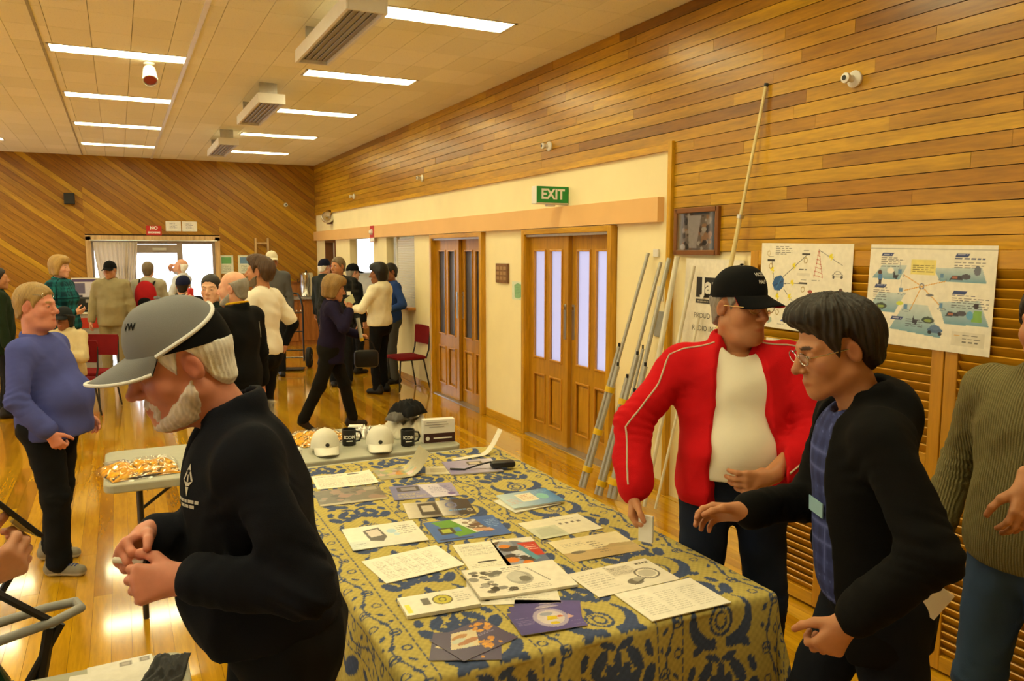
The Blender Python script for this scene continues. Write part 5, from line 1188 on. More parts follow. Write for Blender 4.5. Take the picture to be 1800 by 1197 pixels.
def head_shape(B, s=1.0, heavy=0.0, beard=False, nose=1.0, mouth=0, ear=True, neck=None, neck_r=.056, jaw=1.0):
    """a head in its own frame: forward +y, up +z, centre between the ears"""
    S = lambda *v: np.array(v)*s
    B.ell(S(0, -.014, .045), S(.075, .095, .080), k=.02)
    B.ell(S(0, .022, -.028), S(.062*(1+.06*heavy), .070, .092), k=.03)
    for x in (-1, 1):
        B.cap(S(.050*x*jaw, -.004, -.062), S(.016*x, .070, -.103), .021*s*(1+.25*heavy), .018*s, .03)
        B.ell(S(.040*x, .055, -.030), S(.026, .028, .030)*(1+.12*heavy), k=.025)
        B.cap(S(.012*x, .088, .024), S(.046*x, .068, .022), .0105*s, .010*s, .018)
    B.ell(S(0, .076, -.104), S(.021, .018, .019), k=.02)
    if heavy: B.ell(S(0, .035, -.105), S(.052, .05, .030)*(1+.2*heavy), k=.03)
    B.ell(S(0, .074, -.070), S(.031, .024, .026), k=.022)
    for x in (-1, 1): B.ell(S(.0325*x, .100, .002), S(.019, .016, .0125), k=.012, sub=True)
    B.path([S(0, .088, .016), S(0, .100, -.008), S(0, .116*1.0+.004*(nose-1), -.030)], [.0085*s, .0100*s, .0135*s*nose], .012)
    for x in (-1, 1): B.ell(S(.0125*x, .102, -.036), S(.0095, .011, .008)*nose, k=.008)
    for x in (-1, 1): B.ell(S(.006*x, .111, -.0445), S(.0042, .006, .004), k=.003, sub=True)
    for x in (-1, 1): B.ell(S(.0325*x, .0795, .002), S(.0142, .0125, .0118), k=.006)     # lids
    B.path([S(-.024, .084, -.073), S(-.009, .0955, -.0685), S(0, .0955, -.0695), S(.009, .0955, -.0685), S(.024, .084, -.073)], [.0035*s, .006*s, .0058*s, .006*s, .0035*s], .006)
    B.path([S(-.021, .085, -.0765), S(0, .0955, -.0795), S(.021, .085, -.0765)], [.004*s, .0068*s, .004*s], .006)
    B.path([S(-.022, .100, -.0745), S(0, .106, -.0745), S(.022, .100, -.0745)], [.0016*s]*3, .003) if False else None
    if ear:
        for x in (-1, 1):
            M = rotm(12*x, 12, 0)
            B.ell(S(.0765*x, -.014, -.006), S(.009, .019, .031), M, k=.008)
            B.ell(S(.088*x, -.010, -.004), S(.0075, .011, .019), M, k=.005, sub=True)
    if neck is not None: B.cap(S(0, -.022, -.060), neck, neck_r*.98*s, neck_r*1.08, .03)
SKIN = {'pink': ('d8a184', 'b8604a'), 'ruddy': ('cf8a74', 'ad5648'), 'tan': ('b98058', '9a5640'), 'brown': ('8a5636', '6e3a2a'), 'fair': ('dcae90', 'bb6e58')}
def skin_col(V, kind, s=1.0, brow=None, lips=True, eyes=True, stub=None):
    base, red = [np.array(hexc(c)) for c in SKIN[kind]]; P = V/s; C = np.tile(base, (len(V), 1))
    def blend(m, c): C[:] = C*(1-m[:, None])+np.asarray(c)*m[:, None]
    def blob(c, r): return np.clip(1.4-1.4*np.sqrt((((P-np.array(c))/np.array(r))**2).sum(1)), 0, 1)
    for x in (-1, 1): blend(.45*blob((.045*x, .066, -.030), (.03, .03, .025)), red); blend(.5*blob((.08*x, -.012, 0), (.02, .03, .04)), red)
    blend(.55*blob((0, .118, -.03), (.022, .022, .022)), red)
    if stub is not None: blend(.5*np.clip(1-np.sqrt(((P[:, 0]/.07)**2+((P[:, 1]-.06)/.07)**2+((P[:, 2]+.085)/.05)**2)), 0, .5)*2, stub)
    if lips: blend(.8*blob((0, .095, -.0745), (.028, .02, .0105)), np.array(hexc('a0524a'))*(base/ base.max()*1.1))
    if brow is not None:
        for x in (-1, 1): blend(.9*(blob((.031*x, .088, .026), (.024, .03, .0062)) > .25), brow)
    if eyes:
        for x in (-1, 1): blend(1.0*(blob((.0325*x, .092, .0015), (.0135, .02, .0055)) > .30), (.42, .38, .35)); blend(1.0*(blob((.0325*x, .093, .0015), (.0062, .02, .0058)) > .28), (.02, .014, .01))
    return C
m_skin = painted('skin', .48, .4, .12, 260, .12)
m_hair = painted('hair', .55, .45, .6, 300)
m_cloth = painted('dyed_cloth', .9, .15, .4, 500)
m_knit = None
m_shoe = painted('shoe_leather', .6, .3, .2, 200)
m_lens = plain('spectacle_lens', (.75, .78, .78), .05, .5, 0, .02)
t = NT('spectacle_glass'); tr = t.n('BsdfTransparent'); gl = t.n('BsdfGlossy'); gl.inputs['Roughness'].default_value = .05; mx = t.n('MixShader'); mx.inputs[0].default_value = .16
t.l(tr.outputs[0], mx.inputs[1]); t.l(gl.outputs[0], mx.inputs[2]); t.l(mx.outputs[0], t.t.nodes['Material Output'].inputs[0]); m_lens = t.m
def cap_meshes(parent, Mx, crown, brim, s=1.0, back=None, trim=None, logo=None, beanie=False, under=None, brim_w=.075, brim_l=.075, tilt=0, lift=0, side=None, slope=4.6):
    """peaked cap: crown, peak, button, piping; Mx maps head frame -> figure"""
    cx, cy, cz = 0, -.014, .040+lift; rx, ry, rz = .085*s, .106*s, (.098 if not beanie else .092)*s
    nu, nv = (48, 16) if back is None else (120, 40); V = []; F = []; fm = []
    def P(a, v, e=0):
        # a: 0 at the front, v: 0 rim .. 1 top; front panels stand a little taller
        q = v*math.pi/2; c = math.cos(q)**.75; fr = max(0, math.cos(a))
        return np.array([cx+(rx+e)*c*math.sin(a), cy+(ry+e)*c*math.cos(a)*(1+.03*fr), cz+(rz+e)*math.sin(q)**.95*(1+.08*fr*math.sin(2*q))-.012*(1-math.cos(a))*(1-v)])
    for j in range(nv+1):
        for i in range(nu):
            a = 2*math.pi*i/nu; seam = -.0012 if i % (nu//6) == nu//12 and False else 0; V.append(P(a, j/nv*.985, seam))
    for j in range(nv):
        for i in range(nu):
            F.append((j*nu+i, j*nu+(i+1) % nu, (j+1)*nu+(i+1) % nu, (j+1)*nu+i)); a = 2*math.pi*(i+.5)/nu
            a = min(a, 2*math.pi-a); vv = (j+.5)/nv
            fm.append(1 if back is not None and (a > (side if side else 1.35)+slope*vv*(1 if side else 0)) else 0)
    F.append(tuple(nv*nu+i for i in range(nu))); fm.append(0)
    mats = [crown] if back is None else [crown, back]
    cp = mesh_obj('cap', [Mx(v) for v in V], F, mats, parent, True, None, fm)
    inner = [Mx(P(2*math.pi*i/nu, 0, -.006)+np.array([0, 0, .004])) for i in range(nu)]
    mesh_obj('cap_band', [Mx(P(2*math.pi*i/nu, 0)) for i in range(nu)]+inner, [(i, nu+i, nu+(i+1) % nu, (i+1) % nu) for i in range(nu)], back or crown, cp)
    if not beanie:
        n, m = 22, 8; V = []; F = []; W = 1.05
        for lay in (0, 1):
            for j in range(m+1):
                for i in range(n+1):
                    a = -W+2*W*i/n; t = j/m; b = P(a, 0); ed = math.sqrt(max(0, 1-(a/W)**2*.92))
                    out = brim_l*s*ed*t*1.25; x = b[0]*(1-.04*t); 
                    V.append(np.array([x, b[1]+out, b[2]+.004-.22*out-tilt*out-(6.0*x*x)*t*.9-(.0035 if lay else 0)]))
        N = (n+1)*(m+1)
        for lay in (0, 1):
            for j in range(m):
                for i in range(n):
                    q = [lay*N+j*(n+1)+i, lay*N+j*(n+1)+i+1, lay*N+(j+1)*(n+1)+i+1, lay*N+(j+1)*(n+1)+i]; F.append(tuple(q[::-1] if not lay else q))
        for i in range(n): F.append((m*(n+1)+i, N+m*(n+1)+i, N+m*(n+1)+i+1, m*(n+1)+i+1))
        fm = [0]*(n*m)+[1]*(n*m)+[0]*n
        mesh_obj('peak', [Mx(v) for v in V], F, [brim, under or brim], cp, True, None, fm)
        MB().lathe([(.001, 0), (.008, .001), (.006, .006), (.001, .007)], 10, Mx(P(0, .985)), None).build('button', brim, cp, True)
        if trim is not None:
            MB().tube([Mx(V[m*(n+1)+i]+np.array([0, .001, .0005])) for i in range(n+1)], .0042, 8).build('peak_piping', trim, cp, True)
            if side:
                for sg in (-1, 1):
                    MB().tube([Mx(P(sg*min(math.pi, side+slope*v), v, .001)) for v in np.linspace(.0, min(.93, (math.pi-side)/slope), 22)], .0048, 8).build('crown_piping', trim, cp, True)
    if logo:
        for txt, size, m_, zz, aa in logo:
            def ML(x, y, d): 
                a = aa - x/(rx*.98); v = zz + y/(rz*1.5); return Mx(P(a, v, .0015))
            text_mesh(txt, size, m_, ML, cp, 'cap_lettering', bold=.0006)
    return cp
HAIRC = {'white': 'ebebea', 'whitish': 'd6cac2', 'grey': '8d8880', 'brown': '4a321c', 'dark': '1c140e', 'black': '0e0b0a', 'blond': 'a58245', 'ginger': '8a6a34', 'greybrown': '6a5a44', 'sandy': '9a7c48'}
HLINE = {'short': ([-.12, -.075, -.045, -.030, -.012, .010, .022, .040, .062, .080, .12], [-.088, -.082, -.055, -.010, .034, .030, -.020, .018, .052, .068, .074])}
HLINE['crop'] = HLINE['fringe'] = HLINE['tousled'] = HLINE['short']
HLINE['full'] = ([-.12, -.08, -.05, -.03, -.01, .012, .024, .040, .062, .080, .12], [-.094, -.09, -.07, -.03, .012, .010, -.028, .012, .048, .060, .066])
HLINE['bob'] = ([-.12, -.06, -.02, .012, .030, .045, .062, .080, .12], [-.105, -.110, -.105, -.095, -.050, .000, .040, .052, .056])
def make_hair(parent, Mx, style, colr, s=1.0, h=.004, seed=1, cap_on=False):
    """a shell of hair following the skull, ending at the hairline"""
    B = Body(h); th = {'crop': .004, 'short': .011, 'full': .019, 'bob': .020, 'fringe': .008, 'tousled': .019}[style]*(.75 if cap_on else 1)*s
    head_shape(B, s, ear=False); S = lambda *v: np.array(v)*s
    if style == 'tousled': B.ell(S(.006, .035, .100), S(.060, .055, .032), k=.03); B.ell(S(0, -.06, .03), S(.066, .055, .06), k=.03)
    if style in ('full', 'bob'):
        B.ell(S(0, -.022, .055), S(.079, .098, .086), k=.02); B.ell(S(.008, .050, .098), S(.055, .042, .030), k=.03)
        B.cap(S(0, -.060, .0), S(0, -.062, -.060), .056*s, .044*s, .03, ((1, 0, 0), 1.25))
    else: B.cap(S(0, -.060, .01), S(0, -.056, -.055), .046*s, .040*s, .03, ((1, 0, 0), 1.25))
    if style == 'bob':
        for x in (-1, 1): B.cap(S(.064*x, -.005, .03), S(.062*x, .000, -.080), .026*s, .020*s, .03)
    hx, hy = HLINE[style]; hx, hy = np.array(hx)*s, np.array(hy)*s
    r = np.random.RandomState(seed); ph = r.rand(3)*6
    def region(X, Y, Z):
        g = (np.interp(Y, hx, hy).astype(f32)-Z)*f32(.8)+f32(.0025)*np.sin(X*f32(170)+Y*f32(210)+f32(ph[0]))
        if style == 'fringe': g = np.maximum(np.maximum(g, Z-f32(.042*s)+Y*f32(.35)), (Y-f32(.012*s))+0*Z)
        return g
    cut = [lambda X, Y, Z: region(X, Y, Z)-f32(.003)]
    if cap_on: cut.append(lambda X, Y, Z: Z-f32(.046*s)-Y*f32(.2))
    st = strands(seed, {'crop': .0006, 'tousled': .0034}.get(style, .0014), 300 if style == 'tousled' else 400); ed = f32(.006 if style in ('full', 'bob') else .022 if style == 'tousled' else .011)
    V, F = B.mesh(cut, lambda X, Y, Z: f32(.0015)+(st(X, Y, Z)-f32(th+.0015))*np.clip(-region(X, Y, Z)/ed, 0, 1))
    c = np.array(hexc(HAIRC[colr])); u = np.sin(V[:, 0]*420+np.sin(V[:, 2]*60)*3)*np.sin(V[:, 1]*380+V[:, 2]*50)+.6*np.sin(V[:, 0]*90+V[:, 1]*70+ph[1])
    return mesh_obj('hair', Mx(V), F, m_hair, parent, True, np.clip(c[None]*(1+.16*u[:, None]), 0, 1))
def make_beard(parent, Mx, colr, s=1.0, h=.004, seed=3, length=.008, heavy=0):
    """a shell of whiskers over jaw, chin and upper lip"""
    B = Body(h); head_shape(B, s, heavy, ear=False)
    if length > .01: B.ell(np.array([0, .078, -.112])*s, np.array([.034, .022, .022])*s, k=.03)
    def E(X, Y, Z, c, r): return (np.sqrt(((X-f32(c[0]*s))/f32(r[0]*s))**2+((Y-f32(c[1]*s))/f32(r[1]*s))**2+((Z-f32(c[2]*s))/f32(r[2]*s))**2)-1)*f32(min(r)*s)
    def region(X, Y, Z):
        jaw = np.maximum(np.maximum((Z+f32(.026*s)+Y*f32(.80))*f32(.7)+0*X, f32(-.004*s)-Y), f32(-.128*s)-Z)
        g = np.minimum(jaw, E(X, Y, Z, (0, .100, -.0575), (.040, .04, .0125)))
        for x in (-1, 1): g = np.minimum(g, E(X, Y, Z, (.031*x, .085, -.078), (.011, .03, .022)))
        g = np.maximum(g, -E(X, Y, Z, (0, .105, -.0745), (.023, .03, .0072)))
        return g+f32(.0022)*np.sin(X*f32(330)+Z*f32(260))*np.sin(Y*f32(300)+Z*f32(120))
    st = strands(seed, .0012, 520); V, F = B.mesh([lambda X, Y, Z: region(X, Y, Z)-f32(.003)], lambda X, Y, Z: f32(.0015)+(st(X, Y, Z)-f32(.0030+length*.6))*np.clip(-region(X, Y, Z)/f32(.007), 0, 1))
    c = np.array(hexc(HAIRC[colr])); u = np.sin(V[:, 0]*500+np.sin(V[:, 2]*90)*3)*np.sin(V[:, 1]*460+V[:, 2]*90)
    return mesh_obj('beard', Mx(V), F, m_hair, parent, True, np.clip(c[None]*(1+.15*u[:, None]), 0, 1))
def make_glasses(parent, Mx, m, s=1.0, up=0.0, dark=False, back=0.0):
    g = MB(); S = lambda *v: Mx(np.array(v)*s)
    o = lambda x, y, z: S(x, y-back, z+up)
    gl = None
    for x in (-1, 1):
        ring = [o(.034*x+.0235*math.cos(q)*(1+.1*math.cos(q)**2), .1045-.25*abs(.034*x+.0235*math.cos(q))**1.4*.6, .0+.0165*math.sin(q)) for q in np.linspace(0, 2*math.pi, 21)[:-1]]
        g.tube(ring, .0016*s, 6, closed=True)
        g.tube([o(.058*x, .093, .004), o(.074*x, .075, .006), o(.079*x, -.010, .004), o(.079*x, -.022, -.012)], .0018*s, 6)
    g.tube([o(-.011, .105, .004), o(0, .107, .006), o(.011, .105, .004)], .0016*s, 6)
    gg = g.build('glasses', m, parent, True)
    for x in (-1, 1):
        ring = [o(.034*x+.0225*math.cos(q)*(1+.1*math.cos(q)**2), .1045-.25*abs(.034*x+.0225*math.cos(q))**1.4*.6, .0155*math.sin(q)) for q in np.linspace(0, 2*math.pi, 17)[:-1]]
        mesh_obj('lens', ring, [tuple(range(16))], m_black if dark else m_lens, gg)
    return gg
def person(label, loc, face, group=None, H=1.75, build=1.0, belly=0.0, lean=0, side=0, twist=0, sit=None,
           head=(0, 0, 0), neckf=.0, neckz=.0, skin='pink', hair=('short', 'brown'), beard=None, heavy=0, brow=None, stub=None,
           armL=None, armR=None, feet=None, top=None, bottom=None, shoes=('1a1512', '1a1512'), cap=None, glasses=None,
           res=.009, fine=.005, over=None, headscale=1.0, female=False, extra=None, toes=True):
    """face: heading of the figure in degrees (0 = looking down the hall, +90 = turned to its left)"""
    k = H/1.75; P = empty('person', (loc[0], loc[1], loc[2] if len(loc) > 2 else 0), R(face), label, 'person', group)
    zp = (.95*k if sit is None else sit); pel = np.array([0, 0, zp]); T = rotm(twist, lean, side)
    tp = lambda x, y, z: pel+T @ (np.array([x, y, z-.95])*k)
    w = build; sh = .185*w*(.92 if female else 1)
    J = dict(shL=tp(-sh, -.01, 1.41), shR=tp(sh, -.01, 1.41), neck=tp(0, -.025, 1.475))
    # head frame
    hR = rotm(*head); hs = headscale*k**.5; hc = J['neck']+T @ np.array([0, .015+neckf, 0])+T @ np.array([0, 0, .155*k+neckz])+hR @ np.array([0, .018, 0])
    Mx = lambda v: (np.asarray(v) @ hR.T)+hc
    inv = lambda p: hR.T @ (np.asarray(p)-hc)
    # arms
    AL = {}
    for nm, sd, sp, a in (('L', -1, J['shL'], armL), ('R', 1, J['shR'], armR)):
        a = dict(a or {}); tgt = np.array(a.get('to', (sd*.25*w, .05, .83)))*1.0
        if 'to' not in a: tgt = np.array([sd*(.23*w+.03+.06*belly), .04+pel[1], zp-.10*k]) + (T @ np.array([0, 0, .3*k]) - np.array([0, 0, .3*k]))
        if a.get('rel'): tgt = tp(*a['rel'])
        el, wr = ik(sp, tgt, .29*k, .255*k, a.get('pole', (sd*.5, -1, -.2)))
        fd = a.get('dir', wr-el); AL[nm] = (sp, el, wr, nrm(fd), a.get('palm', (-sd, 0, 0)), a.get('pose', 'relax'), sd, a.get('thumb'))
    # legs
    feet = feet or ((-.10, 0, 0), (.10, .02, 0)); LG = []
    for sd, ft in zip((-1, 1), feet):
        x, y = ft[0], ft[1]; yaw = ft[2] if len(ft) > 2 else 0; z = ft[3] if len(ft) > 3 else 0; pit = ft[4] if len(ft) > 4 else 0
        hip = pel+np.array([sd*.088*k*w, 0, -.03*k]); fr = rotm(yaw, pit, 0); an = np.array([x, y, z+.085*k])
        kn, an = ik(hip, an, .425*k, .415*k, fr @ np.array([0, 1, .0])); LG.append((hip, kn, an, fr, np.array([x, y, z])))
    top = dict(top or {}); bottom = dict(bottom or {})
    fl = lambda v: (T @ np.array(v, float))
    def torso(B, g, bust=True):
        """trunk, thickened by g"""
        B.ell(tp(0, -.005, .985), np.array([.155*w, .115+.03*belly, .13])*k+g, T, .05)
        B.ell(tp(0, .012+.045*belly, 1.09), np.array([.145*w+.025*belly, .108+.065*belly, .155])*k+g, T, .06)
        B.ell(tp(0, .0, 1.28), np.array([.168*w, .112+.02*belly, .185])*k+g, T, .06)
        B.cap(tp(-sh*.82, -.012, 1.405), tp(sh*.82, -.012, 1.405), .058*k+g, None, .05)
        B.cap(tp(0, -.028, 1.39), J['neck'], .070*k+g, .056*k+g*.6, .05)
        if female and bust:
            for x in (-1, 1): B.ell(tp(.075*x, .085, 1.26), np.array([.062, .055, .06])*k+g, T, .04)
    def arm(B, nm, g, upto=2.0, slack=0.0):
        sp, el, wr = AL[nm][:3]
        e1 = sp+(el-sp)*min(1, upto); B.cap(sp, e1, (.050*k*w**.5)+g, (.050+(.041-.050)*min(1, upto))*k+g+slack*.3, .035)
        if upto > 1: 
            q = el+(wr-el)*(upto-1); B.cap(el, q, (.041*k)+g+slack*.5, (.041-.013*(upto-1))*k+g+slack, .03)
    def leg(B, i, g, flare=0.0):
        hip, kn, an, fr, _ = LG[i]
        B.cap(hip, kn, .083*k*w**.6+g, .058*k+g, .045); B.cap(kn, an, .056*k+g, .038*k+g+flare, .03)
        B.ell(hip*.5+pel*.5+np.array([0, -.045, -.02])*k, np.array([.09*w, .085, .09])*k+g, None, .05)
    # --- body: one continuous skin
    B = Body(.02); torso(B, -.016, False)
    for nm in 'LR': arm(B, nm, -.014)
    for i in (0, 1): leg(B, i, -.014)
    V0, F0 = B.mesh(); base = np.array(hexc(SKIN[skin][0])); C0 = np.tile(base, (len(V0), 1))
    Vs, Fs, Cs = [V0], [F0], [C0]
    B = Body(fine); nk = inv(J['neck']-T @ np.array([0, .0, .05]))
    head_shape(B, hs, heavy, neck=nk, neck_r=.055*(w**.5)*(.88 if female else 1)); V, F = B.mesh()
    C = skin_col(V, skin, hs, None if brow is None else np.array(hexc(brow)), stub=None if stub is None else np.array(hexc(stub)))
    Vs.append(Mx(V)); Fs.append(F); Cs.append(C); tips = {}
    for nm in 'LR':
        sp, el, wr, d, pn, pose, sd, th = AL[nm]
        if pose == 'none': continue
        B = Body(max(fine*.85, .0029)); u = nrm(wr-el); B.cap(wr-u*.16*k, wr, .036*k, .0275*k, .02)
        tips[nm] = add_hand(B, wr+u*.005, d, pn, sd, pose, k*.97*(.9 if female else 1), th); V, F = B.mesh()
        c = np.tile(base*.96+np.array(hexc(SKIN[skin][1]))*.06, (len(V), 1)); dd = np.min([np.linalg.norm(V-t_, axis=1) for t_ in tips[nm]], axis=0)
        m_ = np.clip(1-dd/.03, 0, 1)[:, None]*.35; c = c*(1-m_)+np.array(hexc(SKIN[skin][1]))*m_; Vs.append(V); Fs.append(F); Cs.append(c)
    n = 0; FF = []
    for V, F in zip(Vs, Fs): FF.append(F+n); n += len(V)
    mesh_obj('body', np.concatenate(Vs), np.concatenate(FF), m_skin, P, True, np.concatenate(Cs))
    # --- clothing
    def cloth(name, B, m, colf=None, cut=None, disp=None):
        V, F = B.mesh(cut, disp); mm = mat_cloth(m) if isinstance(m, str) else m
        C = None
        if colf is not None: C = colf(V)
        return mesh_obj(name, V, F, mm, P, True, C)
    g = bottom.get('g', .012); B = Body(max(res*1.25, .012)); 
    B.ell(tp(0, -.005, .97), np.array([.158*w, .118+.03*belly, .125])*k+g, T, .05)
    if belly: B.ell(tp(0, .012+.045*belly, 1.06), np.array([.145*w+.02*belly, .1+.055*belly, .09])*k+g*.5, T, .05)
    for i in (0, 1): leg(B, i, g, bottom.get('flare', .012))
    wz = bottom.get('waist', 1.04); pw, nw = tp(0, 0, wz), T @ np.array([0, 0, 1.])
    cuts = [lambda X, Y, Z: (X-f32(pw[0]))*f32(nw[0])+(Y-f32(pw[1]))*f32(nw[1])+(Z-f32(pw[2]))*f32(nw[2])]
    if sit is None and not bottom.get('nocut'): cuts.append(lambda X, Y, Z: f32(.025)-Z+0*X)
    cloth('trousers', B, bottom.get('m', '20242c'), bottom.get('col'), cuts, folds(7+len(label), bottom.get('fold', .008), 24, .5, [(L_[1], nrm(L_[2]-L_[0]), .005, .11) for L_ in LG]+[(L_[2]+np.array([0, 0, .05]), np.array([0, 0, 1.]), .005, .09) for L_ in LG]))
    hem = top.get('hem', .93); g = top.get('g', .014); B = Body(res); torso(B, g)
    B.ell(tp(0, .01+.03*belly, hem+.05), np.array([.152*w+.02*belly, .112+.045*belly, .13])*k+g, T, .06)
    sl = top.get('sleeve', 1.93)
    for nm in 'LR': arm(B, nm, top.get('ga', g*.5+.001), sl, top.get('slack', .008))
    if top.get('hood'): B.ell(tp(0, -.10, 1.44), np.array([.10, .07, .09])*k, T, .04)
    if top.get('collar', .0):
        cr = top['collar']
        for q in np.linspace(0, 2*math.pi, 33)[:-1]:
            fz = 1.475+.012*(-math.cos(q)); B.ell(tp((.060+g*.5)*math.sin(q)*w**.5, -.022+(.058+g*.5)*math.cos(q), fz+.012), np.array([.015, .015, cr])*k, T, .012)
    B.cap(J['neck']-T @ np.array([0, 0, .02])*k, J['neck']+T @ np.array([0, .03, .20])*k, (.059 if not top.get('vneck') else .063)*k*w**.5, .06*k, .008, None, True)
    if top.get('vneck'): B.cap(tp(0, .09, 1.48), tp(0, .13, top['vneck']), .055*k, .012*k, .008, None, True)
    if top.get('open'):      # an open jacket front
        for (ya, za), (yb, zb), r0, r1 in top['open']: B.cap(tp(top.get('ox', 0), ya+.03*belly, za), tp(top.get('ox', 0), yb+.03*belly, zb), r0, r1, .012, None, True)
    ph, nh = tp(0, 0, hem), T @ np.array([0, 0, 1.])
    sp_ = [lambda X, Y, Z: (X-f32(ph[0]))*f32(-nh[0])+(Y-f32(ph[1]))*f32(-nh[1])+(Z-f32(ph[2]))*f32(-nh[2])]
    if top.get('nohem') : sp_ = []
    # sleeves may hang below the hem: cut the trunk only
    armd = [(AL[nm][0], AL[nm][1], AL[nm][2]) for nm in 'LR']
    def hemcut(X, Y, Z):
        d = sp_[0](X, Y, Z)
        keep = None
        for a, e, wv in armd:
            ba = wv-e; px, py, pz = X-f32(e[0]), Y-f32(e[1]), Z-f32(e[2]); t_ = np.clip((px*f32(ba[0])+py*f32(ba[1])+pz*f32(ba[2]))/f32(ba@ba), 0, 1)
            r_ = np.sqrt((px-t_*f32(ba[0]))**2+(py-t_*f32(ba[1]))**2+(pz-t_*f32(ba[2]))**2)-f32(.075*k); keep = r_ if keep is None else np.minimum(keep, r_)
        return np.minimum(d, keep)
    tname = top.get('name', 'shirt')
    garment = cloth(tname, B, top.get('m', '555555'), top.get('col'), [hemcut] if sp_ else None, folds(3+len(label)*7, top.get('fold', .009)*top.get('fs', 1.0), top.get('ff', 20), .35, [(AL[nm][1], nrm(AL[nm][2]-AL[nm][0]), .0055, .095) for nm in 'LR']+[(AL[nm][0]+(AL[nm][1]-AL[nm][0])*.12-np.array([AL[nm][6]*.03, 0, .05]), nrm([AL[nm][6], .3, -1]), .004, .09) for nm in 'LR']+[(AL[nm][1]*.25+AL[nm][2]*.75, nrm(AL[nm][2]-AL[nm][1]), .003, .07) for nm in 'LR']))
    if over:            # undershirt seen in the opening or past the sleeves
        B = Body(res); torso(B, over.get('g', .004)); B.ell(tp(0, .01+.03*belly, .98), np.array([.15*w+.02*belly, .11+.045*belly, .12])*k, T, .06)
        for nm in 'LR': arm(B, nm, .004, over.get('sleeve', .3), .002)
        B.cap(J['neck']-T @ np.array([0, -.015, .02])*k, J['neck']+T @ np.array([0, .05, .2])*k, .068*k*w**.5, .075*k, .008, None, True)
        po = tp(0, 0, over.get('hem', .98))
        under_o = cloth(over.get('name', 'undershirt'), B, over['m'], over.get('col'), [lambda X, Y, Z: (X-f32(po[0]))*f32(-nh[0])+(Y-f32(po[1]))*f32(-nh[1])+(Z-f32(po[2]))*f32(-nh[2])], folds(5, .009, 15, .3))
    # --- shoes
    for i, (hip, kn, an, fr, ft) in enumerate(LG):
        B = Body(.010 if res > .009 else .007); q = lambda x, y, z: ft+fr @ (np.array([x, y, z])*k)
        B.cap(q(0, -.055, .045), q(0, -.03, .06), .042*k, .042*k, .03); B.cap(q(0, -.03, .045), q(0, .13, .030), .043*k, .036*k, .04, (fr @ np.array([1., 0, 0]), 1.12))
        B.cap(q(0, -.035, .07), q(0, -.04, .10), .040*k, .042*k, .02); nz = fr @ np.array([0, 0, 1.]); o0 = q(0, 0, .003)
        V, F = B.mesh([lambda X, Y, Z: -((X-f32(o0[0]))*f32(nz[0])+(Y-f32(o0[1]))*f32(nz[1])+(Z-f32(o0[2]))*f32(nz[2]))])
        zz = ((V-o0) @ nz); C = np.where((zz < .022*k)[:, None], np.array(hexc(shoes[1])), np.array(hexc(shoes[0])))
        mesh_obj('shoe', V, F, m_shoe, P, True, C)
    if hair: make_hair(P, Mx, hair[0], hair[1], hs, max(fine, .0034), len(label), cap is not None)
    if beard: make_beard(P, Mx, beard[0], hs, max(fine*.75, .0026), 3, beard[1], heavy)
    if cap: cap_meshes(P, Mx, **{**dict(s=hs*1.02), **cap})
    if glasses: make_glasses(P, Mx, glasses.get('m', m_steel), hs, glasses.get('up', 0), glasses.get('dark', False), glasses.get('back', 0))
    return dict(P=P, Mx=Mx, hs=hs, tp=tp, T=T, AL=AL, tips=tips, k=k, garment=garment, under=under_o if over else None)
def mat_cloth(hx, bump=.5):
    n = 'cloth_'+hx
    if n in MATS: return MATS[n]
    return fabric(n, hexc(hx), bump)
# ---------------------------------------------------------------- the people
def plaid(c1, c2, c3, p=.11, q=.5):
    a, b, c = [np.array(hexc(v)) for v in (c1, c2, c3)]
    def f(V):
        u = np.arctan2(V[:, 0], V[:, 1]+.001)*.17; z = V[:, 2]
        s1 = ((u/p) % 1) < q; s2 = ((z/p) % 1) < q; C = np.where(s1[:, None], a, b); D = np.where(s2[:, None], a, b); E = C*.5+D*.5
        l = (((u/p+.25) % 1) < .07) | (((z/p+.25) % 1) < .07); return np.where(l[:, None], c, E)
    return f
def flatc(c):
    a = np.array(hexc(c)); return lambda V: np.tile(a, (len(V), 1))
def knit(name, c, scale=220):
    if name in MATS: return MATS[name]
    t = NT(name); t.set(.95, .1); co = t.n('TexCoord').outputs['Object']
    w = t.n('TexWave'); w.inputs['Scale'].default_value = 38; w.inputs['Distortion'].default_value = 1.5; w.bands_direction = 'X'; t.l(co, w.inputs[0])
    n = t.noise(scale, 3); t.l(t.ramp(w.outputs[1], [(.2, [v*.72 for v in c]), (.7, c)]), t.b.inputs['Base Color'])
    ad = t.n('Math', operation='ADD'); t.l(w.outputs[1], ad.inputs[0]); t.l(n, ad.inputs[1]); t.bump(ad.outputs[0], .8, .004); MATS[name] = t.m; return t.m
m_fleece = fabric('red_fleece', hexc('c4121a'), .7, 350, .10)
m_tee = fabric('white_jersey', hexc('eae4d2'), .25, 600, .03)
m_navy = fabric('navy_fleece', hexc('12151f'), .6, 420, .15)
m_denim = fabric('dark_denim', hexc('1b2438'), .5, 700, .2)
m_greyc = fabric('grey_cap_cotton', hexc('7d7f84'), .3, 700, .05)
m_blackc = fabric('black_cotton', hexc('0d0e11'), .3, 700, .1)
m_whitep = fabric('white_piping', hexc('e4e6ea'), .2, 700, .03)
m_redc = fabric('red_cotton', hexc('a81c18'), .3, 700)
m_thread = fabric('pale_thread', hexc('c9c6c0'), .3, 900)
m_olive = knit('olive_knit', hexc('7e7650'))
NEAR = dict(res=.008, fine=.0038); FAR = dict(res=.016, fine=.0088)
def on_trunk(r, garment_pts, x, z):
    pass
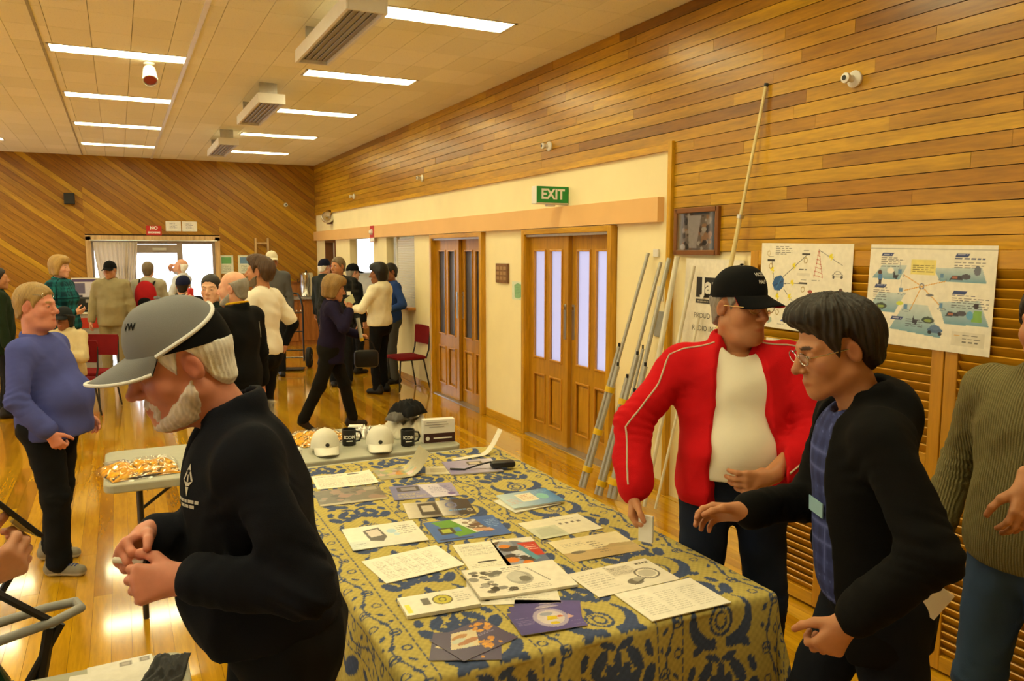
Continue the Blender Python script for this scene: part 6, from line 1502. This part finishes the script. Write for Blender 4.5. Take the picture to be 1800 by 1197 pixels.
def stick(p, r, z, a, out=.004, lift=None, on='garment'):
    """a point on the front of a figure's top: raycast from outside along -y of its trunk"""
    o = p[on]; tp = p['tp']; T = p['T']
    org = tp(a, .9, z); d = T @ np.array([0, -1., 0]); ok, hit, nn_, _ = o.ray_cast(Vector(org), Vector(d))
    return (np.array(hit)+np.array(nn_)*out, np.array(nn_)) if ok else (tp(a, .16, z), T @ np.array([0, 1., 0]))
def chest_text(p, s, size, m, x, z, name='emblem'):
    def M(a, b, d):
        q, nn_ = stick(p, 0, z+b/p['k'], x-a, .0015+d); return Vector(q)
    return text_mesh(s, size, m, M, p['garment'], name)
def piping(p, pts, m, r=.004, name='piping'):
    """a cord lying on a garment: every point is pushed from inside out to the cloth"""
    o = p['garment']; out = []
    for a, d in pts:
        a = Vector(a); d = Vector(d).normalized(); ok, hit, n_, _ = o.ray_cast(a+d*.5, -d)
        out.append(Vector(hit)+d*.001 if ok else a+d*.06)
    return MB().tube(out, r, 6).build(name, m, o, True)
# 1 -- white-haired man with the grey cap beside the cloth-covered table
p = person('white-bearded man in grey and black cap and navy fleece handling a small white part', (.315, 1.935), 90, H=1.77, build=1.08, belly=.5, lean=12, head=(4, 19, 0), neckf=.05,
    skin='ruddy', hair=('short', 'white'), beard=('whitish', .003), heavy=.5, brow='c8c4bc', headscale=1.03,
    armL=dict(to=(-.205, .225, 1.19), pole=(-.5, -1, -.35), dir=(.12, 1, -.02), palm=(.9, -.1, -.35), pose='pinch'),
    armR=dict(to=(-.02, .285, 1.235), pole=(.8, -1, -.5), dir=(-.75, .6, -.15), palm=(-.5, -.6, -.5), pose='pinch'),
    feet=((-.12, -.08, 5), (.12, .05, -8)), top=dict(m=m_navy, g=.024, hem=.97, name='fleece_jacket', collar=.036, sleeve=1.86, slack=.012, ga=.014, vneck=1.38, fold=.012, ff=15), over=dict(m='4a4d50', g=.002, name='grey_polo', sleeve=.2),
    bottom=dict(m='15171c', g=.018), shoes=('15120f', '0c0b0a'),
    cap=dict(crown=m_greyc, brim=m_greyc, back=m_blackc, trim=m_whitep, under=m_blackc, side=1.0, lift=.008, tilt=.02, brim_l=.070, logo=[('VW', .022, m_blackc, .42, -.5)]), **NEAR)
FG = p
def emblem(p, x, z, polys, m, name='emblem', s_=1.0):
    """embroidery following the cloth"""
    V, F = [], []
    for po in polys:
        F.append(tuple(range(len(V), len(V)+len(po)))); V += [stick(p, 0, z+b*s_, x-a*s_, .002)[0] for a, b in po]
    return mesh_obj(name, V, F, m, p['garment'])
_d = lambda r, q: [(r*.62*math.sin(t), r*math.cos(t)) for t in q]
DI = [[(0, .034), (.007, .020), (0, .022), (-.007, .020)], [(.007, .020), (.020, 0), (.013, .0), (.004, .016)], [(-.007, .020), (-.020, 0), (-.013, 0), (-.004, .016)], [(-.020, 0), (-.006, -.012), (.006, -.012), (.020, 0), (.006, -.004), (-.006, -.004)], [(-.006, -.014), (.006, -.014), (0, -.034)], [(-.002, .012), (.002, .012), (.003, -.003), (-.003, -.003)]]
DI += [[(x, -.040-y), (x+w_, -.040-y), (x+w_, -.047-y), (x, -.047-y)] for y, row in ((0, ((-.045, .012), (-.030, .018), (-.008, .010), (.006, .022), (.032, .014))), (.011, ((-.028, .020), (-.004, .012), (.012, .018)))) for x, w_ in row]
emblem(p, -.09, 1.385, DI, m_thread)
sheet_tag = None
# 2 -- man in the red fleece jacket
p = person('man in open red fleece jacket, white T-shirt and black cap by the louvred cupboard', (2.10, 2.30), 152, H=1.79, build=1.13, belly=.62, lean=-2, head=(32, 3, 0), skin='tan', hair=('short', 'grey'), heavy=.7, brow='6a5c4c', headscale=1.06,
    armR=dict(to=(.40, .15, .985), pole=(1, -.6, .1), dir=(.12, .35, -1), palm=(-.9, .3, 0), pose='hold'),
    armL=dict(to=(-.06, .25, 1.075), pole=(-1, -.35, .1), dir=(.93, .25, -.12), palm=(.25, -1, .1), pose='relax', thumb=(.4, .3, -.8)),
    feet=((-.14, .02, 12), (.14, .0, -10)), top=dict(m=m_fleece, g=.034, hem=.90, name='red_jacket', collar=.05, sleeve=1.88, slack=.02, ga=.022, fold=.012, ff=14, open=[((.05, 1.60), (.15, 1.32), .082, .100), ((.15, 1.32), (.25, .80), .100, .165)], ox=.01),
    over=dict(m=m_tee, g=.012, hem=1.0, name='white_tee', sleeve=.2), bottom=dict(m=m_denim, g=.016, waist=1.03), shoes=('15120f', '0c0b0a'),
    cap=dict(crown=m_blackc, brim=m_blackc, under=m_redc, lift=.006, tilt=.05, brim_l=.07, logo=[('VK7ZX', .019, m_thread, .46, -.05), ('HALF', .016, m_thread, .29, -.05)]),
    glasses=dict(m=plain('gold_wire', (.55, .42, .2), .3, .5, .9)), **NEAR)
RED = p
# 3 -- dark-haired man walking past
p = person('dark-haired man in black coat and blue checked shirt reaching out a hand', (1.82, 1.43), 55, H=1.75, build=1.0, belly=.1, lean=8, head=(12, 16, 0), neckf=.03, skin='tan', hair=('tousled', 'dark'), brow='1c140e', headscale=1.0,
    armR=dict(to=(.06, .34, 1.13), pole=(.9, -1, -.5), dir=(.25, 1, -.15), palm=(-.8, 0, -.6), pose='relax'),
    armL=dict(to=(-.29, .14, .985), pole=(-.7, -1, 0), dir=(-.05, .55, -.85), palm=(.95, .1, .1), pose='grip'),
    feet=((-.10, -.22, 4, .02, 18), (.10, .26, -4)), top=dict(m='0b0b0c', g=.028, hem=.80, name='black_coat', collar=.035, sleeve=1.9, slack=.012, ga=.014, hood=True, fold=.012, ff=15, open=[((.05, 1.60), (.14, 1.25), .078, .09), ((.14, 1.25), (.18, .7), .09, .14)]),
    over=dict(m=m_cloth, col=plaid('2e3560', '3b4478', '56609a', .05), g=.010, hem=.94, name='checked_shirt', sleeve=.2), bottom=dict(m='10141d', g=.014), shoes=('15120f', '0c0b0a'),
    glasses=dict(m=m_steel), **NEAR)
MOV = p
# 4 -- olive knit jumper at the cupboard
p = person('person in olive ribbed jumper and blue jeans standing at the louvred cupboard end', (2.49, 1.39), 92, H=1.78, build=1.05, belly=.2, head=(10, 2, 0), skin='tan', hair=('short', 'dark'), brow='2a1c12',
    armL=dict(to=(-.10, .26, 1.22), pole=(-.9, -.4, -.8), dir=(-.2, .4, -.8), palm=(.8, -.2, -.3), pose='relax'),
    armR=dict(to=(.30, .05, .92)), feet=((-.12, 0, 5), (.12, .03, -5)), top=dict(m=m_olive, g=.026, hem=.90, name='jumper', collar=.02, sleeve=1.84, slack=.012, fold=.006), bottom=dict(m='3c5272', g=.016), shoes=('2a2018', '181410'), **NEAR)
# 5 -- man in blue shirt
p = person('large man in blue shirt and dark trousers with glasses pushed up on his head', (-.40, 5.275), -112, H=1.63, neckz=.045, build=1.2, belly=1.12, lean=-4, head=(-4, 2, 0), skin='ruddy', hair=('short', 'sandy'), heavy=1.0, brow='9a7c48', headscale=1.05,
    armR=dict(to=(.27, .12, .875), pole=(.7, -1, .1), dir=(-.1, .5, -.9), palm=(-1, .1, 0), pose='hook'), armL=dict(to=(-.30, .06, .86)),
    feet=((-.13, -.10, 8), (.13, .06, -6)), top=dict(m='4c549a', g=.028, hem=.86, name='blue_shirt', collar=.03, sleeve=1.9, slack=.016, fold=.010, ff=14), bottom=dict(m='14161a', g=.022), shoes=('8a8374', 'c9c4b8'), glasses=dict(m=m_steel, up=.062, back=.035), res=.010, fine=.005)
BLUE = p
GB = 'visitors talking in the middle of the hall'
# 6, 7, 8 -- the trio in the middle
p = person('bald man in black jacket with a yellow collar, seen from behind his shoulder', (.75, 6.10), 42, H=1.72, build=1.12, belly=.5, head=(18, 2, 0), skin='pink', hair=('fringe', 'grey'), heavy=.4, beard=('grey', .004), brow='8d8880',
    armL=dict(to=(-.30, .05, .87)), armR=dict(to=(.31, .04, .86)), top=dict(m='0f1012', g=.030, hem=.78, name='black_jacket', collar=.034, fold=.008, ff=14, slack=.014), bottom=dict(m='101114'), group=GB, res=.012, fine=.0064)
yr = fabric('yellow_trim', hexc('d8a818'), .3)
tp, T = p['tp'], p['T']
MB().tube([Vector(tp(.080*math.sin(q), -.022+.075*math.cos(q), 1.522+.012*(-math.cos(q)))) for q in np.linspace(0, 2*math.pi, 25)[:-1]], .008, 8, closed=True).build('yellow_collar_edge', yr, p['P'], True)
sv = fabric('reflective_piping', hexc('8a8a86'), .2)
piping(p, [(tp(.10, -.02, z), (.25, -1, 0)) for z in np.linspace(1.38, 1.26, 5)], sv, .004)
person('bearded man in white T-shirt over black long sleeves with sunglasses on his hair', (1.10, 7.15), 52, H=1.82, build=1.08, belly=.3, head=(10, -3, 0), skin='tan', hair=('tousled', 'brown'), beard=('greybrown', .02), brow='3a2816', group=GB,
    armR=dict(to=(.235, -.06, .98), pole=(1, -.8, .1), dir=(-.6, .3, -.6), palm=(-.5, .8, 0), pose='relax'), armL=dict(to=(-.30, .08, .92)), top=dict(m=m_tee, g=.026, hem=.94, name='white_tee', sleeve=.82, slack=.03, fold=.008),
    over=dict(m='0c0c0e', g=.004, sleeve=1.95, name='black_undershirt'), bottom=dict(m='0d0e11'), glasses=dict(m=m_black, up=.072, back=.03, dark=True), res=.012, fine=.0064)
p = person('boy in dark green polo sipping from a red drink', (.745, 7.68), 150, H=1.65, build=.9, head=(8, 4, 0), skin='fair', hair=('crop', 'dark'), brow='2a1c12', group=GB, headscale=1.08,
    armR=dict(to=(.16, .20, 1.40), pole=(1, -.1, -.9), dir=(-.75, .25, .55), palm=(-.5, -.6, .5), pose='grip'), armL=dict(to=(-.25, .05, .86)), top=dict(m='1a2320', g=.018, hem=.88, name='polo_shirt', collar=.03, sleeve=.75, slack=.02), bottom=dict(m='16181c'), res=.012, fine=.0064)
BOY = p
# 9 -- walking woman
p = person('short-haired woman in dark purple jumper walking with a handbag, hand at her face', (1.95, 8.22), -103, H=1.60, build=1.0, belly=.15, lean=4, female=True, head=(6, 12, 0), skin='tan', hair=('bob', 'ginger'), brow='4a321c', headscale=1.03,
    armR=dict(to=(.16, .20, 1.27), pole=(.9, .1, -1), dir=(-.35, .15, .9), palm=(-.6, -.7, .1), pose='fist'), armL=dict(to=(-.16, .30, .98), pole=(-.8, -1, -.4), dir=(0, 1, -.2), palm=(.6, 0, -.8), pose='grip'),
    feet=((-.09, .22, 4), (.09, -.30, 0, .05, 35)), top=dict(m='1d1730', g=.024, hem=.78, name='purple_jumper', sleeve=1.9, slack=.012, fold=.007), bottom=dict(m='16140f', g=.014), shoes=('2a1c12', '14100c'), res=.011, fine=.0062)
WALK = p
GC = 'visitors at the kitchen hatch'
person('man in navy cap with red peak and grey jacket by the kitchen bench', (2.99, 12.9), -60, H=1.74, head=(0, 4, 0), skin='pink', hair=('short', 'white'), brow='8d8880', glasses=dict(m=m_steel), top=dict(m='2c302f', g=.03, hem=.85, name='grey_jacket', collar=.035), bottom=dict(m='1c1d22'),
    cap=dict(crown=fabric('navy_cotton', hexc('16192c'), .3), brim=m_redc), group=GC, **FAR)
p = person('grey-haired man in dark checked jacket with grey hood and name tag', (2.74, 10.95), 165, H=1.79, head=(-42, 3, 0), skin='tan', hair=('short', 'greybrown'), brow='4a3a2a', stub='6a5a4c', top=dict(m=m_cloth, col=plaid('16171a', '2a2c2e', '3c3c3a', .09), g=.034, hem=.80, name='checked_jacket', hood=True, collar=.04, vneck=1.32), over=dict(m='c4bfae', sleeve=.2), bottom=dict(m='1a1b1f'), group=GC, **FAR)
q, n_ = stick(p, 0, 1.27, -.11, .004)
o = bx('name_tag', tuple(q), (.085, .006, .05), m_signw, p['garment'])
person('man in black cap and dark jacket standing at the hatch counter', (3.20, 11.95), -75, H=1.67, head=(0, 6, 0), skin='pink', hair=('short', 'grey'), brow='6a5c4c', top=dict(m='17181b', g=.03, hem=.82, name='dark_jacket', collar=.03), bottom=dict(m='1c1d22'), cap=dict(crown=m_blackc, brim=m_blackc), group=GC, **FAR)
p = person('woman in cream hooded sweatshirt and black trousers holding a paper', (3.06, 10.10), 40, H=1.70, female=True, head=(35, 4, 0), skin='brown', hair=('bob', 'black'), brow='0e0b0a', armL=dict(to=(-.19, .28, 1.12), pole=(-.9, -.8, -.4), dir=(.3, 1, .1), palm=(.8, 0, .6), pose='grip'), armR=dict(to=(.12, .26, 1.08), pole=(.8, -1, -.3), dir=(-.6, .8, 0), palm=(-.6, 0, .7), pose='grip'),
    top=dict(m='e4dcc0', g=.032, hem=.93, name='cream_hoodie', hood=True, collar=.04, fold=.009), bottom=dict(m='0e0e10', g=.012), shoes=('131211', '0c0b0a'), group=GC, res=.012, fine=.007)
HOOD = p
person('man in blue jumper with sunglasses on his head by the roller shutter', (3.44, 10.82), 100, H=1.70, build=.95, head=(5, 3, 0), skin='brown', hair=('short', 'black'), brow='0e0b0a', top=dict(m='263f78', g=.024, hem=.90, name='blue_jumper', collar=.025), bottom=dict(m='4a4a48'), glasses=dict(m=m_black, up=.062, back=.03, dark=True), group=GC,
    armL=dict(to=(-.2, .18, 1.05), pole=(-.9, -1, 0)), armR=dict(to=(.17, .05, .85)), **FAR)
GD = 'visitors towards the glass doors'
person('person in dark green coat standing behind the man in the blue shirt', (-1.23, 10.5), -80, H=1.69, build=1.1, head=(0, 0, 0), skin='tan', hair=('short', 'dark'), top=dict(m='1d2a1a', g=.035, hem=.75, name='green_coat', collar=.03), bottom=dict(m='1c1d22'), group=GD, **FAR)
person('fair-haired woman in teal and navy plaid shirt', (-.66, 11.4), -118, H=1.80, female=True, head=(0, 3, 0), skin='pink', hair=('bob', 'blond'), brow='8a6a34', armR=dict(to=(.14, .24, 1.12), pole=(.9, -1, -.3), dir=(-.6, .8, .2), palm=(-.5, -.5, .5), pose='relax'),
    top=dict(m=m_cloth, col=plaid('12343e', '1f6a72', '0c1826', .12), g=.028, hem=.88, name='plaid_shirt', collar=.03, fold=.008), bottom=dict(m='171a2a'), group=GD, **FAR)
p = person('woman in beige jacket and dark cap sitting on a red chair', (-.56, 9.93), 155, H=1.60, sit=.52, female=True, head=(0, 4, 0), skin='brown', hair=('bob', 'black'), brow='0e0b0a', belly=.4, build=1.08,
    armR=dict(to=(.05, .24, .80), pole=(1, -.5, -.6), dir=(-.9, .3, .1), palm=(-.2, -.9, 0), pose='relax'), armL=dict(to=(-.06, .27, .78), pole=(-1, -.5, -.6), dir=(.9, .2, .1), palm=(.2, -.9, 0), pose='relax'),
    feet=((-.11, .44, 4), (.11, .42, -4)), top=dict(m='c9b78e', g=.034, hem=.93, name='beige_jacket', collar=.04), bottom=dict(m='17181c', nocut=True), cap=dict(crown=fabric('charcoal_cotton', hexc('22262a'), .3), brim=fabric('charcoal_cotton', hexc('22262a'), .3)), group=GD, **FAR)
SEAT = p
person('man in khaki jacket and trousers with a dark cap by the curtain', (-.11, 13.05), 170, H=1.72, build=1.06, belly=.3, head=(-16, 4, 0), skin='tan', hair=('short', 'grey'), brow='4a3a2a', top=dict(m='8f8464', g=.036, hem=.80, name='khaki_jacket', collar=.035, fold=.009), bottom=dict(m='8a7e5e', g=.024), cap=dict(crown=m_blackc, brim=m_blackc, logo=None), group=GD, **FAR)
p = person('person in pale grey jacket wearing a red rucksack', (.40, 13.3), -14, H=1.71, head=(0, 0, 0), skin='pink', hair=('short', 'greybrown'), top=dict(m='a09b88', g=.038, hem=.85, name='grey_jacket', collar=.03, hood=True), bottom=dict(m='22262c'), group=GD, **FAR)
PACK = p
person('white-haired man in pale shirt drinking with his head tipped back', (.95, 14.55), 60, H=1.74, head=(0, -22, 0), skin='pink', hair=('fringe', 'white'), brow='c8c4bc', armR=dict(to=(.10, .24, 1.58), pole=(1, .6, .3), dir=(-.5, -.2, .6), palm=(-.4, -.9, 0), pose='grip'), armL=dict(to=(-.14, .24, 1.02), pole=(-1, -.6, -.3), dir=(.9, .3, 0), palm=(.2, -1, 0)),
    top=dict(m='c9cdd4', g=.024, hem=.88, name='pale_shirt', collar=.03, sleeve=1.3, slack=.02), bottom=dict(m='3a3c40'), group=GD, **FAR)
person('person in navy beanie and dark coat seen from behind', (.67, 10.05), -20, H=1.58, build=1.1, head=(0, 0, 0), skin='pink', hair=('crop', 'dark'), top=dict(m='14161c', g=.038, hem=.75, name='dark_coat', collar=.04), bottom=dict(m='16181c'), cap=dict(crown=fabric('navy_knit', hexc('191d3a'), .7), brim=m_blackc, beanie=True, lift=-.005), group=GD, **FAR)
person('tall person in white cap and grey jumper behind the bearded man', (2.05, 12.22), 175, H=1.87, head=(10, 2, 0), skin='tan', hair=('short', 'grey'), top=dict(m='5c5c5e', g=.026, hem=.88, name='grey_jumper', collar=.02), bottom=dict(m='1c1d22'), cap=dict(crown=fabric('cream_cotton', hexc('d9d2b8'), .3), brim=fabric('cream_cotton', hexc('d9d2b8'), .3)), group=GD, **FAR)
# hand with a phone: a visitor beside the folding chair
p = person('visitor in blue sleeves holding up a black phone beside the folding chair', (-.73, 1.965), -110, H=1.76, build=1.0, head=(0, 14, 0), skin='pink', hair=('short', 'brown'),
    armR=dict(to=(.06, .51, 1.25), pole=(1, -.2, -.9), dir=(-.25, .8, .35), palm=(-.75, -.2, .5), pose='grip'), armL=dict(to=(-.25, .05, .86)), top=dict(m='3a4a78', g=.022, hem=.9, name='blue_top', sleeve=1.8), bottom=dict(m='2c3a58'), res=.012, fine=.0045)
PHONE = p
#ENDPEOPLE
# ---------------------------------------------------------------- things people hold or wear
def wpt(p, v): 
    bpy.context.view_layer.update(); return p['P'].matrix_world @ Vector(v)
for lc in CAPS: loose_cap(*lc)
# white connector in the bearded man's fingers
a = wpt(FG, (FG['tips']['L'][0]+FG['tips']['L'][4])/2); b = wpt(FG, (FG['tips']['R'][0]+FG['tips']['R'][4])/2); d_ = Vector((-.85, .45, .05)).normalized()
o = empty('plastic_connector', tuple(a), 0, 'small white plastic connector in the bearded man\'s fingers', 'connector')
MB().tube([-d_*.02, d_*.022], .0095, 12).build('barrel', m_white, o, True); MB().tube([d_*.022, d_*.05], .0065, 12).build('nose', m_white, o, True); MB().tube([-d_*.024, -d_*.018], .0105, 12).build('collar', m_black, o)
# white cards in the red-jacketed man's hand
tp_ = RED['tips']['R']; c = wpt(RED, (tp_[1]+tp_[4])/2)
o = empty('card_wad', tuple(c+Vector((0, 0, -.02))), R(30), 'small wad of white cards in the red-jacketed man\'s hand', 'cards'); MB().box((0, 0, 0), (.014, .055, .10), bev=.002).build('cards', m_white, o)
# red drink of the boy
c = wpt(BOY, (BOY['tips']['R'][1]+BOY['tips']['R'][4])/2); o = empty('red_drink', tuple(c), 0, 'red drink carton at the boy\'s mouth', 'drink'); MB().lathe([(.022, -.05), (.026, -.045), (.026, .05), (.016, .06)], 14).build('can', plain('red_can', hexc('c02828'), .35), o, True); MB().lathe([(.012, .058), (.012, .066)], 12).build('rim', m_steel, o)
# phone
c = wpt(PHONE, (PHONE['tips']['R'][1]+PHONE['tips']['R'][4])/2); o = empty('mobile_phone', tuple(c), R(-60), 'black mobile phone held up beside the folding chair', 'phone'); Q = Matrix.Rotation(R(40), 3, 'X'); MB().box((0, 0, .03), (.074, .010, .15), bev=.004, R=Q).build('case', m_black, o); MB().box((0, -.006, .03), (.066, .002, .135), R=Q).build('screen', plain('dark_glass', (.01, .01, .012), .08), o)
# handbag and booklet of the walking woman
c = wpt(WALK, (WALK['tips']['L'][1]+WALK['tips']['L'][4])/2); hb = fabric('black_leather', (.012, .011, .01), .3, 60, .1, .4)
o = empty('handbag', tuple(c+Vector((0, 0, -.22))), R(-100), 'black handbag hanging from the walking woman\'s hand', 'handbag'); MB().box((0, 0, 0), (.10, .26, .19), bev=.04).build('bag_body', hb, o, True); MB().tube([(0, .09*math.cos(q), .08+.13*math.sin(q)) for q in np.linspace(0, math.pi, 12)], .006, 8).build('handle', hb, o, True)
o = empty('rolled_magazine', tuple(c+Vector((-.03, .0, .06))), 0, 'pale rolled magazine in the walking woman\'s hand', 'magazine'); MB().tube([(-.02, 0, -.06), (-.05, .02, .16)], .02, 12).build('roll', plain('pale_magazine', hexc('b9bcb0'), .5), o, True); MB().tube([(-.012, 0, -.085), (-.021, .001, -.05)], .022, 12).build('yellow_edge', m_tape, o, True)
# paper of the woman in the cream top
c = wpt(HOOD, (HOOD['tips']['L'][1]+HOOD['tips']['L'][4])/2); o = empty('folded_paper', tuple(c), R(30), 'pale green paper in the hand of the woman in cream', 'paper'); MB().box((-.02, .0, .05), (.16, .004, .12), R=Matrix.Rotation(R(-25), 3, 'Y')).build('leaf', plain('pale_green_paper', hexc('cfd2ae'), .6), o)
# red rucksack
tp_, T_ = PACK['tp'], PACK['T']; rk = fabric('red_nylon', hexc('a01c22'), .3, 300); o = empty('rucksack', tuple(wpt(PACK, (0, 0, 0))), R(-14), 'red rucksack with black pockets on the back of the grey jacket', 'rucksack')
B = Body(.009); B.ell(tp_(0, -.235, 1.25), (.155, .085, .22), None, .04); B.ell(tp_(0, -.22, 1.12), (.16, .09, .14), None, .04); V, F = B.mesh(); mesh_obj('pack', V, F, rk, o, True)
B = Body(.009); B.ell(tp_(0, -.315, 1.13), (.10, .035, .09), None, .03); V, F = B.mesh(); mesh_obj('front_pocket', V, F, m_blackc, o, True)
for s_ in (-1, 1): MB().tube([Vector(tp_(s_*.10, -.20, 1.40)), Vector(tp_(s_*.115, -.06, 1.48)), Vector(tp_(s_*.12, .10, 1.40)), Vector(tp_(s_*.13, .145, 1.25)), Vector(tp_(s_*.16, .06, 1.08)), Vector(tp_(s_*.14, -.17, 1.05))], .014, 8).build('shoulder_strap', m_blackc, o, True)
# piping of the red jacket
tp_ = RED['tp']; AL = RED['AL']; cord = fabric('cream_cord', hexc('c9b8a0'), .2)
for nm, sd in (('L', -1), ('R', 1)):
    sp, el, wr = AL[nm][:3]; out = np.array([sd*.45, .9, .1])
    P_ = [(tp_(sd*(.075+.10*t), -.005, 1.455-.03*t), nrm(np.array([sd*.25, .6, .8])*(1-t)+np.array([sd*.6, .6, .5])*t)) for t in np.linspace(0, .9, 7)]+[(sp+(el-sp)*t, nrm(np.array([sd*.6, .6, .5])*(1-min(1, 3*t))+out*min(1, 3*t))) for t in np.linspace(0, 1, 14)]+[(el+(wr-el)*t, out) for t in np.linspace(.08, .85, 11)]
    piping(RED, P_, cord, .0035)
# belt and emblem, wristband, tags, shoe laces
tp_ = RED['tp']; ring = [Vector(tp_(.166*1.13*math.sin(q)+0, .008+(.155)*math.cos(q), 1.015)) for q in np.linspace(0, 2*math.pi, 33)[:-1]]
MB().tube(ring, .019, 8, closed=True).build('belt', m_blackc, RED['P'], True)
q, n_ = stick(MOV, 0, 1.20, -.02, .004, on='under'); qa = nrm(n_)
zq = np.array([0, 0, 1.]); xa = nrm(np.cross(zq, qa)); za = np.cross(qa, xa)
mesh_obj('name_badge', [q+xa*a_+za*b_+qa*c_ for c_ in (0, .003) for a_, b_ in ((-.042, -.02), (.042, -.02), (.042, .02), (-.042, .02))], [(3, 2, 1, 0), (4, 5, 6, 7), (0, 1, 5, 4), (1, 2, 6, 5), (2, 3, 7, 6), (3, 0, 4, 7)], plain('pale_blue_badge', hexc('8fb4c4'), .4), MOV['under'])
o = empty('folded_leaflet', tuple(wpt(MOV, (-.15, -.105, .965))), R(55), 'folded white leaflet poking from the black coat pocket', 'leaflet'); MB().box((0, 0, .02), (.010, .05, .08), R=Matrix.Rotation(R(35), 3, 'X')).build('leaf', m_white, o)
o = empty('pen', tuple(wpt(FG, (-.19, -.03, .975))), 0, 'white pen sticking out of the bearded man\'s trouser pocket', 'pen'); MB().tube([(0, 0, -.03), (-.008, .0, .03)], .005, 8).build('barrel', m_white, o, True); MB().tube([(-.012, .004, .0), (-.014, .004, .028)], .0016, 6).build('clip', m_steel, o)
lb = fabric('blue_lace', hexc('3a4a9a'), .3)
for o_ in [c_ for c_ in BLUE['P'].children if c_.name.startswith('shoe')]:
    for t_ in (.045, .062, .079):
        V_ = np.array([v.co for v in o_.data.vertices]); cx_ = V_[:, 0].mean(); y_ = V_[:, 1].min()+.10+t_*1.0; P_ = []
        for dx in (-.026, -.013, 0, .013, .026):
            ok, hit, _, _ = o_.ray_cast(Vector((cx_+dx, y_+.01, .3)), Vector((0, 0, -1)))
            if ok: P_.append(hit+Vector((0, 0, .002)))
        if len(P_) > 1: MB().tube(P_, .003, 6).build('lace', lb, o_, True)
